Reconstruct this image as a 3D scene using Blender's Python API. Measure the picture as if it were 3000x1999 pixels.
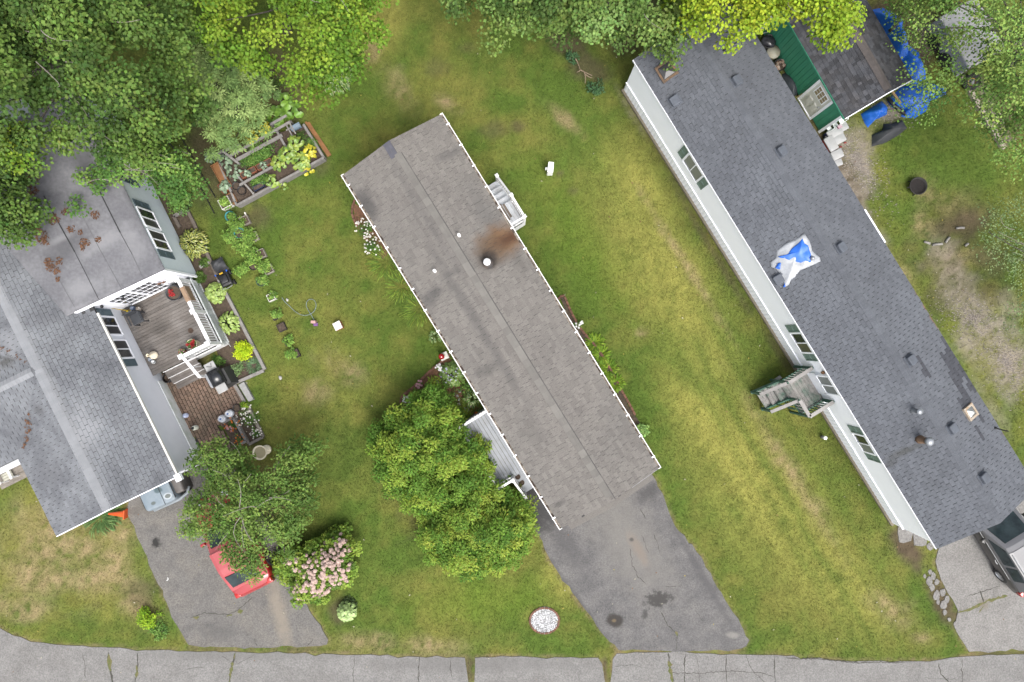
import bpy, math, random
import numpy as np
from mathutils import Vector, Matrix
R = math.radians
random.seed(7); rng = np.random.default_rng(11)
scene = bpy.context.scene
for o in list(bpy.data.objects): bpy.data.objects.remove(o)
C = scene.collection

# ---------------------------------------------------------------- camera, sky, sun, exposure
H, F = 28.6, 2000.0            # camera height in metres, focal length in photo pixels
cd = bpy.data.cameras.new('camera'); cam = bpy.data.objects.new('camera', cd); C.objects.link(cam)
cd.sensor_width = 36; cd.lens = 24; cd.clip_end = 3000; cam.location = (0, 0, H)
scene.camera = cam
SUN_EL, SUN_AZ = 60, 150
wd = bpy.data.worlds.new('World'); scene.world = wd; wd.use_nodes = True
nt = wd.node_tree; bg = nt.nodes['Background']
sky = nt.nodes.new('ShaderNodeTexSky'); sky.sky_type = 'NISHITA'; sky.sun_disc = False
sky.sun_elevation = R(SUN_EL); sky.sun_rotation = R(SUN_AZ); sky.dust_density = 5; sky.ozone_density = 1
hs = nt.nodes.new('ShaderNodeHueSaturation'); hs.inputs['Saturation'].default_value = 0.36   # cloud-grey sky
nt.links.new(sky.outputs[0], hs.inputs['Color']); nt.links.new(hs.outputs[0], bg.inputs['Color'])
bg.inputs['Strength'].default_value = 0.15
sd = bpy.data.lights.new('sun', 'SUN'); sd.energy = 1.2; sd.angle = R(34); sd.color = (1, .97, .92)
sun = bpy.data.objects.new('sun', sd); C.objects.link(sun); sun.location = (0, 0, 60)
az = R(SUN_AZ); el = R(SUN_EL)
sdir = Vector((math.sin(az) * math.cos(el), math.cos(az) * math.cos(el), math.sin(el)))
sun.rotation_euler = sdir.to_track_quat('Z', 'Y').to_euler()
vs = scene.view_settings; vs.view_transform = 'Standard'; vs.look = 'None'; vs.gamma = 1; vs.exposure = 1.17
vs.use_curve_mapping = False

# ---------------------------------------------------------------- helpers
def W(px, py, z=0.0):
    """world point of the thing seen at photo position (px, py) that is z metres above the lawn"""
    s = (H - z) / F
    return Vector(((px - 1500) * s, (999.5 - py) * s, z))

class MB:
    def __init__(s): s.v = []; s.f = []; s.m = []
    def add(s, vs_, fs, mi=0, M=None):
        b = len(s.v)
        if M is not None: vs_ = [M @ Vector(p) for p in vs_]
        s.v += [tuple(p) for p in vs_]; s.f += [tuple(b + i for i in f) for f in fs]; s.m += [mi] * len(fs)
        return s
    def box(s, c, d, rz=0, mi=0, M=None, taper=1.0):
        x, y, z = d[0] / 2, d[1] / 2, d[2] / 2
        vs_ = [(sx * x * (taper if sz > 0 else 1), sy * y * (taper if sz > 0 else 1), sz * z) for sz in (-1, 1) for sx, sy in ((-1, -1), (1, -1), (1, 1), (-1, 1))]
        T = Matrix.Translation(c) @ Matrix.Rotation(rz, 4, 'Z')
        if M is not None: T = M @ T
        return s.add(vs_, [(3, 2, 1, 0), (4, 5, 6, 7), (0, 1, 5, 4), (1, 2, 6, 5), (2, 3, 7, 6), (3, 0, 4, 7)], mi, T)
    def prism(s, poly, z0, z1, mi=0, M=None, shrink=0):
        n = len(poly)
        a = sum(poly[i][0] * poly[(i + 1) % n][1] - poly[(i + 1) % n][0] * poly[i][1] for i in range(n))
        if a < 0: poly = poly[::-1]
        cx = sum(p[0] for p in poly) / n; cy = sum(p[1] for p in poly) / n
        k = 1 - shrink
        vs_ = [(p[0], p[1], z0) for p in poly] + [(cx + (p[0] - cx) * k, cy + (p[1] - cy) * k, z1) for p in poly]
        fs = [tuple(range(n - 1, -1, -1)), tuple(range(n, 2 * n))] + [(i, (i + 1) % n, n + (i + 1) % n, n + i) for i in range(n)]
        return s.add(vs_, fs, mi, M)
    def rbox(s, c, d, r=.04, rz=0, mi=0, M=None, n=4, top=True):
        x, y = d[0] / 2, d[1] / 2; r = min(r, x * .95, y * .95, d[2] * .9); rings = []
        def ring(k, z):
            out = []
            for cx, cy, a0 in ((x - r, y - r, 0), (-x + r, y - r, 90), (-x + r, -y + r, 180), (x - r, -y + r, 270)):
                for i in range(n + 1):
                    a = R(a0 + 90 * i / n); out.append((cx + (r - k) * math.cos(a), cy + (r - k) * math.sin(a), z))
            return out
        h = d[2] / 2
        rings = [ring(0, -h), ring(0, h - r * .6), ring(r * .18, h - r * .2), ring(r * .6, h)] if top else [ring(0, -h), ring(0, h)]
        m = len(rings[0]); vs_ = [p for q in rings for p in q]; fs = [tuple(range(m - 1, -1, -1))]
        for k in range(len(rings) - 1):
            fs += [(k * m + i, k * m + (i + 1) % m, (k + 1) * m + (i + 1) % m, (k + 1) * m + i) for i in range(m)]
        fs.append(tuple(range((len(rings) - 1) * m, len(rings) * m)))
        T = Matrix.Translation(c) @ Matrix.Rotation(rz, 4, 'Z')
        if M is not None: T = M @ T
        return s.add(vs_, fs, mi, T)
    def tube(s, pts, r, n=6, mi=0, cap=True, M=None):
        pts = [Vector(p) for p in pts]; rs = r if isinstance(r, (list, tuple)) else [r] * len(pts); vs_ = []; fs = []
        for i, p in enumerate(pts):
            d = (pts[min(i + 1, len(pts) - 1)] - pts[max(i - 1, 0)])
            d = d.normalized() if d.length > 1e-9 else Vector((0, 0, 1))
            a = d.cross(Vector((0, 0, 1)) if abs(d.z) < .95 else Vector((1, 0, 0))).normalized(); b = d.cross(a)
            vs_ += [p + (a * math.cos(2 * math.pi * k / n) + b * math.sin(2 * math.pi * k / n)) * rs[i] for k in range(n)]
        for i in range(len(pts) - 1):
            fs += [(i * n + k, i * n + (k + 1) % n, (i + 1) * n + (k + 1) % n, (i + 1) * n + k)[::-1] for k in range(n)]
        if cap: fs += [tuple(range(n)), tuple(range((len(pts) - 1) * n, len(pts) * n))[::-1]]
        return s.add(vs_, fs, mi, M)
    def lathe(s, prof, n=16, c=(0, 0, 0), mi=0, M=None, cap=True):
        vs_ = [(c[0] + r * math.cos(2 * math.pi * k / n), c[1] + r * math.sin(2 * math.pi * k / n), c[2] + z) for r, z in prof for k in range(n)]
        fs = [(i * n + k, i * n + (k + 1) % n, (i + 1) * n + (k + 1) % n, (i + 1) * n + k) for i in range(len(prof) - 1) for k in range(n)]
        if cap: fs += [tuple(range(n))[::-1], tuple(range((len(prof) - 1) * n, len(prof) * n))]
        return s.add(vs_, fs, mi, M)
    def blob(s, c, d, seed=0, amp=.15, n=10, m=6, mi=0, M=None):
        rr = random.Random(seed); vs_ = []; ph = [rr.uniform(0, 6) for _ in range(6)]
        for j in range(m + 1):
            t = math.pi * j / m
            for i in range(n):
                a = 2 * math.pi * i / n
                k = 1 + amp * (math.sin(2 * a + ph[0] + t) + .7 * math.sin(3 * a + ph[1] - 2 * t) + .5 * math.sin(5 * a + ph[2] + 3 * t))
                vs_.append((c[0] + d[0] / 2 * k * math.sin(t) * math.cos(a), c[1] + d[1] / 2 * k * math.sin(t) * math.sin(a), c[2] + d[2] / 2 * math.cos(t)))
        fs = [(j * n + i, (j + 1) * n + i, (j + 1) * n + (i + 1) % n, j * n + (i + 1) % n) for j in range(m) for i in range(n)]
        return s.add(vs_, fs, mi, M)
    def grid(s, fn, nx, ny, mi=0, thick=0):
        vs_ = [fn(i / nx, j / ny) for j in range(ny + 1) for i in range(nx + 1)]
        q = lambda i, j: j * (nx + 1) + i
        fs = [(q(i, j), q(i + 1, j), q(i + 1, j + 1), q(i, j + 1)) for j in range(ny) for i in range(nx)]
        s.add(vs_, fs, mi)
        if thick:
            s.add([(p[0], p[1], p[2] - thick) for p in vs_], [f[::-1] for f in fs], mi)
            b = len(s.v) - 2 * len(vs_); N = len(vs_)
            ed = [q(i, 0) for i in range(nx + 1)] + [q(nx, j) for j in range(1, ny + 1)] + [q(i, ny) for i in range(nx - 1, -1, -1)] + [q(0, j) for j in range(ny - 1, 0, -1)]
            s.f += [(b + ed[k], b + N + ed[k], b + N + ed[(k + 1) % len(ed)], b + ed[(k + 1) % len(ed)]) for k in range(len(ed))]; s.m += [mi] * len(ed)
        return s
    def mesh(s, name, mats, smooth=False):
        me = bpy.data.meshes.new(name); me.from_pydata(s.v, [], s.f)
        for m in (mats if isinstance(mats, (list, tuple)) else [mats]): me.materials.append(m)
        if any(s.m): me.polygons.foreach_set('material_index', s.m)
        if smooth: me.polygons.foreach_set('use_smooth', [True] * len(s.f))
        me.update(); return me
    def build(s, name, mats, parent=None, smooth=False, loc=None, rz=0):
        return ob(name, s.mesh(name, mats, smooth), parent, loc, rz)

def ob(name, me, parent=None, loc=None, rz=0, mat=None):
    o = bpy.data.objects.new(name, me); C.objects.link(o)
    if parent is not None: o.parent = parent
    if mat is not None: o.matrix_basis = mat
    else:
        if loc is not None: o.location = loc
        if rz: o.rotation_euler = (0, 0, rz)
    return o
def tag(o, label=None, cat=None, group=None, kind=None):
    if label: o['label'] = label
    if cat: o['category'] = cat
    if group: o['group'] = group
    if kind: o['kind'] = kind
    return o
def thing(name, label, cat, loc=(0, 0, 0), rz=0, group=None):
    return tag(ob(name, None, None, loc, rz), label, cat, group)
def copy_tree(o, parent=None):
    c = o.copy(); C.objects.link(c); c.parent = parent
    for ch in o.children: copy_tree(ch, c)
    return c
def inpoly(x, y, poly):
    c = False; n = len(poly); j = n - 1
    for i in range(n):
        xi, yi = poly[i]; xj, yj = poly[j]
        if (yi > y) != (yj > y) and x < (xj - xi) * (y - yi) / (yj - yi) + xi: c = not c
        j = i
    return c
def inpoly_np(X, Y, poly):
    c = np.zeros(X.shape, bool); n = len(poly); j = n - 1
    for i in range(n):
        xi, yi = poly[i]; xj, yj = poly[j]
        if yi != yj: c ^= ((yi > Y) != (yj > Y)) & (X < (xj - xi) * (Y - yi) / (yj - yi) + xi)
        j = i
    return c
def polydist_np(X, Y, poly):
    d = np.full(X.shape, 1e9); n = len(poly)
    for i in range(n):
        ax, ay = poly[i]; bx, by = poly[(i + 1) % n]; L = (bx - ax) ** 2 + (by - ay) ** 2 + 1e-9
        t = np.clip(((X - ax) * (bx - ax) + (Y - ay) * (by - ay)) / L, 0, 1)
        d = np.minimum(d, np.hypot(X - ax - t * (bx - ax), Y - ay - t * (by - ay)))
    return d
_ng = {}
def vnoise(X, Y, sc, seed=0):
    if seed not in _ng: _ng[seed] = np.random.default_rng(seed + 100).random((256, 256))
    g = _ng[seed]; x = X * sc + 1000; y = Y * sc + 1000
    i = np.floor(x).astype(int); j = np.floor(y).astype(int); fx = x - i; fy = y - j
    fx = fx * fx * (3 - 2 * fx); fy = fy * fy * (3 - 2 * fy); i &= 255; j &= 255; i2 = (i + 1) & 255; j2 = (j + 1) & 255
    return (g[j, i] * (1 - fx) + g[j, i2] * fx) * (1 - fy) + (g[j2, i] * (1 - fx) + g[j2, i2] * fx) * fy
def fbm(X, Y, sc, seed=0, o=4):
    a = 0; t = 0; w = 1
    for k in range(o): a = a + w * vnoise(X, Y, sc * 2 ** k, seed + k); t += w; w *= .55
    return a / t

# ---------------------------------------------------------------- materials
MATS = {}; ALB = .60
def nodes(name):
    m = bpy.data.materials.new(name); m.use_nodes = True; t = m.node_tree
    return m, t, t.nodes['Principled BSDF'], t.nodes.new, t.links.new
def rgba(c): return (c[0], c[1], c[2], 1)
def mixc(t, fac, a, b, mode='MIX'):
    n = t.nodes.new('ShaderNodeMix'); n.data_type = 'RGBA'; n.blend_type = mode
    for s_, v in (('Factor', fac), ('A', a), ('B', b)):
        i = [k for k in n.inputs if k.name == s_ and (k.type == 'RGBA' if s_ != 'Factor' else k.type == 'VALUE')][0]
        if hasattr(v, 'is_linked'): t.links.new(v, i)
        else: i.default_value = v if s_ == 'Factor' else rgba(v)
    return [k for k in n.outputs if k.type == 'RGBA'][0]
def noise(t, vec, sc, det=5, rough=.6, lo=.35, hi=.65):
    n = t.nodes.new('ShaderNodeTexNoise'); n.inputs['Scale'].default_value = sc; n.inputs['Detail'].default_value = det; n.inputs['Roughness'].default_value = rough
    t.links.new(vec, n.inputs['Vector'])
    r = t.nodes.new('ShaderNodeMapRange'); r.inputs['From Min'].default_value = lo; r.inputs['From Max'].default_value = hi
    t.links.new(n.outputs['Fac'], r.inputs['Value']); return r.outputs[0]
def math_(t, op, a, b=None):
    n = t.nodes.new('ShaderNodeMath'); n.operation = op
    for k, v in enumerate((a, b)):
        if v is None: continue
        if hasattr(v, 'is_linked'): t.links.new(v, n.inputs[k])
        else: n.inputs[k].default_value = v
    return n.outputs[0]
def stainmask(t, vec, cx, cy, rx, ry, rot, soft=.6, nsc=2.0, namp=.5):
    """soft blob of real staining on a surface, at a place of the world (metres)"""
    mp = t.nodes.new('ShaderNodeMapping'); mp.vector_type = 'TEXTURE'
    mp.inputs['Location'].default_value = (cx, cy, 0); mp.inputs['Rotation'].default_value = (0, 0, rot); mp.inputs['Scale'].default_value = (rx, ry, 1)
    t.links.new(vec, mp.inputs['Vector'])
    sx = t.nodes.new('ShaderNodeSeparateXYZ'); t.links.new(mp.outputs[0], sx.inputs[0])
    d = math_(t, 'SQRT', math_(t, 'ADD', math_(t, 'MULTIPLY', sx.outputs[0], sx.outputs[0]), math_(t, 'MULTIPLY', sx.outputs[1], sx.outputs[1])))
    n = noise(t, vec, nsc, 4, .6, .2, .8)
    d = math_(t, 'ADD', d, math_(t, 'MULTIPLY', math_(t, 'SUBTRACT', n, .5), namp))
    r = t.nodes.new('ShaderNodeMapRange'); r.interpolation_type = 'SMOOTHSTEP'; r.inputs['From Min'].default_value = 1; r.inputs['From Max'].default_value = 1 - soft
    t.links.new(d, r.inputs['Value']); return r.outputs[0]
def mat(name, c1, c2=None, sc=4, rough=.8, bump=0, bsc=60, metal=0, rnd=0, stains=(), grime=None, stretch=None, spec=.4, coat=0, lohi=(.35, .65), speck=None):
    if name in MATS: return MATS[name]
    c2 = c2 or tuple(k * .8 for k in c1)
    if min(c1) < .5:      # albedo calibration for everything that is not white
        q = lambda c: tuple(k * ALB for k in c)
        c1, c2 = q(c1), q(c2); stains = [dict(s_, c=q(s_['c'])) for s_ in stains]; grime = (q(grime[0]), *grime[1:]) if grime else None
    m, t, P, new, lk = nodes(name)
    g = new('ShaderNodeNewGeometry'); vec = g.outputs['Position']
    if stretch:                      # (angle, factor): grain drawn out along a direction
        mp = new('ShaderNodeMapping'); mp.vector_type = 'TEXTURE'; mp.inputs['Rotation'].default_value = (0, 0, stretch[0]); mp.inputs['Scale'].default_value = (stretch[1], 1, 1)
        lk(vec, mp.inputs['Vector']); nv = mp.outputs[0]
    else: nv = vec
    col = mixc(t, noise(t, nv, sc, 6, .65, *lohi), c1, c2)
    if grime: col = mixc(t, math_(t, 'MULTIPLY', noise(t, vec, grime[1], 4, .6, .45, .75), grime[2]), col, grime[0])
    if speck:
        k = math_(t, 'ADD', math_(t, 'MULTIPLY', noise(t, vec, speck[0], 2, .5, .25, .75), 2 * speck[1]), 1 - speck[1]); cc = new('ShaderNodeCombineXYZ'); [lk(k, cc.inputs[i]) for i in range(3)]
        col = mixc(t, 1.0, col, cc.outputs[0], 'MULTIPLY')
    if rnd:
        oi = new('ShaderNodeObjectInfo'); rv = math_(t, 'FRACT', math_(t, 'ADD', math_(t, 'MULTIPLY', g.outputs['Random Per Island'], 7.31), math_(t, 'MULTIPLY', oi.outputs['Random'], 5.17)))
        k = math_(t, 'ADD', math_(t, 'MULTIPLY', rv, 2 * rnd), 1 - rnd)
        cc = new('ShaderNodeCombineXYZ'); [lk(k, cc.inputs[i]) for i in range(3)]
        col = mixc(t, 1.0, col, cc.outputs[0], 'MULTIPLY')
    for st in stains:
        msk = math_(t, 'MULTIPLY', stainmask(t, vec, *st['at']), st.get('k', 1)); col = mixc(t, msk, col, st['c'])
    lk(col, P.inputs['Base Color']); P.inputs['Roughness'].default_value = rough; P.inputs['Metallic'].default_value = metal
    P.inputs['Specular IOR Level'].default_value = spec
    if coat: P.inputs['Coat Weight'].default_value = coat; P.inputs['Coat Roughness'].default_value = .05
    if bump:
        b = new('ShaderNodeBump'); b.inputs['Strength'].default_value = bump; b.inputs['Distance'].default_value = .02
        n = new('ShaderNodeTexNoise'); n.inputs['Scale'].default_value = bsc; n.inputs['Detail'].default_value = 4; lk(nv, n.inputs['Vector']); lk(n.outputs['Fac'], b.inputs['Height']); lk(b.outputs[0], P.inputs['Normal'])
    MATS[name] = m; return m
def attr_mat(name, rough=.75, trans=.0, fine=None, bump=0, spec=.3):
    m, t, P, new, lk = nodes(name); a = new('ShaderNodeAttribute'); a.attribute_name = 'Col'; col = a.outputs['Color']
    if fine:
        g = new('ShaderNodeNewGeometry')
        for sc, amt in fine:
            f = noise(t, g.outputs['Position'], sc, 3, .6, .25, .75); k = math_(t, 'ADD', math_(t, 'MULTIPLY', f, 2 * amt), 1 - amt)
            cc = new('ShaderNodeCombineXYZ'); [lk(k, cc.inputs[i]) for i in range(3)]; col = mixc(t, 1.0, col, cc.outputs[0], 'MULTIPLY')
        if bump:
            b = new('ShaderNodeBump'); b.inputs['Strength'].default_value = bump; b.inputs['Distance'].default_value = .03
            n = new('ShaderNodeTexNoise'); n.inputs['Scale'].default_value = 35; n.inputs['Detail'].default_value = 5; lk(g.outputs['Position'], n.inputs['Vector']); lk(n.outputs['Fac'], b.inputs['Height']); lk(b.outputs[0], P.inputs['Normal'])
    lk(col, P.inputs['Base Color']); P.inputs['Roughness'].default_value = rough; P.inputs['Specular IOR Level'].default_value = spec
    if trans:
        tr = new('ShaderNodeBsdfTranslucent'); lk(col, tr.inputs['Color']); mx = new('ShaderNodeMixShader'); mx.inputs[0].default_value = trans
        lk(P.outputs[0], mx.inputs[1]); lk(tr.outputs[0], mx.inputs[2]); lk(mx.outputs[0], t.nodes['Material Output'].inputs['Surface'])
    MATS[name] = m; return m
GROUND = attr_mat('lawn_soil', .9, fine=((7, .14), (28, .22)), bump=.5, spec=.1)
LEAF = attr_mat('foliage', .6, .16, spec=.12)
BLADE = attr_mat('grass_blade', .6, .2, spec=.2)
white = mat('white_vinyl', (.88, .89, .94), (.86, .87, .92), 2, .45, spec=.4)
whitep = mat('white_paint', (.68, .68, .69), (.58, .58, .58), 5, .55, .1, 40, rnd=.04)
dirtywhite = mat('dirty_white', (.62, .61, .58), (.46, .44, .40), 9, .7, .2, 50)
glass = mat('window_glass', (.03, .035, .04), (.05, .055, .06), 1.5, .08, spec=.8)
blind = mat('window_blind', (.32, .34, .34), (.26, .28, .28), 3, .3, spec=.6)
blackm = mat('black_plastic', (.018, .018, .02), (.03, .03, .032), 5, .4)
rubber = mat('tyre_rubber', (.02, .02, .021), (.035, .034, .033), 8, .85)
steel = mat('bare_steel', (.55, .56, .57), (.42, .43, .44), 6, .3, metal=.8)
soil = mat('garden_soil', (.065, .046, .033), (.13, .095, .07), 9, .95, .8, 40)
mulch = mat('bark_mulch', (.27, .135, .08), (.15, .075, .045), 14, .95, .9, 45)
wood = mat('weathered_wood', (.30, .27, .235), (.20, .175, .15), 6, .85, .3, 70, rnd=.16)
cedar = mat('cedar_board', (.36, .17, .06), (.25, .115, .045), 5, .7, .2, 60, rnd=.15)
concrete = mat('concrete', (.42, .42, .41), (.34, .34, .33), 8, .9, .3, 60)
stone = mat('field_stone', (.52, .51, .48), (.38, .37, .34), 7, .9, .4, 30, rnd=.2)
terra = mat('terracotta', (.36, .12, .06), (.28, .1, .055), 6, .8, .1)
# ---------------------------------------------------------------- the ground
GS = H / F
A_MID = math.atan2(-.851, .525); A_RGT = math.atan2(-.85, .527); A_LFT = math.atan2(-.8965, .443)
DRIVE_L = [(372, 1500), (385, 1528), (414, 1594), (455, 1693), (497, 1785), (538, 1863), (552, 1888), (600, 1896), (770, 1897), (913, 1893), (958, 1888), (962, 1874), (947, 1849), (899, 1770), (860, 1690), (800, 1560), (720, 1420), (640, 1325), (560, 1350), (470, 1410), (380, 1460)]
DRIVE_M = [(1575, 1560), (1589, 1585), (1607, 1630), (1647, 1701), (1692, 1755), (1741, 1821), (1785, 1879), (1812, 1904), (1990, 1908), (2150, 1903), (2185, 1893), (2195, 1875), (2168, 1826), (2133, 1772), (2088, 1697), (2053, 1630), (1977, 1541), (1946, 1460), (1923, 1411), (1830, 1290), (1700, 1330), (1540, 1410), (1500, 1440), (1540, 1510)]
DRIVE_R = [(2752, 1600), (2740, 1644), (2756, 1698), (2775, 1736), (2806, 1790), (2795, 1836), (2813, 1870), (2838, 1909), (3000, 1906), (3800, 1900), (3800, 1300), (3000, 1420), (2800, 1520)]
ROADS = [[(-6000, 1500), (-300, 1700), (0, 1840), (40, 1862), (90, 1880), (160, 1888), (300, 1896), (450, 1905), (600, 1909), (974, 1916), (1195, 1923), (1362, 1927), (1372, 1999), (1374, 2600), (-6000, 2600)],
         [(1392, 1927), (1500, 1924), (1752, 1927), (1764, 1945), (1772, 1999), (1774, 2600), (1388, 2600), (1390, 1999)],
         [(1807, 1915), (1963, 1911), (2195, 1918), (2300, 1922), (2500, 1938), (2722, 1938), (2817, 1924), (3000, 1917), (6000, 1910), (6000, 2600), (1786, 2600), (1788, 1999), (1795, 1930)]]
PATIO = [(468, 1085), (560, 1105), (600, 1090), (640, 1120), (690, 1125), (722, 1190), (690, 1230), (640, 1250), (700, 1320), (640, 1345), (592, 1320)]
UA = (.525, .851)
def ell(PX, PY, cx, cy, rx, ry, rot=0, soft=.6, nz=None):
    c, s = math.cos(R(rot)), math.sin(R(rot)); dx = PX - cx; dy = PY - cy
    d = np.hypot((dx * c + dy * s) / rx, (-dx * s + dy * c) / ry)
    if nz is not None: d = d + nz
    t = np.clip((1 - d) / soft, 0, 1); return t * t * (3 - 2 * t)
def ground_at(X, Y):
    PX = X / GS + 1500; PY = 999.5 - Y / GS
    n1 = fbm(X, Y, .35, 1); n2 = fbm(X, Y, 1.3, 5); n3 = fbm(X, Y, 4.0, 9); nz = (n2 - .5) * 1.1 + (n3 - .5) * .7
    ca, sa = UA; AU = PX * ca + PY * sa; AV = PX * sa - PY * ca
    streak = fbm(AU * GS * .22, AV * GS * 1.2, 1.0, 15, 3)
    lush = np.array((.058, .092, .016)); olive = np.array((.118, .122, .029)); yel = np.array((.185, .178, .044)); tan = np.array((.215, .165, .090))
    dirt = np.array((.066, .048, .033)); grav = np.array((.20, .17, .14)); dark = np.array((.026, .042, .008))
    def mix(c, k, m): return c * (1 - m[:, None]) + k * m[:, None]
    c = mix(np.repeat(lush[None], len(X), 0), olive, np.clip((n1 * .5 + n2 * .5 - .36) * 3.2, 0, 1))
    # yellowed strip between the middle and the right-hand home
    y = np.zeros_like(X)
    for e in ((1950, 820, 560, 170, 58), (2230, 1420, 470, 230, 58), (1870, 560, 250, 120, 58), (2450, 1700, 330, 160, 50), (2050, 1250, 300, 100, 58), (1120, 60, 100, 200, 20), (1650, 1700, 100, 120, 0), (800, 1780, 60, 60, 0)):
        y = np.maximum(y, ell(PX, PY, *e, .8, nz * .5))
    c = mix(c, yel, y * np.clip(.28 + streak * .9 + (n3 - .5) * .8, 0, .95))
    d = np.zeros_like(X)
    for e in ((2330, 1400, 420, 40, 58), (2000, 760, 330, 22, 58), (2620, 1790, 130, 70, 40), (150, 1560, 240, 160, 0), (300, 1700, 160, 120, 0), (2790, 600, 130, 90, 0), (330, 1640, 90, 200, -20), (230, 1480, 120, 80, 0), (120, 1600, 150, 120, 0), (60, 1780, 150, 60, 10), (400, 1780, 120, 60, 30), (1070, 1884, 150, 52, 2), (1260, 1890, 150, 48, 2), (330, 1560, 110, 90, 0), (90, 1680, 160, 110, 0), (1170, 260, 60, 110, -30), (1090, 150, 40, 60, 0), (1000, 1080, 110, 60, 30), (930, 1150, 80, 60, 0), (1880, 975, 40, 25, 0), (2700, 1870, 70, 40, 0), (1650, 350, 90, 30, 40), (2820, 640, 120, 50, -20), (2720, 560, 60, 90, -30), (2640, 820, 60, 110, -30), (2800, 760, 140, 60, -10), (2700, 660, 70, 60, 20), (2680, 960, 50, 150, -30), (250, 1600, 70, 130, -15), (350, 1560, 60, 80, 0), (180, 1700, 90, 60, 0), (1310, 300, 70, 35, 30)):
        d = np.maximum(d, ell(PX, PY, *e, .9, nz * .9))
    c = mix(c, tan, d * np.clip(.58 + (n3 - .5) * 1.8, 0, .95))
    trk = np.zeros_like(X)   # mower and wheel tracks running along the strip
    for av, w_, k_ in ((1192, 13, .55), (1262, 10, .35), (1318, 16, .4), (1140, 12, .3), (1395, 12, .3)):
        trk = np.maximum(trk, k_ * np.exp(-((AV - av + 26 * (n1 - .5) * 2) / w_) ** 2))
    trk = trk * np.clip((fbm(AU * GS * .3, AV * GS * .05, 1.0, 23, 2) - .3) * 3, 0, 1) * ((PX > 1560) & (PX < 2650))
    c = mix(c, lush * .95, trk)
    edge = np.full(X.shape, 1e9)
    for poly in (*ROADS, DRIVE_L, DRIVE_M, DRIVE_R): edge = np.minimum(edge, polydist_np(PX, PY, poly))
    c = mix(c, np.array((.165, .125, .075)), np.clip(1 - (edge + (n3 - .5) * 18) / 9, 0, 1) * np.clip(.2 + n2 * .9, 0, .9))
    gsm = np.ones_like(X)
    b = np.zeros_like(X)   # bare brown earth
    for e, k in (((1450, 378, 60, 40, 0), .45), ((1520, 370, 40, 28, 0), .6), ((1660, 130, 90, 45, 20), .8), ((1720, 200, 100, 60, 30), .7), ((1830, 110, 90, 70, 0), .8), ((1880, 60, 120, 90, 0), .8), ((830, 300, 90, 90, 0), .75), ((800, 190, 60, 80, 0), .9), ((690, 520, 260, 90, -30), .7), ((740, 640, 90, 60, -30), .6), ((600, 470, 90, 150, 0), .8), ((940, 480, 40, 50, 0), .5), ((1320, 1330, 200, 300, 30), .8), ((780, 1440, 170, 120, 20), .55), ((700, 1330, 120, 70, -20), .55), ((990, 1790, 45, 60, 0), .7), ((410, 1740, 70, 60, 0), .5), ((470, 1700, 18, 120, -22), .8), ((440, 1780, 40, 35, 0), .4), ((1640, 510, 18, 14, 0), .7), ((1280, 200, 60, 45, 0), .35), ((2440, 470, 70, 260, -30), .9), ((2320, 180, 70, 260, -30), .95), ((2620, 60, 120, 120, 0), .9), ((2700, 120, 90, 130, -20), .95), ((2300, 1060, 22, 200, -31), .5), ((2080, 720, 18, 380, -31), .55), ((1960, 480, 18, 280, -31), .6), ((2900, 860, 80, 60, 0), .5), ((2830, 650, 130, 80, -15), .8), ((2790, 850, 130, 130, -25), .5), ((2900, 760, 80, 80, 0), .5), ((2720, 780, 60, 70, 0), .45), ((2850, 560, 60, 40, 0), .3), ((2670, 720, 50, 60, 0), .35), ((2950, 350, 90, 120, -25), .8), ((2890, 1700, 60, 60, 0), .3), ((2660, 1600, 60, 110, -32), .95), ((2760, 1760, 40, 130, -28), .9), ((2950, 1915, 160, 14, 0), .55), ((600, 1901, 70, 9, 0), .4), ((880, 1902, 90, 9, 0), .5), ((1775, 1960, 10, 60, 0), .9), ((1376, 1970, 12, 60, 0), .9), ((1370, 140, 40, 20, 0), .3), ((1680, 560, 25, 18, 0), .5), ((150, 1395, 60, 30, 0), .5), ((560, 1030, 90, 60, 0), .9)):
        b = np.maximum(b, k * ell(PX, PY, *e, .75, nz * .6))
    c = mix(c, dirt, b); gsm = gsm * (1 - b * .9)
    g = np.zeros_like(X)   # pale gravel and dead thatch
    for e, k in (((2530, 420, 60, 90, -20), .95), ((2470, 560, 60, 200, -30), .9), ((2590, 760, 30, 180, -31), .7), ((2800, 830, 90, 170, -35), .7), ((2880, 960, 110, 150, -30), .8), ((2515, 480, 65, 130, -28), .95), ((2500, 620, 50, 150, -25), .85), ((2560, 700, 50, 110, -30), .75), ((2600, 330, 70, 60, 0), .85), ((2850, 900, 120, 90, 30), .75), ((2760, 740, 70, 50, -20), .7), ((2950, 1060, 110, 160, -25), .9), ((2860, 1000, 90, 130, -25), .75), ((2640, 850, 30, 140, -30), .55), ((2750, 1010, 35, 120, -30), .45), ((2960, 900, 70, 60, 0), .6), ((2720, 100, 70, 90, 0), .5), ((2910, 330, 25, 160, -24), .7), ((2890, 1180, 40, 170, -32), .4), ((1850, 330, 16, 120, -30), .5), ((2990, 1540, 60, 60, 0), .6)):
        g = np.maximum(g, k * ell(PX, PY, *e, .7, nz * .9))
    g = g * np.clip(.6 + (n3 - .4) * 2.2, 0, 1); c = mix(c, grav * .9, g); gsm = gsm * (1 - g)
    l = np.zeros_like(X)   # lush watered grass
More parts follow.
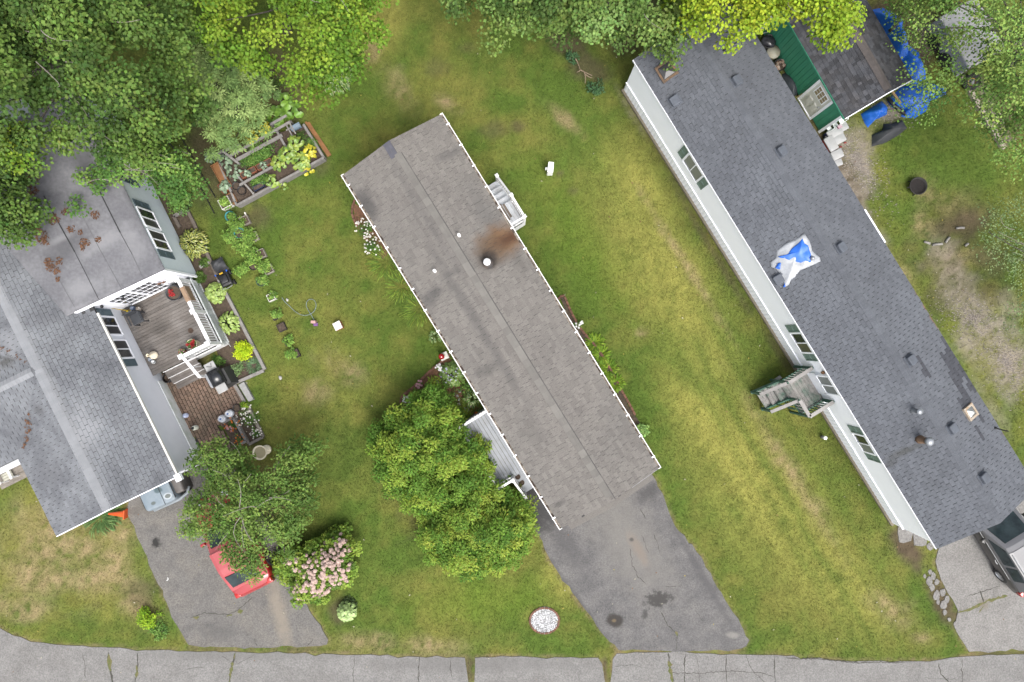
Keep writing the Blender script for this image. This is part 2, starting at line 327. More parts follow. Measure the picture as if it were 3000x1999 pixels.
    for e, k in (((2830, 480, 260, 200, 20), .9), ((2680, 400, 140, 120, 0), .6), ((2810, 1080, 40, 200, -30), .7), ((2640, 640, 70, 110, -10), .6), ((2650, 850, 40, 60, -20), .6), ((760, 1000, 90, 280, -20), .45), ((740, 740, 90, 120, -20), .4), ((440, 1620, 30, 170, -22), .9), ((500, 1830, 90, 60, 0), .7), ((1570, 780, 60, 300, -31), .35), ((1800, 1330, 60, 250, -31), .45), ((1690, 1890, 130, 50, 0), .5), ((2250, 1870, 110, 60, 0), .5), ((1000, 1350, 160, 200, 0), .4), ((1070, 1650, 160, 90, 0), .35), ((900, 560, 150, 90, -30), .35)):
        l = np.maximum(l, k * ell(PX, PY, *e, .9, nz * .5))
    c = mix(c, lush * 1.12, l * (1 - b) * (1 - g))
    br_ = np.maximum(ell(PX, PY, 1400, 1760, 330, 110, -4, .9, nz * .5), ell(PX, PY, 1690, 690, 120, 420, -31, .9, nz * .5) * .6)
    c = mix(c, np.array((.088, .128, .018)), br_ * .7 * (1 - b) * (1 - d))
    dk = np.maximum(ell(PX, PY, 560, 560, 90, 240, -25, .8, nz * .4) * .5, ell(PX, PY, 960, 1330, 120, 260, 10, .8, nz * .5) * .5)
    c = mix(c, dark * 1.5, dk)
    k = (.80 + .42 * n3 + .30 * (fbm(X, Y, 11, 21, 2) - .5))
    return c * k[:, None], gsm, PX, PY
x = np.arange(-25.5, 25.51, .15); y = np.arange(-18, 18.01, .15)
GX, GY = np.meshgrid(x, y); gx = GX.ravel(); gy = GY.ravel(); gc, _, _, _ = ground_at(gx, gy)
nx, ny = len(x), len(y); idx = np.arange(nx * ny).reshape(ny, nx)
quads = np.stack([idx[:-1, :-1], idx[:-1, 1:], idx[1:, 1:], idx[1:, :-1]], -1).reshape(-1, 4)
x0, x1, y0, y1, B = x[0], x[-1], y[0], y[-1], 900
ring_v = np.array([(-B, -B), (B, -B), (B, B), (-B, B), (x0, y0), (x1, y0), (x1, y1), (x0, y1)]); b0 = nx * ny
ring_q = np.array([(0, 1, 5, 4), (1, 2, 6, 5), (2, 3, 7, 6), (3, 0, 4, 7)]) + b0
V = np.zeros((b0 + 8, 3)); V[:b0, 0] = gx; V[:b0, 1] = gy; V[b0:, :2] = ring_v
def np_mesh(name, V, faces, cols, material, smooth=False):
    me = bpy.data.meshes.new(name); n = faces.shape[1]
    me.vertices.add(len(V)); me.vertices.foreach_set('co', V.astype(np.float32).ravel())
    me.loops.add(faces.size); me.loops.foreach_set('vertex_index', faces.astype(np.int32).ravel())
    me.polygons.add(len(faces)); me.polygons.foreach_set('loop_start', (np.arange(len(faces)) * n).astype(np.int32))
    if smooth: me.polygons.foreach_set('use_smooth', np.ones(len(faces), bool))
    me.update(calc_edges=True); a = me.attributes.new('Col', 'FLOAT_COLOR', 'POINT')
    cc = np.ones((len(V), 4), np.float32); cc[:, :3] = cols; a.data.foreach_set('color', cc.ravel()); me.materials.append(material); return me
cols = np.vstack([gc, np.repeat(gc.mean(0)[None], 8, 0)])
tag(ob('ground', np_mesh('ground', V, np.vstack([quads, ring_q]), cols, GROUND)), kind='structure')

def roughen(poly, step=22, amp=3.0, seed=1, z=0):
    rr = random.Random(seed); out = []
    for i in range(len(poly)):
        a = poly[i]; b = poly[(i + 1) % len(poly)]; L = math.hypot(b[0] - a[0], b[1] - a[1]); n = max(1, int(min(L / step, 60)))
        for k in range(n):
            t = k / n; out.append((a[0] + (b[0] - a[0]) * t + rr.gauss(0, amp) * (k > 0), a[1] + (b[1] - a[1]) * t + rr.gauss(0, amp) * (k > 0)))
    return [W(p[0], p[1], z).xy for p in out]
def wst(px, py, rx, ry, rot=0, soft=.7, nsc=3, namp=.5):
    p = W(px, py); return (p.x, p.y, rx, ry, R(rot), soft, nsc, namp)
asph_road = mat('road_asphalt', (0.273, 0.265, 0.256), (0.221, 0.215, 0.207), 1.2, .92, .5, 120, speck=(20, .32), grime=((0.178, 0.168, 0.157), .8, .5), stains=[{'at': wst(700, 1918, 6, .35), 'c': (0.184, 0.180, 0.170), 'k': .5}, {'at': wst(1400, 1945, 6, .5), 'c': (0.178, 0.172, 0.166), 'k': .5}])
asph_mid = mat('driveway_asphalt', (0.172, 0.166, 0.164), (0.128, 0.124, 0.124), 1.6, .92, .6, 110, speck=(20, .32), grime=((0.240, 0.230, 0.216), 1.1, .55), stains=[
    {'at': wst(1850, 1600, 1.9, 4.2, 30, .9, 2, .6), 'c': (0.240, 0.227, 0.208), 'k': .65}, {'at': wst(1870, 1610, .35, 1.2, 28, .9), 'c': (0.270, 0.213, 0.167), 'k': .5},
    {'at': wst(1930, 1755, .75, .42, 10, .6, 5, 1.0), 'c': (0.051, 0.048, 0.045), 'k': .85}, {'at': wst(1890, 1800, .18, .28, 0, .7, 6, .8), 'c': (0.065, 0.063, 0.060), 'k': .8},
    {'at': wst(1801, 1817, .46, .36, -10, .45, 4, .3), 'c': (0.044, 0.038, 0.033), 'k': .9}, {'at': wst(1799, 1818, .14, .10, 0, .8), 'c': (0.181, 0.134, 0.081), 'k': .9},
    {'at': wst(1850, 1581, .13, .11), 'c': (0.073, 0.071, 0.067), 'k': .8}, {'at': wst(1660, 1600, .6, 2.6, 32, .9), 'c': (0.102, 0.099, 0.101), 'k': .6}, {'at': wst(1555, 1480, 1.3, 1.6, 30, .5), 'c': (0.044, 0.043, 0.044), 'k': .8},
    {'at': wst(1900, 1440, 1.0, .5, 30, .9), 'c': (0.065, 0.063, 0.065), 'k': .7}, {'at': wst(2060, 1690, .25, 4.2, 30, .8), 'c': (0.094, 0.091, 0.094), 'k': .6}, {'at': wst(1700, 1770, .22, 3.4, 35, .8), 'c': (0.087, 0.085, 0.086), 'k': .6}, {'at': wst(2145, 1860, .4, .2), 'c': (0.328, 0.312, 0.283), 'k': .6}])
asph_left = mat('weathered_driveway', (0.196, 0.186, 0.174), (0.155, 0.148, 0.140), 1.7, .92, .6, 110, speck=(20, .32), grime=((0.260, 0.237, 0.203), .9, .6), stains=[
    {'at': wst(458, 1590, .26, .26, 0, .6, 7, .9), 'c': (0.025, 0.024, 0.023), 'k': .95}, {'at': wst(820, 1800, .5, 2.6, 15, .9), 'c': (0.324, 0.280, 0.222), 'k': .7}, {'at': wst(640, 1850, 1.2, .6, 0, .9), 'c': (0.117, 0.114, 0.111), 'k': .6}, {'at': wst(440, 1480, 1.2, .5, 20, .8), 'c': (0.137, 0.123, 0.104), 'k': .6}])
conc_drive = mat('pale_driveway', (0.274, 0.265, 0.252), (0.229, 0.219, 0.207), 1.5, .92, .4, 110, speck=(20, .32), grime=((0.319, 0.306, 0.287), .7, .5), stains=[{'at': wst(2880, 1770, .35, .35, 0, .8), 'c': (0.211, 0.179, 0.127), 'k': .6}, {'at': wst(2730, 1570, .25, .15, 0, .8), 'c': (0.076, 0.070, 0.065), 'k': .5}])
mb = MB()
for k, rp in enumerate(ROADS): mb.prism(roughen(rp, 25, 2.0, k), -.06, .022)
road = tag(mb.build('road', asph_road), kind='structure')
drives = []
for k, (poly, m) in enumerate(((DRIVE_L, asph_left), (DRIVE_M, asph_mid), (DRIVE_R, conc_drive))):
    mb = MB(); mb.prism(roughen(poly, 18, 2.6, 10 + k), -.06, .030); drives.append(tag(mb.build('driveway', m), kind='structure'))
crackm = mat('crack_dirt', (.10, .095, .08), (.055, .052, .045), 12, .95)
weedm = mat('crack_weeds', (.10, .13, .03), (.20, .17, .085), 9, .95, .6, 50)
def crack(pts, w, parent, z, seed, m=crackm, name='crack', var=.5):
    rr = random.Random(seed); P = [W(*p) for p in pts]; Q = []
    for i in range(len(P) - 1):
        n = max(2, int((P[i + 1] - P[i]).length / .09))
        for k in range(n):
            p = P[i].lerp(P[i + 1], k / n); Q.append(p + Vector((rr.gauss(0, .016), rr.gauss(0, .016), 0)))
    Q.append(P[-1]); mb = MB(); vs_ = []
    for i, p in enumerate(Q):
        d = (Q[min(i + 1, len(Q) - 1)] - Q[max(i - 1, 0)]).normalized(); nrm = Vector((-d.y, d.x, 0)); ww = w * (1 + rr.uniform(-var, var)) / 2 * (1 if 0 < i < len(Q) - 1 else .3)
        vs_ += [(p + nrm * ww).xy[:] + (z,), (p - nrm * ww).xy[:] + (z,)]
    mb.add(vs_, [(2 * i, 2 * i + 1, 2 * i + 3, 2 * i + 2) for i in range(len(Q) - 1)]); return mb.build(name, m, parent)
cr = 0
for pts, w in (([(318, 1912), (322, 1950), (330, 1999), (333, 2040)], .10), ([(402, 1912), (406, 1945), (398, 1999), (395, 2040)], .05), ([(243, 1915), (249, 1950), (252, 1985)], .03), ([(690, 1912), (682, 1940), (676, 1975), (668, 2030)], .09), ([(690, 1945), (750, 1918)], .02), ([(650, 1920), (676, 1938)], .02), ([(1040, 1922), (1036, 1960), (1035, 2030)], .028), ([(1228, 1925), (1227, 1960), (1227, 2030)], .045), ([(1318, 1930), (1320, 1960), (1325, 1985)], .03), ([(1958, 1912), (1962, 1950), (1970, 1999), (1972, 2030)], .09), ([(2008, 1915), (2004, 1950), (2006, 2030)], .05), ([(1800, 1952), (1850, 1948), (1885, 1955)], .018), ([(2128, 1916), (2126, 1960), (2128, 2030)], .04), ([(2185, 1918), (2200, 1960), (2240, 2000), (2250, 2030)], .03), ([(1960, 1970), (2050, 1972), (2150, 1965), (2240, 1972), (2268, 1985)], .03), ([(2270, 1924), (2268, 1960), (2272, 2030)], .045), ([(2040, 1918), (2046, 1960), (2050, 2000)], .018), ([(2300, 1928), (2400, 1930), (2500, 1941), (2650, 1940)], .05), ([(2750, 1940), (2755, 1975), (2790, 2010)], .05), ([(2817, 1930), (2818, 1990), (2822, 2030)], .04), ([(2700, 1985), (2800, 1990)], .014), ([(1690, 1970), (1700, 1999)], .018), ([(545, 1960), (600, 1953)], .02)):
    cr += 1; crack(pts, w * .7, road, .026, cr)
for pts, w in (([(318, 1915), (321, 1945), (326, 1965)], .13), ([(402, 1950), (400, 1985)], .09), ([(682, 1938), (676, 1975), (668, 2020)], .10), ([(1958, 1935), (1964, 1970), (1970, 2000)], .11), ([(690, 1912), (686, 1930)], .07), ([(1376, 1930), (1376, 2030)], .02)):
    cr += 1; crack(pts, w, road, .030, cr, weedm, 'weed_strip', .8)
for pts, w in (([(1845, 1605), (1850, 1650), (1870, 1690), (1893, 1712)], .02), ([(1875, 1490), (1890, 1520)], .03), ([(1915, 1565), (1925, 1590), (1932, 1622)], .018), ([(1950, 1718), (1998, 1716)], .02), ([(1935, 1790), (1955, 1830), (1985, 1860), (1980, 1905)], .028), ([(2040, 1790), (2060, 1820)], .014), ([(1880, 1570), (1900, 1620)], .014)):
    cr += 1; crack(pts, w, drives[1], .034, cr)
crack([(1978, 1848), (1984, 1862)], .12, drives[1], .037, 77, weedm, 'weed_strip', .8)
for pts, w in (([(560, 1808), (600, 1795), (670, 1800), (700, 1785), (740, 1750)], .03), ([(600, 1520), (560, 1522), (520, 1535)], .03), ([(745, 1870), (755, 1895)], .02), ([(920, 1870), (900, 1893)], .03)):
    cr += 1; crack(pts, w, drives[0], .034, cr)
for p in ((672, 1803), (704, 1790), (575, 1808)): crack([(p[0] - 8, p[1] + 2), (p[0] + 9, p[1] - 2)], .13, drives[0], .037, p[0], weedm, 'weed_strip', .8)
for pts, w in (([(2806, 1795), (2850, 1780), (2890, 1760), (2950, 1745)], .10), ([(2835, 1745), (2870, 1735), (2930, 1715)], .025), ([(2865, 1795), (2880, 1775)], .06), ([(2870, 1730), (2880, 1765)], .05)):
    cr += 1; crack(pts, w, drives[2], .034, cr, weedm if w > .05 else crackm)
rr = random.Random(5)
for k, (px, py, r) in enumerate(((2724, 1675, 7), (2733, 1687, 10), (2721, 1702, 12), (2744, 1704, 9), (2730, 1722, 9), (2761, 1736, 11), (2743, 1744, 13), (2774, 1755, 10), (2764, 1773, 12), (2767, 1794, 8), (2817, 1801, 10), (2878, 1763, 9), (2799, 1830, 8), (2748, 1764, 7), (2708, 1688, 6), (2650, 1562, 26), (2696, 1568, 30), (2780, 1815, 6), (2725, 1600, 12))):
    pts = []; n = 8
    for i in range(n):
        a = 2 * math.pi * i / n + rr.uniform(-.2, .2); q = r * rr.uniform(.8, 1.2); pts.append(W(px + q * math.cos(a) * .85, py + q * math.sin(a) * 1.15).xy)
    mb = MB(); mb.prism(pts, -.03, .02 + rr.uniform(0, .012), shrink=.06); mb.build('pavement_fragment', conc_drive, drives[2])

# grass blades over the lawn (one sheet of many small leaves)
N = 520000
bx = rng.uniform(-23, 23, N); by = rng.uniform(-16, 16, N)
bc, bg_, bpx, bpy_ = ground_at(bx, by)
keep = rng.random(N) < np.clip(bg_ * 1.05, 0, 1)
for poly in (DRIVE_L, DRIVE_M, DRIVE_R, PATIO, *ROADS): keep &= ~(inpoly_np(bpx, bpy_, poly))
def frame_poly(origin, ang, x0, x1, y0, y1):
    c, s = math.cos(ang), math.sin(ang)
    return [(origin.x + a * c - b * s, origin.y + a * s + b * c) for a, b in ((x0, y0), (x1, y0), (x1, y1), (x0, y1))]
OM = W(1000, 515, 2.9); OR_ = W(1855, 175, 3.0); OL = W(275, 905, 2.9)
FOOT = [frame_poly(OM, A_MID, .2, 15.4, .3, 4.2), frame_poly(OR_, A_RGT, .1, 21.5, .05, 4.3), frame_poly(OL, A_LFT, -9, 7, -5, -.1), frame_poly(OL, A_LFT, -7.5, 3, -1, 3)]
for fp in FOOT: keep &= ~inpoly_np(bx, by, fp)
bx, by, bc = bx[keep], by[keep], bc[keep]; n = len(bx)
ang = rng.uniform(0, 2 * np.pi, n); ln = rng.uniform(.035, .075, n); wdh = rng.uniform(.007, .014, n); lean = rng.uniform(.5, 1, n)
tx = bx + np.cos(ang) * ln * lean; ty = by + np.sin(ang) * ln * lean; tz = .015 + ln * np.sqrt(1 - (lean * .93) ** 2)
V = np.zeros((n, 3, 3)); V[:, 0] = np.stack([bx - np.sin(ang) * wdh, by + np.cos(ang) * wdh, np.full(n, .006)], -1); V[:, 1] = np.stack([bx + np.sin(ang) * wdh, by - np.cos(ang) * wdh, np.full(n, .006)], -1); V[:, 2] = np.stack([tx, ty, tz], -1)
bc = bc * rng.uniform(.85, 1.4, (n, 1)) * (1 + rng.normal(0, .05, (n, 3)))
tag(ob('lawn_grass', np_mesh('lawn_grass', V.reshape(-1, 3), np.arange(n * 3).reshape(-1, 3), np.repeat(np.clip(bc, 0, 1), 3, 0), BLADE)), 'short patchy green and yellowed grass covering the lawns', 'grass', kind='stuff')

# fallen leaves and bits of litter lying in the grass
lm = MB(); rl2 = random.Random(77)
for _ in range(420):
    px, py = rl2.uniform(0, 3000), rl2.uniform(0, 1999); p = W(px, py, .07)
    if any(inpoly(p.x, p.y, fp_) for fp_ in FOOT): continue
    a_ = rl2.uniform(0, 6.28); s_ = rl2.uniform(.018, .05); d_ = Vector((math.cos(a_), math.sin(a_), rl2.uniform(-.3, .3))) * s_; e_ = Vector((-math.sin(a_), math.cos(a_), rl2.uniform(-.3, .3))) * s_ * .5
    lm.add([p - d_, p + e_, p + d_, p - e_], [(0, 1, 2, 3)], rl2.choice((0, 0, 1, 2)))
tag(lm.build('fallen_leaves', [mat('pale_leaf_bit', (.49, .45, .34), None, 9, .8), mat('yellow_leaf_bit', (.42, .34, .06), None, 9, .8), mat('brown_leaf_bit', (.22, .11, .05), None, 9, .8)]), 'scattered fallen leaves and pale bits in the grass', 'leaves', kind='stuff')
# ---------------------------------------------------------------- roofs, walls, windows
def loc(fr, px, py, z):
    o, a = fr; p = W(px, py, z); d = p.xy - o.xy; c, s = math.cos(a), math.sin(a)
    return Vector((d.x * c + d.y * s, -d.x * s + d.y * c, z))
FM, FR, FL = (OM, A_MID), (OR_, A_RGT), (OL, A_LFT)
def to_px(p):
    s = F / (H - p.z); return (p.x * s + 1500, 999.5 - p.y * s)
def shingle_mesh(w, e, th, m, g):
    mb = MB()
    v = [(g, 0, .004), (w - g, 0, .004), (g, 0, th), (w - g, 0, th), (g, e * 1.12, .003), (w - g, e * 1.12, .003)]
    mb.add(v, [(2, 3, 5, 4), (0, 1, 3, 2), (0, 2, 4), (1, 5, 3)]); return mb.mesh('shingle', m)
def shingle_slope(parent, house, p0, L, up, smat, tabw=.305, expo=.143, th=.013, seed=0, keepfn=None, vary=False, singles=150, darkfn=None, dmat=None, X=Vector((1, 0, 0)), g=.010):
    """courses of shingles on a slope: p0 lower corner, along local x for L, up = vector eave->ridge"""
    rr = random.Random(seed); S = up.length; t = up.normalized(); N = X.cross(t)
    if N.z < 0: N = -N
    rows = int(S / expo); expo = S / rows; tabs = []
    for r in range(rows):
        x = -((r * .5) % 1) * tabw - rr.uniform(0, .05)
        while x < L:
            w = tabw * (rr.choice((.5, .75, 1, 1.25)) if vary else 1); a, b = max(x, 0), min(x + w, L); x += w
            if b - a < .06: continue
            s = r * expo; 
            if keepfn and not keepfn((a + b) / 2, s + expo / 2): continue
            tabs.append((a, s, b - a, bool(darkfn and darkfn((a + b) / 2, s + expo / 2))))
    B = Matrix(((X.x, t.x, N.x, 0), (X.y, t.y, N.y, 0), (X.z, t.z, N.z, 0), (0, 0, 0, 1)))
    Mh = Matrix.Translation(house.location) @ Matrix.Rotation(house.rotation_euler.z, 4, 'Z')
    def mtx(a, s): return Matrix.Translation(p0 + X * a + t * s) @ B
    d = []
    for i, q in enumerate(tabs):
        c = Mh @ (p0 + X * q[0] + t * q[1]); px, py = to_px(c); d.append((abs(px - 1500) + abs(py - 1000) if (0 < px < 3000 and 0 < py < 1999) else 1e6, i))
    d.sort(); single = set(i for _, i in d[:singles]); cache = {}; mb = MB(); e = expo; g0 = g
    for i, (a, s, w, dk) in enumerate(tabs):
        g = g0 * rr.choice((.35, .7, 1, 1, 1.1)); M_ = mtx(a, s); M_ = M_ @ Matrix.Rotation(rr.gauss(0, .004), 4, 'Z')
        h = th * rr.uniform(.8, 1.35)
        if i in single:
            k = (round(w, 2), dk)
            if k not in cache: cache[k] = shingle_mesh(k[0], e, th, dmat if dk else smat, g0 * .8)
            ob('shingle', cache[k], parent, mat=M_)
        else:
            v = [(g, 0, .004), (w - g, 0, .004), (g, 0, h), (w - g, 0, h), (g, e * 1.12, .003), (w - g, e * 1.12, .003)]
            mb.add(v, [(2, 3, 5, 4), (0, 1, 3, 2), (0, 2, 4), (1, 5, 3)], 1 if dk else 0, M_)
    tag(mb.build('shingle_field', [smat, dmat or smat], parent), kind='stuff')
def ridge_caps(parent, p0, L, n_off, drop, m, seed=0, step=.2, along=Vector((1, 0, 0)), hw=.15, ztop=.03):
    rr = random.Random(seed); side = Vector((-along.y, along.x, 0)); k = int(L / step); mesh = None
    mb = MB(); l = step * 1.15
    a, s_ = Vector((1, 0, 0)), Vector((0, 1, 0))
    v = [(0, -hw, -drop + .012), (0, 0, .014), (0, hw, -drop + .012), (l, -hw, -drop + .004), (l, 0, .006), (l, hw, -drop + .004), (0, -hw, -drop), (0, hw, -drop)]
    mb.add(v, [(0, 1, 4, 3), (1, 2, 5, 4), (6, 1, 0), (7, 2, 1)]); me = mb.mesh('ridge_cap', m); ang = math.atan2(along.y, along.x)
    for i in range(k): ob('ridge_cap', me, parent, mat=Matrix.Translation(p0 + along * (i * step + .01) + Vector((0, 0, ztop))) @ Matrix.Rotation(ang + rr.gauss(0, .01), 4, 'Z'))
def roof_slab(mb, x0, x1, y0, ze, yr, zr, y1, th=.12):
    P = [(y0, ze), (yr, zr), (y1, ze)]
    vs_ = [(x, y, z - d) for x in (x0, x1) for d in (0, th) for y, z in P]
    mb.add(vs_, [(0, 1, 7, 6), (1, 2, 8, 7), (3, 9, 10, 4), (4, 10, 11, 5), (0, 3, 4, 1), (1, 4, 5, 2), (6, 7, 10, 9), (7, 8, 11, 10), (0, 6, 9, 3), (2, 5, 11, 8)])
def wallM(p0, p1):
    """matrix: x along wall p0->p1, y outward (right of travel), z up"""
    d = (Vector(p1) - Vector(p0)).normalized(); return Matrix.Translation((p0[0], p0[1], 0)) @ Matrix(((d.x, d.y, 0, 0), (d.y, -d.x, 0, 0), (0, 0, 1, 0), (0, 0, 0, 1)))
def siding(parent, p0, p1, z0, z1, bh, m, name='siding_board'):
    L = (Vector(p1) - Vector(p0)).length; n = max(1, round((z1 - z0) / bh)); bh = (z1 - z0) / n
    mb = MB(); mb.add([(0, .004, bh), (L, .004, bh), (0, .020, 0), (L, .020, 0), (0, .0, 0), (L, .0, 0)], [(0, 2, 3, 1), (2, 4, 5, 3), (0, 4, 2), (1, 3, 5)]); me = mb.mesh(name, m)
    Mw = wallM(p0, p1)
    for i in range(n): ob(name, me, parent, mat=Mw @ Matrix.Translation((0, 0, z0 + i * bh)))
def window(parent, Mw, x, z, w, h, fm, gm, sh=None, shm=None, y=.03, sashes=2, vertical=False, grid=None, louv=None):
    mb = MB(); f = .07
    for c, d in (((0, 0, h / 2), (w, .05, f)), ((0, 0, -h / 2), (w, .07, f)), ((-w / 2, 0, 0), (f, .05, h - f)), ((w / 2, 0, 0), (f, .05, h - f))): mb.box(c, d)
    o = mb.build('window', fm, parent); o.matrix_basis = Mw @ Matrix.Translation((x, y, z))
    for k in range(sashes):
        mb = MB(); a = (w - f) / sashes
        if vertical: mb.box((0, -.008 + .012 * k, (k - .5 * (sashes - 1)) * (h - f) / sashes), (w - f, .012, (h - f) / sashes - .02))
        else: mb.box(((k - .5 * (sashes - 1)) * a, -.008 + .012 * k, 0), (a - .02, .012, h - f))
        mb.build('pane', gm[k % len(gm)], o)
    if sashes == 2:
        mb = MB(); mb.box((0, .012, 0), (w - f, .03, .035) if vertical else (.035, .03, h - f)); mb.build('sash_bar', fm, o)
    if grid:
        mb = MB()
        for i in range(1, grid[0]): mb.box((-w / 2 + w * i / grid[0], .012, 0), (.016, .014, h - f))
        for j in range(1, grid[1]): mb.box((0, .016, -h / 2 + h * j / grid[1]), (w - f, .012, .016))
        mb.build('muntin', fm, o)
    if sh:
        for s in (sh[0] if isinstance(sh[0], tuple) else (-1, 1)):
            sw = sh[1]; mb = MB()
            for c, d in (((-sw / 2 + .02, 0, 0), (.04, .03, h)), ((sw / 2 - .02, 0, 0), (.04, .03, h)), ((0, 0, h / 2 - .03), (sw - .08, .03, .06)), ((0, 0, -h / 2 + .03), (sw - .08, .03, .06)), ((0, 0, 0), (sw - .08, .03, .05)), ((0, -.008, 0), (sw - .09, .012, h - .1))): mb.box(c, d)
            so = mb.build('shutter', shm, parent); so.matrix_basis = Mw @ Matrix.Translation((x + s * (w / 2 + sw / 2 + .05), y, z))
    return o
def post(parent, p, z0, z1, w, m, cap=True):
    mb = MB(); mb.box((p[0], p[1], (z0 + z1) / 2), (w, w, z1 - z0)); o = mb.build('post', m, parent)
    if cap: mb = MB(); mb.box((p[0], p[1], z1 + .015), (w * 1.5, w * 1.5, .03)); mb.box((p[0], p[1], z1 + .045), (w * 1.35, w * 1.35, .03), taper=.3); mb.build('post_cap', m, o)
    return o
def railing(parent, p0, p1, z0, z1, m, rail_w=.09, sp=.12, bw=.035, dz=0, bottom=True, gap=.08, topm=None, name='handrail'):
    """dz: rise of the far end (for stairs)"""
    a, b = Vector((*p0, 0)), Vector((*p1, 0)); d = b - a; L = d.length; ang = math.atan2(d.y, d.x)
    def bar(zc, w, h, nm, mm):
        mb = MB(); w2 = w / 2
        vs_ = [(x, s_ * w2, zz + (dz if x else 0)) for x in (0, L) for s_, zz in ((-1, zc - h / 2), (1, zc - h / 2), (1, zc + h / 2), (-1, zc + h / 2))]
        mb.add(vs_, [(0, 1, 2, 3), (7, 6, 5, 4), (0, 4, 5, 1), (1, 5, 6, 2), (2, 6, 7, 3), (3, 7, 4, 0)]); return ob(nm, mb.mesh(nm, mm), parent, (a.x, a.y, 0), ang)
    bar(z1 - .02, rail_w, .04, name, topm or m)
    if bottom: bar(z0 + gap, .05, .05, 'bottom_rail', m)
    n = max(1, int(L / sp)); hh = z1 - .04 - (z0 + gap); mb = MB(); mb.box((0, 0, 0), (bw, bw, hh)); me = mb.mesh('baluster', m)
    for i in range(n):
        t = (i + .5) / n; p = a.lerp(b, t); ob('baluster', me, parent, (p.x, p.y, z0 + gap + hh / 2 + dz * t), ang)
def planks(parent, x0, x1, y0, y1, z, m, w=.14, along='x', th=.03, name='deck_board', gap=.008, rr=random.Random(3)):
    L = (x1 - x0) if along == 'x' else (y1 - y0); S = (y1 - y0) if along == 'x' else (x1 - x0); n = round(S / w); w = S / n
    mb = MB(); mb.box((0, 0, 0), (L, w - gap, th) if along == 'x' else (w - gap, L, th)); me = mb.mesh(name, m)
    for i in range(n):
        c = (i + .5) * w; ob(name, me, parent, (((x0 + x1) / 2, y0 + c, z - th / 2 + rr.uniform(-.002, .002)) if along == 'x' else (x0 + c, (y0 + y1) / 2, z - th / 2 + rr.uniform(-.002, .002))))

# ================================================================ middle home
def lst(fr, x, y):   # local -> world xy
    o, a = fr; c, s = math.cos(a), math.sin(a); return (o.x + x * c - y * s, o.y + x * s + y * c)
def stw(px, py, z, rx, ry, rot=0, soft=.8, nsc=2, namp=.5):
    p = W(px, py, z); return (p.x, p.y, rx, ry, R(rot), soft, nsc, namp)
RU = math.degrees(A_MID)
sh_mid = mat('weathered_grey_shingle', (0.231, 0.215, 0.197), (0.202, 0.187, 0.173), .7, .95, .5, 160, speck=(30, .18), rnd=.105, grime=((0.162, 0.155, 0.145), .45, .5), stains=[
    {'at': stw(1068, 600, 3, .55, .95, 25), 'c': (0.077, 0.074, 0.074), 'k': .75}, {'at': stw(1262, 870, 3, .6, .4, 30), 'c': (0.085, 0.083, 0.082), 'k': .6}, {'at': stw(1285, 855, 3, .35, .3, 30), 'c': (0.077, 0.074, 0.074), 'k': .4}, {'at': stw(1425, 1085, 3, .8, .35, 30), 'c': (0.100, 0.097, 0.091), 'k': .55}, {'at': stw(1330, 800, 3, .5, .2, 20), 'c': (0.116, 0.111, 0.106), 'k': .45},
    {'at': stw(1320, 450, 3, .9, .25, 30), 'c': (0.108, 0.104, 0.102), 'k': .5}, {'at': stw(1215, 580, 3.0, .3, 5.5, 31.7), 'c': (0.125, 0.119, 0.116), 'k': .35}, {'at': stw(1400, 950, 3, .3, 5.5, 31.7), 'c': (0.116, 0.111, 0.108), 'k': .5}, {'at': stw(1520, 760, 3.1, .35, .9, 31), 'c': (0.132, 0.123, 0.112), 'k': .55}, {'at': stw(1640, 1475, 3, .35, .15, 30), 'c': (0.092, 0.089, 0.084), 'k': .6}, {'at': stw(1430, 640, 3, .55, 2.2, 31), 'c': (0.155, 0.149, 0.141), 'k': .5},
    {'at': stw(1470, 705, 3.1, .95, 1.25, -62, .8, 2.5, .4), 'c': (.19, .105, .05), 'k': .92}, {'at': stw(1492, 697, 3.1, .34, 1.15, -62, .9, 3, .5), 'c': (.085, .035, .016), 'k': .9}, {'at': stw(1440, 735, 3.2, .95, .85, 0, .8), 'c': (0.116, 0.078, 0.049), 'k': .6}, {'at': stw(1432, 760, 3.3, .48, .48, 0, .7), 'c': (0.039, 0.032, 0.028), 'k': .9}])
sh_cap = mat('pale_ridge_shingle', (0.235, 0.223, 0.204), (0.203, 0.190, 0.176), 2, .95, .4, 150, rnd=.13)
patchm = mat('slate_patch', (.125, .125, .15), (.10, .10, .12), 6, .9, .3, 80)
LM, WM_, ZE, ZR = 15.65, 4.47, 2.9, 3.42; YE0, YE1, YR = .1, 4.37, 2.235
mid = thing('mobile_home', 'long grey-shingled mobile home with white gutters and a rust stain around its round chimney', 'mobile home', (OM.x, OM.y, 0), A_MID)
mb = MB(); roof_slab(mb, 0, LM, YE0, ZE, YR, ZR, YE1); mroof = mb.build('roof', mat('roof_felt', (.05, .05, .052), None, 3), mid)
shingle_slope(mroof, mid, Vector((0, YE0, ZE)), LM, Vector((0, YR - YE0, ZR - ZE)), sh_mid, .3, .14, .018, 1, vary=True, g=.006)
shingle_slope(mroof, mid, Vector((0, YE1, ZE)), LM, Vector((0, YR - YE1, ZR - ZE)), sh_mid, .3, .14, .022, 2, vary=True, g=.006)
ridge_caps(mroof, Vector((.55, YR, ZR)), LM - .6, 0, .034, sh_cap, 3, .28, hw=.13, ztop=.026)
sl = (ZR - ZE) / (YR - YE0)
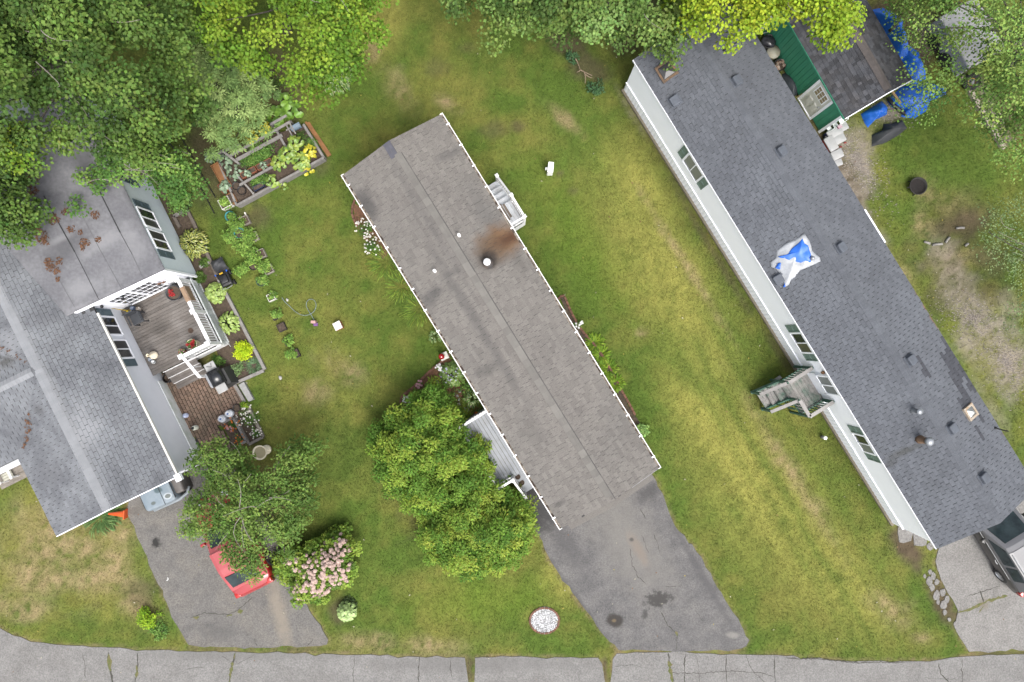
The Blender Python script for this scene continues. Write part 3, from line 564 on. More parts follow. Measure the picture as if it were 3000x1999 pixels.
mb = MB(); yy = YR + .135; mb.add([(.6, yy, ZR - .135 * sl + .03), (LM, yy, ZR - .135 * sl + .03), (LM, yy + .028, ZR - .17 * sl + .026), (.6, yy + .028, ZR - .17 * sl + .026)], [(0, 1, 2, 3)]); mb.build('ridge_shadow', mat('ridge_shade', (.125, .122, .118), None, 6, .9), mroof)  # shadow line of the ridge caps, put in as a thin dark strip
mb = MB()
mb.add([(.0, YR - .30, ZR - .30 * sl + .022), (.62, YR - .30, ZR - .30 * sl + .022), (.62, YR, ZR + .026), (0, YR, ZR + .026), (0, YR - .30, ZR - .30 * sl), (.62, YR - .30, ZR - .30 * sl), (.62, YR + .01, ZR), (0, YR + .01, ZR)], [(0, 1, 2, 3), (0, 4, 5, 1), (1, 5, 6, 2), (3, 7, 4, 0), (2, 6, 7, 3)]); mb.build('roof_patch', patchm, mroof)
# lower roof strip over the street end
zr_ = ZR - .9 * sl
mb = MB(); mb.add([(LM - .05, .35, 2.80), (LM + .28, .35, 2.74), (LM + .28, YR, 3.18), (LM - .05, YR, 3.24), (LM + .28, 4.05, 2.78), (LM - .05, 4.05, 2.84)] , [(0, 1, 2, 3), (3, 2, 4, 5)])
mb.add([(LM + .28, .35, 2.74), (LM + .28, YR, 3.18), (LM + .28, 4.05, 2.78), (LM + .28, .35, 2.64), (LM + .28, YR, 3.08), (LM + .28, 4.05, 2.68)], [(0, 3, 4, 1), (1, 4, 5, 2)]); mb.build('end_canopy', sh_mid, mid)
mb = MB(); mb.add([(LM + .001, YR + .9, zr_ + .012), (LM + .014, YR + .9, zr_ + .012), (LM + .014, YE1, ZE + .012), (LM + .001, YE1, ZE + .012), (LM + .014, YR + .9, zr_ - .1), (LM + .014, YE1, ZE - .1)], [(0, 1, 2, 3), (1, 4, 5, 2)]); mb.build('drip_edge', mat('grey_drip', (.42, .42, .43), None, 4, .5), mid)
# walls under the roof
beige = mat('cream_siding', (.62, .60, .55), (.55, .53, .48), 3, .6)
for p0, p1 in (((.25, .28), (15.35, .28)), ((15.35, .28), (15.35, 4.19)), ((15.35, 4.19), (.25, 4.19)), ((.25, 4.19), (.25, .28))): siding(mid, p0, p1, .05, 2.78, .21, beige)
mb = MB(); mb.box((7.8, 2.235, 1.41), (15.08, 3.9, 2.74)); mb.add([(15.34, .28, 2.78), (15.34, 4.19, 2.78), (15.34, YR, ZR - .12)], [(0, 1, 2)]); mb.add([(.26, .28, 2.78), (.26, 4.19, 2.78), (.26, YR, ZR - .12)], [(0, 2, 1)]); mb.build('wall', beige, mid)
# gutters with straps and leaf litter
gutw = mat('gutter_white', (.80, .80, .80), (.66, .65, .63), 4, .5, rnd=.05, grime=((.42, .38, .33), 3, .5))
litter = mat('gutter_litter', (.34, .30, .25), (.06, .04, .03), 6, .95, .8, 30, lohi=(.42, .58))
for ys, y0 in ((-1, YE0), (1, YE1)):
    mb = MB(); a = y0 - ys * .01; b = y0 + ys * .115
    prof = [(a, ZE - .01), (a, ZE - .10), (b - ys * .02, ZE - .11), (b, ZE - .04), (b, ZE + .012), (b - ys * .022, ZE + .012), (b - ys * .022, ZE - .01), (b - ys * .04, ZE - .085), (a + ys * .012, ZE - .08), (a + ys * .012, ZE - .01)]
    n = len(prof); vs_ = [(x, y, z) for x in (-.02, LM + .02) for y, z in prof]; fs = [(i, (i + 1) % n, n + (i + 1) % n, n + i) for i in range(n)]
    mb.add(vs_, fs); gt = mb.build('gutter', gutw, mid)
    mb = MB()
    for x in (-.02, LM): mb.box((x + .01, (a + b) / 2, ZE - .045), (.02, abs(b - a), .11))
    mb.build('end_cap', gutw, gt)
    mb = MB(); rl = random.Random(8); q = 60
    mb.grid(lambda u, v: (u * LM, a + ys * .012 + v * (b - a - ys * .034), ZE - .045 + .02 * math.sin(u * 41) * math.sin(u * 97 + 1) + rl.uniform(-.012, .012)), 160, 2); tag(mb.build('leaf_litter', litter, gt), kind='stuff')
    mb = MB(); mb.box((0, (a + b) / 2, ZE + .01), (.05, abs(b - a) + .03, .012)); me = mb.mesh('gutter_strap', white)
    for i in range(17): ob('gutter_strap', me, gt, (.45 + i * .92, 0, 0))
    mb = MB(); xe = LM - .12 if ys > 0 else .1
    mb.tube([(xe, (a + b) / 2, ZE - .1), (xe, y0 - ys * .1, ZE - .4), (xe, y0 - ys * .14, .1)], .04, 6); mb.build('downspout', gutw, gt)
# vents and chimney
pvc = mat('white_pvc', (.85, .85, .85), None, 3, .4)
def zroof(y): return ZR - abs(y - YR) * sl
for px, py in ((1345, 690), (1272, 793)):
    q = loc(FM, px, py, 3.45); mb = MB(); mb.lathe([(.075, -.15), (.055, .0), (.055, .30), (.045, .30), (.045, .22)], 14, (q.x, q.y, zroof(q.y))); mb.build('vent_pipe', pvc, mid, True)
q = loc(FM, 1426, 766, 3.9); zb = zroof(q.y)
mb = MB(); mb.lathe([(.25, -.03), (.23, .03), (.15, .10), (.14, .12)], 18, (q.x, q.y, zb)); mb.build('chimney_flashing', mat('sooty_metal', (.06, .058, .06), (.13, .10, .08), 5, .6), mid, True)
mb = MB(); mb.lathe([(.11, .05), (.11, .42)], 18, (q.x, q.y, zb)); ch = mb.build('chimney', mat('stained_metal', (.25, .17, .11), (.12, .1, .09), 6, .5, metal=.3), mid, True)
mb = MB(); mb.lathe([(.10, .40), (.135, .44), (.135, .50), (.10, .56), (.03, .575)], 18, (q.x, q.y, zb)); mb.build('chimney_cap', mat('white_enamel', (.85, .85, .86), None, 4, .25), ch, True)

# ---- rear steps with railing (upper right of the middle home)
dk_grey = mat('grey_deck_paint', (.50, .52, .55), (.43, .45, .48), 3, .6, .1, 60, grime=((.20, .16, .13), 2.2, .55), rnd=.04)
SA = loc(FM, 1452, 503, 1.6); SB = loc(FM, 1537, 633, 2.0); rs = thing('back_steps', 'grey wooden back steps with white railing beside the rust-stained roof', 'steps', (OM.x, OM.y, 0), A_MID)
xa, xb = SA.x, SB.x; yo = SB.y; yi = 4.22; zt = .95
planks(rs, xa + 1.15, xb, yi, yo, zt, dk_grey, .14, 'x')
for i in range(4):
    x0 = xa + 1.15 - (i + 1) * .28; z = zt - (i + 1) * .19
    mb = MB(); mb.box((x0 + .15, (yi + yo) / 2, z - .02), (.30, yo - yi, .04)); mb.build('tread', dk_grey, rs)
    mb = MB(); mb.box((x0 + .29, (yi + yo) / 2, z + .085), (.02, yo - yi, .17)); mb.build('riser', whitep, rs)
for p in ((xa + .05, yo, .12, 1.12), (xa + 1.17, yo, 0, 1.92), (xb, yo, 0, 1.92), (xb, yi + .06, 0, 1.92)): post(rs, p[:2], p[2] - .12 if p[2] else 0, p[3], .09, whitep)
railing(rs, (xa + 1.17, yo), (xb, yo), zt, 1.88, whitep, .08, .12, .03)
railing(rs, (xb, yi + .06), (xb, yo), zt, 1.88, whitep, .08, .12, .03)
railing(rs, (xa + .05, yo), (xa + 1.17, yo), .2, 1.08, whitep, .08, .12, .03, dz=.78)
mb = MB(); mb.box((0, 0, 0), (.09, .014, .80)); me = mb.mesh('skirt_board', whitep)
for i in range(int((xb - xa - 1.15) / .1)): ob('skirt_board', me, rs, (xa + 1.22 + i * .1, yo + .0, .45))
mb = MB(); mb.box((0, 0, 0), (.014, .09, .80)); me = mb.mesh('skirt_board', whitep)
for i in range(int((yo - yi) / .1)): ob('skirt_board', me, rs, (xb + .05, yi + .06 + i * .1, .45))
bw_ = mat('bare_board', (.27, .22, .18), (.20, .165, .135), 5, .9)
for dx, dy, l in ((.15, .12, .75), (.15, .24, .62), (.30, .62, .62)): mb = MB(); mb.box((xb - .85 + dx, yi + .35 + dy, zt + .004), (l, .10, .008)); mb.build('worn_strip', bw_, rs)

# ---- front porch (lower left of the middle home)
ft = thing('front_porch', 'pale grey board porch with white rail beside the clipped evergreen shrubs', 'porch', (OM.x, OM.y, 0), A_MID)
pa = loc(FM, 1352, 1252, 1.5); pb = loc(FM, 1540, 1440, .5); pz = .85
x0 = pa.x - .05; x1 = loc(FM, 1500, 1400, .85).x; yo = loc(FM, 1360, 1265, .85).y; dkf = mat('pale_grey_boards', (.46, .485, .52), (.41, .435, .47), 4, .55, rnd=.05, grime=((.36, .35, .33), 2, .3))
planks(ft, x0, x1, yo, .26, pz, dkf, .145, 'x', gap=.012)
for i in range(3):
    mb = MB(); mb.box((x1 + .17 + i * .29, -.22, pz - .17 * (i + 1) - .02), (.31, .92, .04)); mb.build('tread', dkf, ft)
    mb = MB(); mb.box((x1 + .02 + i * .29, -.22, pz - .17 * i - .105), (.02, .92, .15)); mb.build('riser', dkf, ft)
post(ft, (x0 + .02, yo + .05), 0, 1.75, .09, whitep); post(ft, (x0 + .02, .2), 0, 1.75, .09, whitep); post(ft, (x1 - .05, yo + .05), 0, 1.75, .09, whitep); post(ft, (x1 - .05, -.66), 0, 1.75, .09, whitep)
railing(ft, (x0 + .02, yo + .05), (x0 + .02, .2), pz, 1.73, whitep, .09, .12, .03); railing(ft, (x1 - .05, yo + .05), (x1 - .05, -.66), pz, 1.73, whitep, .09, .12, .03); railing(ft, (x0 + .02, yo + .05), (x1 - .05, yo + .05), pz, 1.73, whitep, .09, .12, .03)
post(ft, (x1 + .95, -.66), 0, 1.0, .08, whitep); railing(ft, (x1 - .02, -.66), (x1 + .95, -.66), pz, 1.71, whitep, .08, .13, .03, dz=-.72)
mb = MB(); mb.box((0, 0, 0), (.014, .14, .8)); me = mb.mesh('skirt_board', dkf)
for i in range(int((.26 - yo) / .15)): ob('skirt_board', me, ft, (x0 - .02, yo + .08 + i * .15, .42))
PORCH = (x0, x1, yo)
# ================================================================ right-hand home
LR, ZE2, ZR2, YRr = 21.6, 3.0, 3.72, 2.2; YR0, YR1 = .0, 4.39
sh_right = mat('slate_blue_shingle', (0.145, 0.156, 0.177), (0.124, 0.133, 0.153), .8, .93, .45, 160, rnd=.10, speck=(30, .15), grime=((0.107, 0.114, 0.129), .5, .45), stains=[
    {'at': stw(2650, 1320, 3.2, .22, .95, -60, .9, 3, .5), 'c': (0.070, 0.071, 0.067), 'k': .75}, {'at': stw(2610, 1360, 3.1, .2, .5, -60, .9, 3), 'c': (0.065, 0.066, 0.064), 'k': .5}, {'at': stw(2740, 940, 3.1, .10, .45, 32, .9, 5, .9), 'c': (0.242, 0.113, 0.036), 'k': .8}, {'at': stw(2715, 900, 3.1, .08, .25, 32, .9, 6, .9), 'c': (0.270, 0.120, 0.036), 'k': .7}, {'at': stw(2690, 860, 3.1, .1, .15, 32, .9, 6, .9), 'c': (0.255, 0.120, 0.044), 'k': .6}, {'at': stw(2945, 1270, 3.1, .07, .16, 32, .9, 6, .9), 'c': (0.242, 0.120, 0.050), 'k': .7}])
sh_dark = mat('dark_repair_shingle', (.075, .078, .092), (.06, .063, .075), 3, .93, .4, 150, rnd=.1)
rgt = thing('mobile_home', 'long white mobile home with slate-blue shingle roof and green shutters', 'mobile home', (OR_.x, OR_.y, 0), A_RGT)
mb = MB(); roof_slab(mb, 0, LR, YR0, ZE2, YRr, ZR2, YR1, .1); rroof = mb.build('roof', mat('roof_felt', (.05, .05, .052), None, 3), rgt)
dark_px = [[(2753, 985), (2765, 985), (2805, 1065), (2830, 1080), (2865, 1145), (2845, 1150), (2822, 1100), (2800, 1095), (2825, 1150), (2800, 1120)], [(2752, 1028), (2775, 1035), (2825, 1115), (2822, 1128), (2850, 1170), (2835, 1180), (2798, 1130), (2775, 1085)], [(2683, 1050), (2700, 1048), (2732, 1105), (2718, 1100), (2705, 1095)], [(2798, 1170), (2815, 1175), (2840, 1180), (2850, 1190), (2825, 1200), (2810, 1190)], [(2850, 1240), (2862, 1245), (2893, 1290), (2880, 1292)], [(2868, 1210), (2880, 1225), (2880, 1240), (2868, 1230)]]
S2 = Vector((0, YRr - YR1, ZR2 - ZE2)); S1 = Vector((0, YRr - YR0, ZR2 - ZE2))
def dkf_(x, s):
    p = Vector((0, YR1, ZE2)) + S2.normalized() * s; w = lst(FR, x, p.y); px, py = to_px(Vector((w[0], w[1], p.z))); return any(inpoly(px, py, q) for q in dark_px)
shingle_slope(rroof, rgt, Vector((0, YR0, ZE2)), LR, S1, sh_right, .305, .142, .018, 4)
shingle_slope(rroof, rgt, Vector((0, YR1, ZE2)), LR, S2, sh_right, .305, .142, .018, 5, darkfn=dkf_, dmat=sh_dark)
ridge_caps(rroof, Vector((0.02, YRr, ZR2)), LR - .05, 0, .055, sh_right, 6, .14, hw=.16, ztop=.012)
yw = .10
siding(rgt, (.1, yw), (21.45, yw), .82, 2.92, .2, white); siding(rgt, (21.45, yw), (21.45, 4.29), .1, 2.92, .2, white); siding(rgt, (21.45, 4.29), (.1, 4.29), .1, 2.92, .2, white); siding(rgt, (.1, 4.29), (.1, yw), .1, 2.92, .2, white)
mb = MB(); mb.box((10.775, 2.195, 1.5), (21.34, 4.18, 2.84))
for xx in (21.44, .11): mb.add([(xx, yw, 2.92), (xx, 4.29, 2.92), (xx, YRr, ZR2 - .1)], [(0, 1, 2) if xx > 1 else (0, 2, 1)])
mb.build('wall', white, rgt)
mb = MB(); mb.box((10.78, yw - .038, .82), (21.4, .045, .05)); mb.build('skirting_rail', white, rgt)
mb = MB(); pw = .19
mb.add([(0, 0, 0), (pw * .30, -.012, 0), (pw * .70, -.012, 0), (pw, 0, 0), (0, 0, .66), (pw * .30, -.012, .66), (pw * .70, -.012, .66), (pw, 0, .66)], [(0, 1, 5, 4), (1, 2, 6, 5), (2, 3, 7, 6)]); me = mb.mesh('skirting_panel', white)
for i in range(int(21.3 / pw)): ob('skirting_panel', me, rgt, (.12 + i * pw, yw - .035, .13))
mb = MB(); mb.box((10.78, yw - .075, .075), (21.4, .11, .15)); mb.build('base_timber', mat('mossy_timber', (.30, .26, .19), (.22, .19, .14), 4, .9), rgt)
sage = mat('sage_green', (.24, .34, .29), (.20, .29, .245), 5, .6)
Mw = wallM((0, yw), (21, yw))
def xr(px, py, z): return loc(FR, px, py, z).x
for (ax, ay), (bx_, by_), hh, gm in (((2010, 460), (2052, 525), 1.05, [blind, blind]), ((2326, 975), (2365, 1032), 1.05, [glass, mat('curtain', (.22, .2, .1), (.10, .12, .1), 9, .3)]), ((2518, 1265), (2553, 1320), .95, [glass, blind])):
    xa = xr(ax, ay, 2.0); xb = xr(bx_, by_, 2.0); window(rgt, Mw, (xa + xb) / 2, 2.15, (xb - xa) * .98, hh, white, gm, (0, .32), sage, vertical=False)
xd = xr(2415, 1125, 1.9); mb = MB(); mb.box((0, 0, 0), (.98, .06, 2.02)); d = mb.build('door', white, rgt); d.matrix_basis = Mw @ Matrix.Translation((xd, .04, 1.86))
mb = MB(); mb.box((-.2, .035, .42), (.34, .02, .95)); mb.box((.2, .035, .42), (.34, .02, .95)); mb.build('pane', blind, d)
mb = MB(); mb.box((0, .05, .42), (.05, .03, 1.0)); [mb.box((sx * .42, .05, .42), (.06, .03, 1.1)) for sx in (-1, 1)]; mb.box((0, .05, .94), (.84, .03, .06)); mb.box((0, .05, -.1), (.84, .03, .06)); mb.build('pane_frame', white, d)
mb = MB(); mb.tube([(.42, .07, -.25), (.42, .07, -.1)], .015); mb.build('handle', steel, d)
rust = mat('rusty_edge', (.20, .10, .055), (.30, .2, .13), 6, .8)
for px, py in ((2402, 1062), (2479, 1185)): mb = MB(); mb.box((xr(px, py, 2.8), yw - .035, 2.80), (.75, .03, .05)); mb.build('rusty_flashing', rust, rgt)
mb = MB(); mb.box((xr(2414, 1091, 2.6), yw - .07, 2.55), (.1, .1, .14)); mb.build('porch_lamp', mat('rusty_lamp', (.28, .13, .06), None, 9, .6), rgt)
mb = MB(); mb.box((LR / 2, -.011, ZE2 - .05), (LR, .02, .10)); mb.build('fascia', white, rgt)
mb = MB(); xx = xr(2575, 655, 3.0); mb.box((xx, YR1 + .02, ZE2 - .02), (1.45, .05, .1)); mb.build('gutter_piece', white, rgt)
def zr2(y): return ZR2 - (YRr - y) * (ZR2 - ZE2) / YRr if y < YRr else ZR2 - (y - YRr) * (ZR2 - ZE2) / (YR1 - YRr)
ventm = mat('roof_vent_metal', (0.132, 0.149, 0.178), (0.112, 0.125, 0.152), 6, .7, grime=((0.059, 0.059, 0.066), 5, .4))
def on_roof(px, py, up=.12):
    q = loc(FR, px, py, 3.5)
    for _ in range(4): q = loc(FR, px, py, zr2(q.y) + up)
    return q, zr2(q.y)
tr = math.atan2(ZR2 - ZE2, YRr)
for px, py in ((1980, 293), (2159, 235), (2291, 443), (2466, 725), (2671, 1056), (2793, 1257), (2886, 1402), (2284, 818)):
    q, z = on_roof(px, py); s = 1 if q.y < YRr else -1
    mb = MB(); mb.rbox((0, 0, .09), (.36, .34, .13), .05, n=2); mb.box((0, 0, .012), (.42, .46, .02)); o = mb.build('roof_vent', ventm, rgt); o.matrix_basis = Matrix.Translation((q.x, q.y, z + .012)) @ Matrix.Rotation(s * tr, 4, 'X')
for px, py, dom in ((1954, 207, mat('smoked_dome', (.05, .048, .048), (.08, .075, .072), 3, .18, spec=.7)), (2843, 1208, mat('clear_dome', (.36, .38, .37), (.22, .23, .22), 4, .12, spec=.7))):
    q, z = on_roof(px, py, .06); s = 1 if q.y < YRr else -1; w = .56 if px < 2500 else .42
    mb = MB(); mm = mat('rusty_bronze', (.10, .075, .055), (.22, .13, .07), 7, .7) if px < 2500 else mat('skylight_frame', (.55, .5, .42), (.4, .27, .16), 8, .6)
    for c, d_ in (((0, w / 2, .04), (w + .1, .08, .09)), ((0, -w / 2, .04), (w + .1, .08, .09)), ((w / 2, 0, .04), (.08, w - .08, .09)), ((-w / 2, 0, .04), (.08, w - .08, .09))): mb.box(c, d_)
    o = mb.build('skylight', mm, rgt); o.matrix_basis = Matrix.Translation((q.x, q.y, z + .012)) @ Matrix.Rotation(s * tr, 4, 'X')
    mb = MB(); k = w / 2 - .04; mb.add([(-k, -k, .06), (k, -k, .06), (k, k, .06), (-k, k, .06), (-k * .2, -k * .2, .17), (k * .2, -k * .2, .17), (k * .2, k * .2, .17), (-k * .2, k * .2, .17)], [(0, 1, 5, 4), (1, 2, 6, 5), (2, 3, 7, 6), (3, 0, 4, 7), (4, 5, 6, 7)]); mb.build('dome', dom, o)
galv = mat('galvanised', (.45, .47, .50), (.36, .38, .41), 8, .35, metal=.5)
q, z = on_roof(2688, 1205, .25); mb = MB(); mb.lathe([(.14, -.05), (.10, .06), (.085, .1), (.085, .34), (.11, .36), (.11, .42), (.02, .44)], 14, (q.x, q.y, z)); mb.build('vent_pipe', galv, rgt, True)
q, z = on_roof(2722, 1294, .55); mb = MB(); mb.lathe([(.17, -.06), (.15, .08), (.12, .1), (.12, .5)], 16, (q.x, q.y, z)); ch = mb.build('chimney', mat('rusty_flue', (.13, .08, .05), (.2, .12, .07), 5, .8), rgt, True)
mb = MB(); mb.lathe([(.10, .5), (.155, .53), (.155, .60), (.11, .66), (.03, .68)], 16, (q.x, q.y, z)); mb.build('chimney_cap', galv, ch, True)
for px, py, d_ in ((2121, 148, (.25, .35)), (2918, 1255, (.5, .12))):
    q, z = on_roof(px, py, .05); mb = MB(); mb.lathe([(.07, -.05), (.05, .05), (.03, .06), (.03, .12)], 10, (q.x, q.y, z)); mb.tube([(q.x, q.y, z + .1), (q.x + d_[0] * .2, q.y + d_[1] * .6, z + .32), (q.x + d_[0] * .3, q.y + d_[1], z + .45)], .022); mb.build('roof_mast', blackm, rgt)
# mislaid tarp on the roof
def cloth(outline, zf, h, m, name, parent=None, rings=9, seg=4, amp=.03, seed=0, label=None, cat=None, folds=9, skirt=None):
    pts = []
    for i in range(len(outline)):
        a = Vector(outline[i]); b = Vector(outline[(i + 1) % len(outline)])
        for k in range(seg): pts.append(a.lerp(b, k / seg))
    c = sum(pts, Vector((0, 0))) / len(pts); n = len(pts); rr = random.Random(seed); ph = [rr.uniform(0, 6) for _ in range(8)]; vs_ = []
    def hh(p, t):
        x, y = p.x, p.y; w = abs(math.sin(x * folds + 1.7 * math.sin(y * 3.1 + ph[0]) + ph[1])) + .7 * abs(math.sin(y * folds * .8 + 1.4 * math.sin(x * 3.7 + ph[2]) + ph[3])) + .4 * math.sin((x + y) * folds * 1.9 + ph[4])
        return h * (1 - t ** 2.2) + amp * w * (1 - .5 * t)
    for r in range(rings + 1):
        t = r / rings
        for p in pts: q = c.lerp(p, t); vs_.append((q.x, q.y, zf(q.x, q.y) + hh(q, t) + .012))
    m_ = len(vs_)
    if skirt is not None:
        for p in pts: q = c.lerp(p, 1.03); vs_.append((q.x, q.y, skirt))
    else:
        for p in pts: vs_.append((p.x, p.y, zf(p.x, p.y) + .002))
    R_ = rings + 1; fs = [(r * n + i, (r + 1) * n + i, (r + 1) * n + (i + 1) % n, r * n + (i + 1) % n) for r in range(R_) for i in range(n)]
    mb = MB(); mb.add(vs_, fs); o = mb.build(name, m, parent, True)
    if label: tag(o, label, cat)
    return o
def roofpt(px, py): q, z = on_roof(px, py, .05); return (q.x, q.y)
blue = mat('blue_tarp', (0.016, 0.142, 0.675), (0.027, 0.189, 0.810), 5, .42, .15, 40, spec=.5)
silver = mat('silver_tarp', (.49, .51, .54), (.36, .38, .41), 6, .4, .2, 50, spec=.5)
tp = thing('tarp', 'crumpled silver and blue tarpaulin lying on the slate-blue shingle roof', 'tarp', (OR_.x, OR_.y, 0), A_RGT)
cloth([roofpt(*p) for p in ((2358, 686), (2372, 705), (2380, 735), (2402, 755), (2404, 766), (2380, 778), (2345, 792), (2330, 812), (2318, 820), (2312, 835), (2298, 842), (2294, 825), (2286, 800), (2275, 788), (2260, 782), (2259, 768), (2275, 755), (2277, 735), (2300, 715), (2335, 700), (2350, 688))], lambda x, y: zr2(y), .05, silver, 'silver_sheet', tp, amp=.035, seed=4, folds=6)
cloth([roofpt(*p) for p in ((2350, 700), (2356, 714), (2366, 720), (2374, 745), (2375, 768), (2352, 772), (2310, 762), (2278, 753), (2305, 746), (2320, 728), (2340, 712))], lambda x, y: zr2(y) + .055, .05, blue, 'blue_lining', tp, amp=.03, seed=5, folds=7)
cloth([roofpt(*p) for p in ((2286, 770), (2284, 790), (2270, 786), (2278, 772))], lambda x, y: zr2(y) + .075, .03, blue, 'blue_corner', tp, amp=.015, seed=6)
cloth([roofpt(*p) for p in ((2298, 828), (2301, 841), (2294, 842))], lambda x, y: zr2(y) + .05, .03, blue, 'blue_corner', tp, amp=.01, seed=6)
q, z = on_roof(2383, 756, .2); mb = MB(); mb.lathe([(.085, -.1), (.08, .16), (.05, .2), (.01, .21)], 12, (q.x, q.y, z)); mb.build('vent_cap', galv, rgt, True)
# ---- entry steps on the right-hand home
grn = mat('deck_green', (.045, .14, .095), (.065, .17, .12), 6, .7, grime=((.30, .30, .27), 4, .45))
peel = mat('peeling_green_boards', (.40, .385, .365), (.30, .285, .265), 8, .85, .2, 60, rnd=.1, grime=((.05, .15, .10), 2.6, 1.0))
railt = mat('silvered_rail', (.42, .40, .385), (.32, .305, .29), 6, .85, rnd=.08)
es = thing('entry_steps', 'peeling green-painted entry steps and landing against the white mobile home', 'steps', (OR_.x, OR_.y, 0), A_RGT)
zd = .95; xA = loc(FR, 2376, 1082, 1.9).x; xB = loc(FR, 2440, 1180, 1.9).x; yN = loc(FR, 2375, 1224, 1.9).y
planks(es, xA, xB, yN, .06, zd, peel, .15, 'x')
sx1 = loc(FR, 2338, 1178, 1.9).x
for i in range(3):
    y1_ = yN - i * .3; z = zd - .2 * (i + 1); mb = MB()
    for k in range(2): mb.box(((xA + sx1) / 2, y1_ - .075 - k * .15, z - .02), (sx1 - xA - .06, .142, .04))
    mb.build('tread', peel, es)
    mb = MB(); mb.box(((xA + sx1) / 2, y1_ - .01, z + .09), (sx1 - xA - .06, .02, .16)); mb.build('riser', peel, es)
for p, zz in (((xA, .02), 1.9), ((xA, yN), 1.9), ((sx1, yN), 1.9), ((xB, yN), 1.9), ((xB, .02), 1.9), ((xA, yN - .95), 1.15), ((sx1, yN - .95), 1.15)): post(es, p, 0, zz - .03, .085, grn, False)
for p0, p1 in (((xA, .02), (xA, yN)), ((sx1, yN), (xB, yN)), ((xB, yN), (xB, .02))): railing(es, p0, p1, zd, 1.9, grn, .14, .13, .035, topm=railt)
for xs in (xA, sx1):
    railing(es, (xs, yN), (xs, yN - 1.0), zd - .05, 1.82, grn, .13, 9, .035, dz=-.70, topm=railt)
    mb = MB(); a = Vector((xs, yN, zd - .1)); b = Vector((xs, yN - 1.0, .12)); mb.tube([a, b], .07, 4); mb.build('stringer', grn, es)
mb = MB(); mb.box((0, 0, 0), (.11, .016, .8)); me = mb.mesh('skirt_board', grn)
for i in range(int((xB - sx1) / .2)): ob('skirt_board', me, es, (sx1 + .1 + i * .2, yN - .02, .48))
mb = MB(); mb.prism([W(2266, 1112).xy, W(2283, 1100).xy, W(2290, 1108).xy, W(2272, 1118).xy], -.02, .06); tag(mb.build('paving_stone', concrete), 'grey stone on the grass beside the green entry steps', 'stone')
p = W(2407, 1280); mb = MB(); mb.lathe([(.07, -.05), (.07, .33)], 12); o = mb.build('vent_stub', mat('grey_pipe', (.35, .34, .33), None, 4), None, True, p); tag(o, 'short white-capped pipe standing in the grass by the white wall', 'pipe')
mb = MB(); mb.lathe([(.08, .3), (.08, .36), (.06, .375)], 12); mb.build('cap', pvc, o, True)
# ================================================================ left-hand house
hw = 2.525; ZEl, ZRl = 2.9, 3.52; XL = 7.05; YRl = -hw; XW = loc(FL, 113, 1080, 3.5).x
sl_l = (ZRl - ZEl) / hw
sh_left = mat('pale_grey_shingle', (0.229, 0.239, 0.257), (0.191, 0.201, 0.220), .7, .93, .45, 150, rnd=.10, speck=(28, .15), grime=((0.113, 0.117, 0.131), .7, .8), stains=[
    {'at': stw(170, 1180, 3.5, .35, 6, 26.3, .9, 1.5, .4), 'c': (0.299, 0.305, 0.318), 'k': .6}, {'at': stw(130, 930, 3.3, .9, .6, 0, .9), 'c': (0.127, 0.130, 0.143), 'k': .55}, {'at': stw(210, 960, 3.2, .9, .5, 30, .9), 'c': (0.127, 0.130, 0.143), 'k': .5},
    {'at': stw(180, 1010, 3.2, .8, .5, 30, .9), 'c': (0.140, 0.143, 0.156), 'k': .5}, {'at': stw(440, 1260, 3.0, .2, 1.4, 26, .9), 'c': (0.133, 0.137, 0.149), 'k': .5}, {'at': stw(120, 1200, 3.2, .3, .3, 0, .9), 'c': (0.108, 0.108, 0.111), 'k': .6},
    {'at': stw(260, 1250, 3.2, .7, 1.6, 20, .9, 1.2, .9), 'c': (.40, .41, .43), 'k': .5}, {'at': stw(60, 1000, 3.3, .9, .8, 0, .9, 1.2, .9), 'c': (.37, .38, .40), 'k': .5}, {'at': stw(330, 1180, 3.1, .35, 2.2, 26, .9, 1.5, .9), 'c': (.17, .175, .19), 'k': .5}, {'at': stw(20, 1060, 3.3, .55, .35, 0, .8, 6, 1.0), 'c': (0.064, 0.060, 0.048), 'k': .6}, {'at': stw(150, 1390, 3.1, .9, .8, 20, .9), 'c': (0.165, 0.168, 0.181), 'k': .5}])
rollm = mat('rolled_roofing', (0.208, 0.208, 0.225), (0.163, 0.163, 0.178), .7, .9, .35, 130, speck=(9, .14), grime=((0.268, 0.268, 0.282), .9, .9), stains=[
    {'at': stw(300, 700, 3.2, .5, 1.8, -60, .9, 1.5, .9), 'c': (.33, .33, .345), 'k': .6}, {'at': stw(230, 850, 3.2, .9, .5, 10, .9, 1.5, .9), 'c': (.34, .34, .355), 'k': .6}, {'at': stw(390, 720, 3.1, .5, 1.0, 20, .9, 1.5, .9), 'c': (.31, .31, .325), 'k': .5}, {'at': stw(190, 720, 3.2, .6, 1.6, -50, .9, 2, .8), 'c': (0.106, 0.106, 0.114), 'k': .65}, {'at': stw(110, 640, 3.3, .7, 1.1, 0, .9, 2, .8), 'c': (0.098, 0.098, 0.106), 'k': .6}, {'at': stw(330, 880, 3.1, 1.3, .25, 26, .9), 'c': (0.294, 0.294, 0.302), 'k': .6}, {'at': stw(170, 700, 3.2, .7, .2, 25, .9), 'c': (0.310, 0.310, 0.323), 'k': .6}, {'at': stw(240, 470, 3.1, .7, .5, 0, .9), 'c': (0.131, 0.131, 0.135), 'k': .6}])
lft = thing('house', 'pale grey-shingled house with a flat rolled-roof addition and deck notch', 'house', (OL.x, OL.y, 0), A_LFT)
felt = MATS['roof_felt']
mb = MB(); roof_slab(mb, -10, XL, -2 * hw, ZEl, YRl, ZRl, 0, .1)
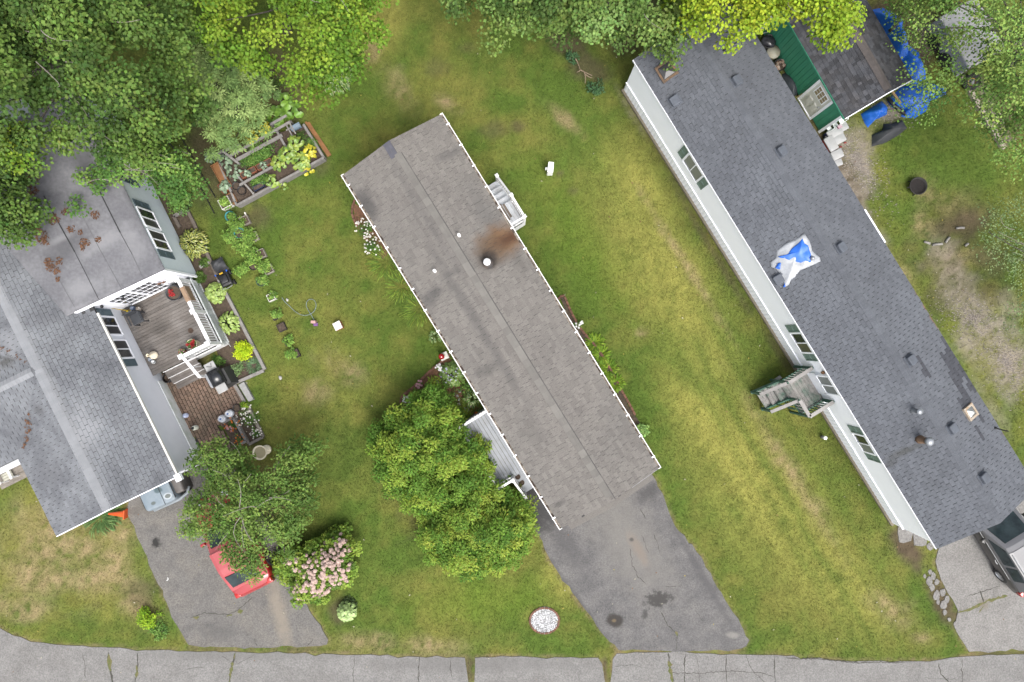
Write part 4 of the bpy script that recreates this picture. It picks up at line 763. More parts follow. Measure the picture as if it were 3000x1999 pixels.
mb.add([(XW - hw, -2.6, ZEl), (XW, -2.6, ZRl), (XW + hw, -2.6, ZEl), (XW - hw, -12, ZEl), (XW, -12, ZRl), (XW + hw, -12, ZEl)], [(0, 3, 4, 1), (1, 4, 5, 2)])
mb.add([(XW + hw, -4.9, ZEl), (XW + hw, -12, ZEl), (XW + hw, -12, ZEl - .14), (XW + hw, -4.9, ZEl - .14)], [(0, 1, 2, 3)]); lroof = mb.build('roof', felt, lft)
def ys_(x): return -.6 + x * .245
Lm = XL + 10
def kr(a, s):
    x = a - 10; y = -s / (S_ := Vector((0, hw, ZRl - ZEl)).length) * hw
    return x > 0 or y < ys_(x) + .05
shingle_slope(lroof, lft, Vector((-10, 0, ZEl)), Lm, Vector((0, -hw, ZRl - ZEl)), sh_left, .305, .142, .018, 21, kr, singles=170)
SLN = math.hypot(hw, ZRl - ZEl)
shingle_slope(lroof, lft, Vector((-10, -2 * hw, ZEl)), Lm, Vector((0, hw, ZRl - ZEl)), sh_left, .305, .142, .018, 22, lambda a, s: abs(a - 10 - XW) >= hw * (1 - s / SLN) - .2, singles=60)
for sg, sd_ in ((1, 23), (-1, 24)):
    shingle_slope(lroof, lft, Vector((XW + sg * hw, YRl, ZEl)), 8, Vector((-sg * hw, 0, ZRl - ZEl)), sh_left, .305, .142, .018, sd_, lambda a, s: a > hw * (1 - s / SLN) - .2, singles=35, X=Vector((0, -1, 0)))
capl = mat('pale_ridge_grey', (0.317, 0.328, 0.346), (0.274, 0.284, 0.302), 2, .93, .3, 120, rnd=.05)
ridge_caps(lroof, Vector((-6, YRl, ZRl)), XL + 6, 0, .05, capl, 25, .14, hw=.18, ztop=.016)
ridge_caps(lroof, Vector((XW, YRl - .2, ZRl)), 7, 0, .05, capl, 26, .14, Vector((0, -1, 0)), hw=.17, ztop=.02)
# rake board and gutter at the street end
mb = MB()
for a, b in ((0, YRl), (YRl, -2 * hw)):
    za = ZEl if a == 0 else ZRl; zb = ZRl if b == YRl else ZEl
    mb.add([(XL + .001, a, za + .015), (XL + .03, a, za + .015), (XL + .03, b, zb + .015), (XL + .001, b, zb + .015), (XL + .001, a, za - .16), (XL + .03, a, za - .16), (XL + .03, b, zb - .16), (XL + .001, b, zb - .16)], [(0, 1, 2, 3), (1, 5, 6, 2), (0, 3, 7, 4), (4, 7, 6, 5), (0, 4, 5, 1), (3, 2, 6, 7)])
mb.build('rake_board', white, lft)
mb = MB(); mb.box((XL + .05, .02, ZEl - .06), (.28, .22, .18)); mb.build('gutter_outlet', white, lft)
mb = MB(); mb.box((XL / 2 + .1, .035, ZEl - .05), (XL - .2, .07, .10)); mb.build('gutter', dirtywhite, lft)
# walls
sid = mat('pale_blue_siding', (.68, .70, .75), (.64, .66, .71), 2, .6); sid2 = mat('blue_grey_siding', (.54, .60, .63), (.50, .56, .59), 2, .6)
yw = -.2
siding(lft, (6.9, yw), (-.17, yw), .62, 2.82, .105, sid); siding(lft, (6.9, -2 * hw + .15), (6.9, yw), .05, 2.85, .2, sid); siding(lft, (-10, -2 * hw + .15), (6.9, -2 * hw + .15), .05, 2.8, .2, sid)
mb = MB(); mb.box((-1.55, -hw, 1.42), (16.8, 2 * hw - .36, 2.8)); mb.add([(6.89, yw, 2.82), (6.89, -2 * hw + .15, 2.82), (6.89, YRl, ZRl - .13)], [(0, 2, 1)]); mb.box((XW, -8.5, 1.42), (4.8, 7, 2.8)); mb.build('wall', sid, lft)
mb = MB(); mb.box((5.0, yw + .02, .31), (3.8, .05, .60)); mb.build('skirting', mat('mildewed_white', (.62, .64, .64), (.52, .55, .52), 3, .7, grime=((.3, .36, .26), 3, .4)), lft)
# flat-roofed addition
YA = 3.0; XA0, XA1 = -7.6, -.17
def zadd(x, y): return 2.93 + .30 * (YA - y) / 4.5 + .02 * math.sin(x * 1.3) * math.sin(y)
mb = MB()
def radd(u, v):
    x = XA0 + (XA1 - XA0 + .06) * u; yb = ys_(x) - .25; y = YA + .06 + (yb - YA - .06) * v
    z = zadd(x, y); zm = ZEl + (-y) * sl_l if y < 0 else 0
    return (x, y, max(z, zm + .03))
mb.grid(radd, 36, 22, thick=.03); aroof = mb.build('flat_roof', rollm, lft, True)
def strip(pts, w, m, parent, name):
    P = [loc(FL, px, py, 3.15) for px, py in pts]; vs_ = []; P2 = []
    for i in range(len(P) - 1):
        for k in range(8): P2.append(P[i].lerp(P[i + 1], k / 8))
    P2.append(P[-1])
    for i, p in enumerate(P2):
        d = (P2[min(i + 1, len(P2) - 1)] - P2[max(i - 1, 0)]).normalized(); n = Vector((-d.y, d.x, 0)) * w / 2
        y = p.y; z = max(zadd(p.x, y), ZEl - y * sl_l + .03 if y < 0 else 0) + .012; vs_ += [(p.x + n.x, p.y + n.y, z), (p.x - n.x, p.y - n.y, z)]
    mb = MB(); mb.add(vs_, [(2 * i, 2 * i + 1, 2 * i + 3, 2 * i + 2) for i in range(len(P2) - 1)]); return mb.build(name, m, parent)
tar = mat('tar_seam', (.03, .03, .032), (.055, .055, .057), 9, .7); tarf = mat('worn_seam', (.13, .13, .14), (.19, .19, .2), 6, .9)
strip([(127, 574), (217, 738)], .045, tar, aroof, 'roof_seam'); strip([(217, 738), (287, 877)], .022, tar, aroof, 'roof_seam'); strip([(277, 542), (345, 680)], .045, tar, aroof, 'roof_seam'); strip([(345, 680), (380, 745)], .02, tar, aroof, 'roof_seam')
for p in ([(380, 745), (414, 817)], [(236, 628), (290, 735), (351, 845)], [(166, 804), (220, 900)]): strip(p, .02, tarf, aroof, 'roof_seam')
leafl = mat('dead_leaves', (.20, .095, .045), (.11, .055, .03), 12, .9, rnd=.35)
def litter_patch(parent, spots, fr, zf, seed, n=26, name='leaf_litter'):
    rr = random.Random(seed); mb = MB()
    for px, py, r in spots:
        c = loc(fr, px, py, 3.2)
        for k in range(int(n * (r / .25) ** 1.6)):
            a = rr.uniform(0, 6.28); q = r * rr.random() ** .6; x = c.x + q * math.cos(a); y = c.y + q * math.sin(a); z = zf(x, y) + .02 + rr.uniform(0, .02); l = rr.uniform(.04, .08); b = rr.uniform(0, 6.28)
            d = Vector((math.cos(b), math.sin(b), rr.uniform(-.2, .2))) * l; e = Vector((-math.sin(b), math.cos(b), rr.uniform(-.3, .3))) * l * .3; p = Vector((x, y, z))
            mb.add([p - d, p + e, p + d, p - e], [(0, 1, 2, 3)])
    return tag(mb.build(name, leafl, parent), kind='stuff')
def zleft(x, y):
    a = zadd(x, y); m_ = ZRl - abs(y - YRl) * sl_l; return max(a, m_ + .03) if y > ys_(x) - .25 and x < 0 else max(m_ + .03, (ZRl - abs(x - XW) * sl_l + .03) if y < YRl else 0)
litter_patch(aroof, ((78, 640, .14), (105, 668, .2), (118, 690, .24), (130, 705, .18), (160, 640, .18), (150, 650, .14), (186, 618, .15), (205, 670, .15), (228, 680, .1), (243, 710, .18), (238, 725, .12), (280, 700, .12), (272, 628, .16), (150, 780, .2), (140, 768, .15), (172, 765, .15), (165, 795, .15), (255, 530, .14), (285, 525, .1), (170, 820, .1), (85, 520, .35), (65, 505, .3), (95, 560, .2)), FL, zleft, 3, 60)
litter_patch(lroof, ((15, 1020, .08), (35, 1032, .1), (62, 1045, .08), (75, 1052, .05), (90, 1060, .06), (90, 1210, .08), (86, 1235, .16), (83, 1260, .16), (80, 1285, .12), (65, 1300, .1), (60, 1310, .1)), FL, zleft, 4, 30)
mb = MB()
mb.add([(XA1 + .062, YA + .08, zadd(XA1, YA) + .04), (XA1 + .10, YA + .08, zadd(XA1, YA) + .04), (XA1 + .10, -.55, zadd(XA1, -.5) + .05), (XA1 + .062, -.55, zadd(XA1, -.5) + .05), (XA1 + .062, YA + .08, 2.78), (XA1 + .10, YA + .08, 2.78), (XA1 + .10, -.55, 3.0), (XA1 + .062, -.55, 3.0)], [(0, 3, 2, 1), (1, 2, 6, 5), (0, 1, 5, 4), (4, 7, 3, 0), (4, 5, 6, 7)]); mb.build('fascia', white, lft)
siding(lft, (XA1, YA), (XA0, YA), .12, 2.86, .105, sid2); siding(lft, (XA1, yw), (XA1, YA), .75, 2.88, .21, white)
mb = MB(); mb.box(((XA0 + XA1) / 2, 1.35, 1.45), (XA1 - XA0 - .01, 3.28, 2.8)); mb.build('addition_wall', sid2, lft)
mb = MB(); mb.box((XA1 + .02, YA + .01, 1.5), (.1, .08, 2.75)); mb.build('corner_trim', white, lft)
teal = mat('slate_shutter', (.14, .20, .235), (.12, .175, .205), 5, .6)
def wl(Mx0, px, py, z): return Mx0 - loc(FL, px, py, z).x
MwA = wallM((XA1, YA), (XA0, YA)); MwB = wallM((6.9, yw), (-.17, yw)); MwC = wallM((XA1, yw), (XA1, YA))
scr = mat('dark_screen', (.055, .055, .06), (.08, .08, .085), 3, .4)
window(lft, MwA, wl(XA1, 429, 645, 2.1), 2.1, .8, 1.15, white, [scr, glass], ((1,), .30), teal, y=.04)
window(lft, MwA, wl(XA1, 459, 709, 2.1), 2.1, .8, 1.15, white, [glass, scr], ((-1,), .30), teal, y=.04)
window(lft, MwA, wl(XA1, 372, 485, 2.1), 2.1, .8, 1.15, white, [glass, scr], ((-1,), .30), teal, y=.04)
window(lft, MwB, wl(6.9, 328, 952, 2.1), 2.1, .78, 1.15, white, [scr, glass], ((1,), .30), teal, y=.04)
window(lft, MwB, wl(6.9, 360, 1021, 2.1), 2.1, .78, 1.15, white, [glass, scr], ((-1,), .30), teal, y=.04)
sy = loc(FL, 410, 862, 1.75).y - yw
window(lft, MwC, sy - .44, 1.72, .92, 1.75, white, [glass], y=.05, sashes=1, grid=(4, 4)); window(lft, MwC, sy + .44, 1.72, .92, 1.75, white, [scr], y=.05, sashes=1, grid=(4, 4))
for px, py, z in ((368, 893, 2.2), (298, 898, 2.45)): p = loc(FL, px, py, z); mb = MB(); mb.blob((XA1 + .09, p.y, z), (.14, .12, .14), 3); mb.build('wall_lamp', blackm, lft, True)
p = loc(FL, 462, 822, 2.0); mb = MB(); mb.blob((XA1 + .14, p.y, 2.0), (.06, .2, .16), 5, .3); mb.blob((XA1 + .14, p.y + .14, 1.9), (.06, .16, .18), 8, .3); mb.build('wall_ornament', mat('rusty_ornament', (.2, .09, .05), None, 8), lft, True)
# ---- deck in the notch
deckw = mat('weathered_deck', (.185, .165, .15), (.125, .11, .10), 3, .9, .4, 70, rnd=.14, stretch=(A_LFT + math.pi / 2, 8), grime=((.28, .26, .245), .9, .8), stains=[{'at': stw(440, 850, .8, .6, .5, 0, .9), 'c': (.17, .10, .055), 'k': .6}, {'at': stw(470, 960, .8, .7, .5, 20, .9), 'c': (.075, .068, .062), 'k': .6}, {'at': stw(558, 969, .8, .13, .13, 0, .3, 2, .1), 'c': (.085, .055, .04), 'k': 1}])
dk = thing('deck', 'weathered grey-brown plank deck with white railing in the notch of the grey house', 'deck', (OL.x, OL.y, 0), A_LFT)
DZ = .78; planks(dk, -.10, 2.86, yw + .03, 2.86, DZ, deckw, .135, 'y', gap=.009)
for k in range(3):
    xs = 2.9 + .27 * k; mb = MB()
    for j in range(2): mb.box((xs + .07 + .135 * j, .93, DZ - .19 * (k + 1) - .02), (.128, 1.4, .04))
    mb.build('tread', deckw, dk)
    mb = MB(); mb.box((xs, .93, DZ - .19 * k - .12), (.02, 1.4, .14)); mb.build('riser', whitep, dk)
for p in ((.07, 2.86), (1.47, 2.86), (2.86, 2.82), (2.86, 1.66)): post(dk, p, 0, 1.84, .13, whitep)
for a, b in (((.07, 2.86), (1.47, 2.86)), ((1.47, 2.86), (2.86, 2.86)), ((2.86, 2.8), (2.86, 1.66))): railing(dk, a, b, DZ, 1.74, whitep, .14, .115, .04)
post(dk, (3.78, 1.66), 0, 1.10, .09, whitep, False); railing(dk, (2.86, 1.66), (3.80, 1.66), DZ, 1.72, whitep, .12, 9, .04, dz=-.58, bottom=False)
lat = mat('lattice_vinyl', (.55, .58, .58), (.5, .53, .53), 4, .6); mb = MB(); mb.box((0, 0, 0), (.022, .012, .88)); me = mb.mesh('lattice_slat', lat)
for i in range(26):
    for s in (-1, 1): ob('lattice_slat', me, dk, mat=Matrix.Translation((.15 + i * .105, 2.93 + .008 * s, .36)) @ Matrix.Rotation(R(40 * s), 4, 'Y'))
mb = MB(); mb.box((1.42, 2.93, .71), (2.9, .05, .10)); mb.box((1.42, 2.93, .04), (2.9, .05, .08)); mb.build('lattice_frame', lat, dk)
mb = MB(); mb.box((2.93, 2.1, .38), (.03, 1.5, .72)); mb.build('skirt_panel', whitep, dk)
# boards draped over the rail
mb = MB(); mb.box((.72, 2.86, 1.76), (.62, .17, .02)); mb.box((.72, 2.97, 1.55), (.62, .02, .42)); tag(mb.build('hanging_mat', mat('brown_mat', (.36, .25, .165), (.30, .2, .13), 8, .9), None, False, (OL.x, OL.y, 0), A_LFT), 'tan mat hung over the white deck rail', 'mat')
def onL(x, y, z): p = lst(FL, x, y); return (p[0], p[1], z)
# ---- side porch with chair under the wing
sp = thing('side_porch', 'weathered brown plank porch with a step at the side wing', 'porch', W(45, 1370), A_LFT)
planks(sp, -.6, .05, -.8, .8, .55, wood, .14, 'y'); 
for k in range(2):
    mb = MB()
    for j in range(2): mb.box((.12 + .28 * k + .135 * j, 0, .55 - .2 * (k + 1)), (.13, 1.6, .04))
    mb.build('tread', wood, sp)
    mb = MB(); mb.box((.06 + .28 * k, 0, .45 - .2 * k), (.02, 1.6, .14)); mb.build('riser', wood, sp)
wc = thing('porch_chair', 'white slatted chair beside the side porch', 'chair', W(42, 1385), A_LFT)
for s_ in (-1, 1):
    for q in (-1, 1): mb = MB(); mb.box((.22 * q, .25 * s_, .3 if q > 0 else .42), (.05, .05, .6 if q > 0 else .84)); mb.build('leg', whitep, wc)
    mb = MB(); mb.box((0, .26 * s_, .64), (.55, .09, .03)); mb.build('arm', whitep, wc)
for j in range(4): mb = MB(); mb.box((-.16 + j * .11, 0, .42), (.09, .46, .025)); mb.build('seat_slat', mat('cream_slats', (.58, .57, .48), None, 4), wc)
mb = MB(); mb.box((-.25, 0, .82), (.05, .56, .09)); mb.build('top_rail', whitep, wc)
for j in range(4): mb = MB(); mb.box((-.25, -.18 + j * .12, .62), (.025, .07, .36)); mb.build('back_slat', whitep, wc)

# ================================================================ green shed
A_S = math.atan2(-.866, .5); OS = W(2475, 348, 2.3); LS, WS = 5.2, 3.0; FS = (OS, A_S)
shed = thing('garden_shed', 'dark green plank shed with charcoal shingle roof and white half-glazed door', 'shed', (OS.x, OS.y, 0), A_S)
sh_ch = mat('charcoal_shingle', (.085, .088, .10), (.055, .057, .065), 2.5, .92, .5, 120, rnd=.42, grime=((.12, .10, .085), 1.5, .3))
greenw = mat('shed_green', (0.072, 0.396, 0.243), (0.061, 0.345, 0.211), 3, .6)
mb = MB(); roof_slab(mb, -LS, 0, 0, 2.3, 1.5, 3.12, WS, .06); sroof = mb.build('roof', felt, shed)
shingle_slope(sroof, shed, Vector((-LS, 0, 2.3)), LS, Vector((0, 1.5, .82)), sh_ch, .2, .155, .02, 31, vary=True, singles=150, g=.003)
shingle_slope(sroof, shed, Vector((-LS, WS, 2.3)), LS, Vector((0, -1.5, .82)), sh_ch, .2, .155, .02, 32, vary=True, singles=150, g=.003)
ridge_caps(sroof, Vector((-LS, 1.5, 3.12)), LS, 0, .07, mat('brown_ridge', (.13, .112, .105), (.10, .088, .084), 4, .92, rnd=.1), 33, .24, hw=.16, ztop=.015)
mb = MB(); mb.box((-LS / 2, WS / 2, 1.12), (LS - .3, WS - .3, 2.2)); mb.add([(-.15, .15, 2.22), (-.15, WS - .15, 2.22), (-.15, 1.5, 3.0)], [(0, 1, 2)]); mb.build('wall', greenw, shed)
mb = MB(); pw = .205; mb.box((pw / 2, 0, 1.1), (pw - .012, .03, 2.15)); me = mb.mesh('plank', greenw)
for i in range(int((LS - .3) / pw)): ob('plank', me, shed, (-LS + .15 + i * pw, .14, .06))
mb = MB(); pw = .205; mb.box((0, pw / 2, 1.1), (.03, pw - .012, 2.15)); me = mb.mesh('plank', greenw)
for i in range(int((WS - .3) / pw)): ob('plank', me, shed, (-.14, .15 + i * pw, .06))
mb = MB()
for x in (-.14, -LS + .16): mb.box((x, .11, 1.12), (.11, .05, 2.2))
mb.build('corner_board', white, shed)
mb = MB()
for a, b, za, zb in ((0, 1.5, 2.3, 3.12), (1.5, WS, 3.12, 2.3)):
    mb.add([(.0, a, za + .02), (.03, a, za + .02), (.03, b, zb + .02), (0, b, zb + .02), (0, a, za - .12), (.03, a, za - .12), (.03, b, zb - .12), (0, b, zb - .12)], [(0, 1, 2, 3), (1, 5, 6, 2), (0, 3, 7, 4), (4, 7, 6, 5)])
mb.build('rake_board', white, shed)
mb = MB(); mb.box((-LS / 2, -.01, 2.25), (LS, .03, .09)); mb.build('eave_board', greenw, shed)
dx = loc(FS, 2398, 288, 1.05).x; dw = .86
mb = MB(); mb.box((dx, .10, 1.04), (dw, .05, 2.0)); dr = mb.build('door', mat('cream_door', (.62, .61, .57), (.55, .54, .50), 2, .5), shed)
mb = MB(); [mb.box((dx + s_ * (dw / 2 + .05), .09, 1.06), (.10, .07, 2.1)) for s_ in (-1, 1)]; mb.box((dx, .09, .03), (dw + .2, .09, .06)); mb.box((dx, .09, 2.1), (dw + .2, .07, .1)); mb.build('door_frame', white, dr)
tanp = mat('tan_pane', (.45, .36, .22), (.38, .3, .18), 4, .3)
for i in range(3):
    for j in range(3): mb = MB(); mb.box((dx + (i - 1) * .2, .07, 1.38 + j * .19), (.165, .02, .155)); mb.build('pane', tanp, dr)
mb = MB(); mb.box((dx, .073, 1.57), (.66, .012, .64)); mb.build('glazing_frame', white, dr)
for i in (-1, 1): mb = MB(); mb.box((dx + i * .17, .07, .62), (.24, .02, .62)); mb.box((dx + i * .17, .06, .62), (.17, .02, .54)); mb.build('door_panel', MATS['cream_door'], dr)
mb = MB(); mb.lathe([(.03, 0), (.035, .04), (.02, .06)], 10); o = mb.build('door_knob', steel, dr); o.matrix_basis = Matrix.Translation((dx + .33, .075, 1.02)) @ Matrix.Rotation(R(90), 4, 'X')
# ================================================================ foliage helpers
def leaf_mesh_np(name, P, D, Nn, Ln, Wd, Cc, material=None, fold=.18):
    """P base points, D unit directions, Nn unit normals -> two-triangle folded leaves"""
    S_ = np.cross(D, Nn); S_ /= np.linalg.norm(S_, axis=1, keepdims=True) + 1e-9
    tip = P + D * Ln[:, None]; mid = P + D * (Ln * .5)[:, None]; up = Nn * (Wd * fold)[:, None]
    V = np.stack([P, mid + S_ * (Wd / 2)[:, None] + up, tip, mid - S_ * (Wd / 2)[:, None] + up], 1).reshape(-1, 3); n = len(P); b = np.arange(n)[:, None] * 4
    f = np.concatenate([b + np.array([[0, 1, 2]]), b + np.array([[0, 2, 3]])], 1).reshape(-1, 3)
    return np_mesh(name, V, f, np.repeat(np.clip(Cc, 0, 1), 4, 0), material or LEAF)
def unit(a): return a / (np.linalg.norm(a, axis=1, keepdims=True) + 1e-9)
def palette(n, pal, r):
    pal = np.array(pal); t = r.random(n) * (len(pal) - 1); i = np.minimum(t.astype(int), len(pal) - 2); f = (t - i)[:, None]; return (pal[i] * (1 - f) + pal[i + 1] * f) * 1.2 + .003
def clump_leaves(cen, rad, nleaf, pal, r, size=(.10, .15), aspect=.75, flat=.6, droop=.25, cvar=.25, spread=.5, outw=.55):
    k = len(cen); n = k * nleaf; ci = np.repeat(np.arange(k), nleaf); q = unit(r.normal(size=(n, 3))) * (r.random((n, 1)) ** (1 / 2.2)); q[:, 2] = np.abs(q[:, 2]) * 1.15 - .25
    off = q * np.array([1, 1, flat]) * rad[ci][:, None]; P = cen[ci] + off
    Nn = unit(np.array([0, 0, 1.0]) + outw * q + r.normal(0, spread, (n, 3))); Dh = unit(np.concatenate([q[:, :2] + r.normal(0, .6, (n, 2)), np.zeros((n, 1))], 1)); Dd = unit(Dh - Nn * np.sum(Dh * Nn, 1, keepdims=True) + np.array([0, 0, -droop]))
    Nn = unit(Nn - Dd * np.sum(Dd * Nn, 1, keepdims=True)); Ln = r.uniform(size[0], size[1], n); cc = palette(k, pal, r)[ci] * r.uniform(1 - cvar, 1 + cvar, (n, 1)) * (1 + r.normal(0, .06, (n, 3)))
    return P, Dd, Nn, Ln, Ln * aspect * r.uniform(.8, 1.2, n), cc
palebark = mat('pale_bark', (.42, .38, .33), (.30, .27, .23), 6, .9)
barkm = mat('grey_bark', (.16, .14, .12), (.09, .08, .07), 6, .9, .6, 30)
def branch(mb, a, b, r0, r1, rr, n=5, bend=.12, sides=5):
    a, b = Vector(a), Vector(b); L = (b - a).length; pts = []; off = Vector((rr.gauss(0, 1), rr.gauss(0, 1), rr.gauss(0, .4))) * L * bend
    for i in range(n + 1): t = i / n; pts.append(a.lerp(b, t) + off * math.sin(math.pi * t) + Vector((0, 0, -.05 * L * math.sin(math.pi * t))))
    mb.tube(pts, [r0 + (r1 - r0) * i / n for i in range(n + 1)], sides, cap=False)
def tree(name, label, cat, poly, zlo, zhi, base, pal, seed, spacing=.62, rad=(.45, .7), nleaf=90, size=(.11, .17), aspect=.85, dome=2.2, gap=.12, layers=2, trunk=.2, limbs=16, group=None, rough=.5, twigs=10, cvar=.25, thin=None, thinp=.9, nfreq=.9, lowz=None, hidebase=None, droop=.25):
    r = np.random.default_rng(seed); rr = random.Random(seed); xs = [p[0] for p in poly]; ys = [p[1] for p in poly]; zm = (zlo + zhi) / 2; sp = spacing * F / (H - zm)
    gx_, gy_ = np.meshgrid(np.arange(min(xs), max(xs), sp), np.arange(min(ys), max(ys), sp)); gx_ = gx_.ravel() + r.uniform(-.5, .5, gx_.size) * sp; gy_ = gy_.ravel() + r.uniform(-.5, .5, gy_.size) * sp
    ok = inpoly_np(gx_, gy_, poly); gx_, gy_ = gx_[ok], gy_[ok]; dist = polydist_np(gx_, gy_, poly) * (H - zm) / F
    t = np.clip(dist / dome, 0, 1) ** .6; nz = fbm(gx_ * .01, gy_ * .01, nfreq, seed % 40 + 40, 3); k = nz > gap + .18 if gap else np.ones(len(gx_), bool)
    z = zlo + (zhi - zlo) * np.clip(t * (.62 + .75 * (nz - .5) * 2 * rough + .2) + r.normal(0, .05, len(t)), 0.02, 1.1)
    if thin is not None: k &= ~(inpoly_np(gx_, gy_, thin) & (r.random(len(gx_)) < thinp))
    gx_, gy_, z = gx_[k], gy_[k], z[k]; s = (H - z) / F; cen = np.stack([(gx_ - 1500) * s, (999.5 - gy_) * s, z], -1); top = cen.copy()
    lz = lowz if lowz is not None else zlo * .8
    for l in range(1, layers):
        m = r.random(len(top)) < .7; low = top[m].copy(); low[:, 2] = low[:, 2] - r.uniform(.5, 1.1, m.sum()) * l * min(1.2, (zhi - lz) / 3); low[:, :2] += r.normal(0, .15, (m.sum(), 2)); low[:, 2] = np.maximum(low[:, 2], lz); cen = np.vstack([cen, low])
    b = W(*base); root = thing(name, label, cat, b, 0, group); P, D, Nn, Ln, Wd, cc = clump_leaves(cen - np.array(b), r.uniform(rad[0], rad[1], len(cen)), nleaf, pal, r, size, aspect, cvar=cvar, droop=droop)
    mb = MB(); tc = top.mean(0) - np.array(b); hx = Vector((tc[0] * .35, tc[1] * .35, max(zlo * .55, .3))); branch(mb, (0, 0, -.1), hx, trunk, trunk * .75, rr, 4, .03, 8)
    hub = Vector((tc[0] * .8, tc[1] * .8, zlo + (zhi - zlo) * .25)); branch(mb, hx, hub, trunk * .75, trunk * .45, rr, 4, .06, 7); mb.build('trunk', barkm, root, True)
    mb = MB(); idx = r.permutation(len(top))[:limbs]
    for i in idx: e = Vector(top[i] - np.array(b)); e.z -= .15; st = hx.lerp(hub, rr.uniform(.1, 1)); branch(mb, st, e, trunk * .28, .015, rr, 6, .10, 5)
    if twigs:
        mt = MB()
        for i in r.permutation(len(top))[:twigs]: e = Vector(top[i] - np.array(b)); d = (e - hub); d.z = 0; d = d.normalized() if d.length > .1 else Vector((1, 0, 0)); branch(mt, e - d * rr.uniform(.5, 1.1) + Vector((0, 0, .15)), e + d * rr.uniform(.1, .5) + Vector((0, 0, .42)), .016, .005, rr, 4, .12, 4)
        tag(mt.build('twigs', palebark, root), kind='stuff')
    tag(mb.build('limbs', barkm, root, True), kind='stuff')
    tag(ob('crown', leaf_mesh_np('crown', P, D, Nn, Ln, Wd, cc), root), kind='stuff'); return root
def bush(name, label, cat, px, py, r_m, h, pal, seed, size=(.06, .10), aspect=.6, n=900, group=None, zc=None, flat=.9, squash=1.0, rz=0, base_z=0.0, cvar=.3, droop=.1, shape=.55):
    """a small plant: leaves over a mound, on a few stems"""
    r = np.random.default_rng(seed); p = W(px, py, base_z + h * .6); p.z = base_z; root = thing(name, label, cat, p, rz, group); k = max(8, int(n / 30)); rad_ = r_m * .34
    u = unit(r.normal(size=(k, 3))); u[:, 2] = np.abs(u[:, 2]); cen = u * (r.random((k, 1)) ** .4) * np.array([(r_m - rad_ * .7), (r_m - rad_ * .7) * squash, h * .8]); cen[:, :2] *= (1 + .25 * r.normal(size=(k, 1)) * .6); cen[:, 2] = np.maximum(cen[:, 2], h * .12)
    P, D, Nn, Ln, Wd, cc = clump_leaves(cen, np.full(k, rad_), max(6, n // k), pal, r, size, aspect, flat=flat, cvar=cvar, droop=droop)
    P[:, 2] = np.maximum(P[:, 2], .02); mb = MB(); rr = random.Random(seed)
    for i in range(7): e = cen[rr.randrange(k)]; branch(mb, (rr.uniform(-.05, .05), rr.uniform(-.05, .05), -.02), e, .014, .005, rr, 3, .08, 4)
    mb.build('stem', barkm, root); tag(ob('foliage', leaf_mesh_np('foliage', P, D, Nn, Ln, Wd, cc), root), kind='stuff'); return root
_leafcache = {}
def big_leaf(m, L, Wd, kind):
    k = (m.name, round(L, 3), round(Wd, 3), kind)
    if k in _leafcache: return _leafcache[k]
    mb = MB(); prof = {'hosta': [(0, .04), (.2, .7), (.45, 1), (.75, .72), (1, .02)], 'round': [(-.1, .3), (.12, .95), (.45, 1.05), (.8, .75), (1, .05)], 'blade': [(0, .5), (.3, 1), (.7, .8), (1, .05)]}[kind]; vs_ = []; arch = .22
    for t, w in prof: z = L * (arch * math.sin(math.pi * min(max(t, 0), 1)) - .25 * t * t); vs_ += [(t * L, -w * Wd / 2, z + .10 * Wd * w), (t * L, 0, z), (t * L, w * Wd / 2, z + .10 * Wd * w)]
    mb.add(vs_, [f for i in range(len(prof) - 1) for f in ((3 * i, 3 * i + 3, 3 * i + 4, 3 * i + 1), (3 * i + 1, 3 * i + 4, 3 * i + 5, 3 * i + 2))]); me = mb.mesh('leaf', m, True); _leafcache[k] = me; return me
def rosette(name, label, cat, px, py, r_m, h, m, seed, n=60, kind='hosta', L=.2, Wd=.1, group=None, base_z=0, parent=None, stalks=True):
    rr = random.Random(seed); p = W(px, py, base_z + h * .6); p.z = base_z; root = thing(name, label, cat, p, 0, group); me = [big_leaf(m, L * k, Wd * k, kind) for k in (.8, 1.0, 1.2)]; mb = MB()
    for i in range(n):
        t = math.sqrt((i + .5) / n); a = i * 2.39996 + rr.gauss(0, .15); q = r_m * t * .82; z = max(.04, h * (1 - .75 * t * t) + rr.uniform(-.03, .03)); tilt = .15 + .75 * t + rr.gauss(0, .15)
        M_ = Matrix.Translation((q * math.cos(a), q * math.sin(a), z)) @ Matrix.Rotation(a + rr.gauss(0, .55), 4, 'Z') @ Matrix.Rotation(tilt - .35, 4, 'Y') @ Matrix.Rotation(rr.gauss(0, .25), 4, 'X'); ob('leaf', rr.choice(me), root, mat=M_)
        if stalks and i % 3 == 0: mb.tube([(0, 0, 0), (q * math.cos(a) * .6, q * math.sin(a) * .6, z * .7), (q * math.cos(a), q * math.sin(a), z)], .008, 4, cap=False)
    if stalks: mb.build('stalks', mat('green_stalk', (.10, .16, .04), None, 5), root)
    return root
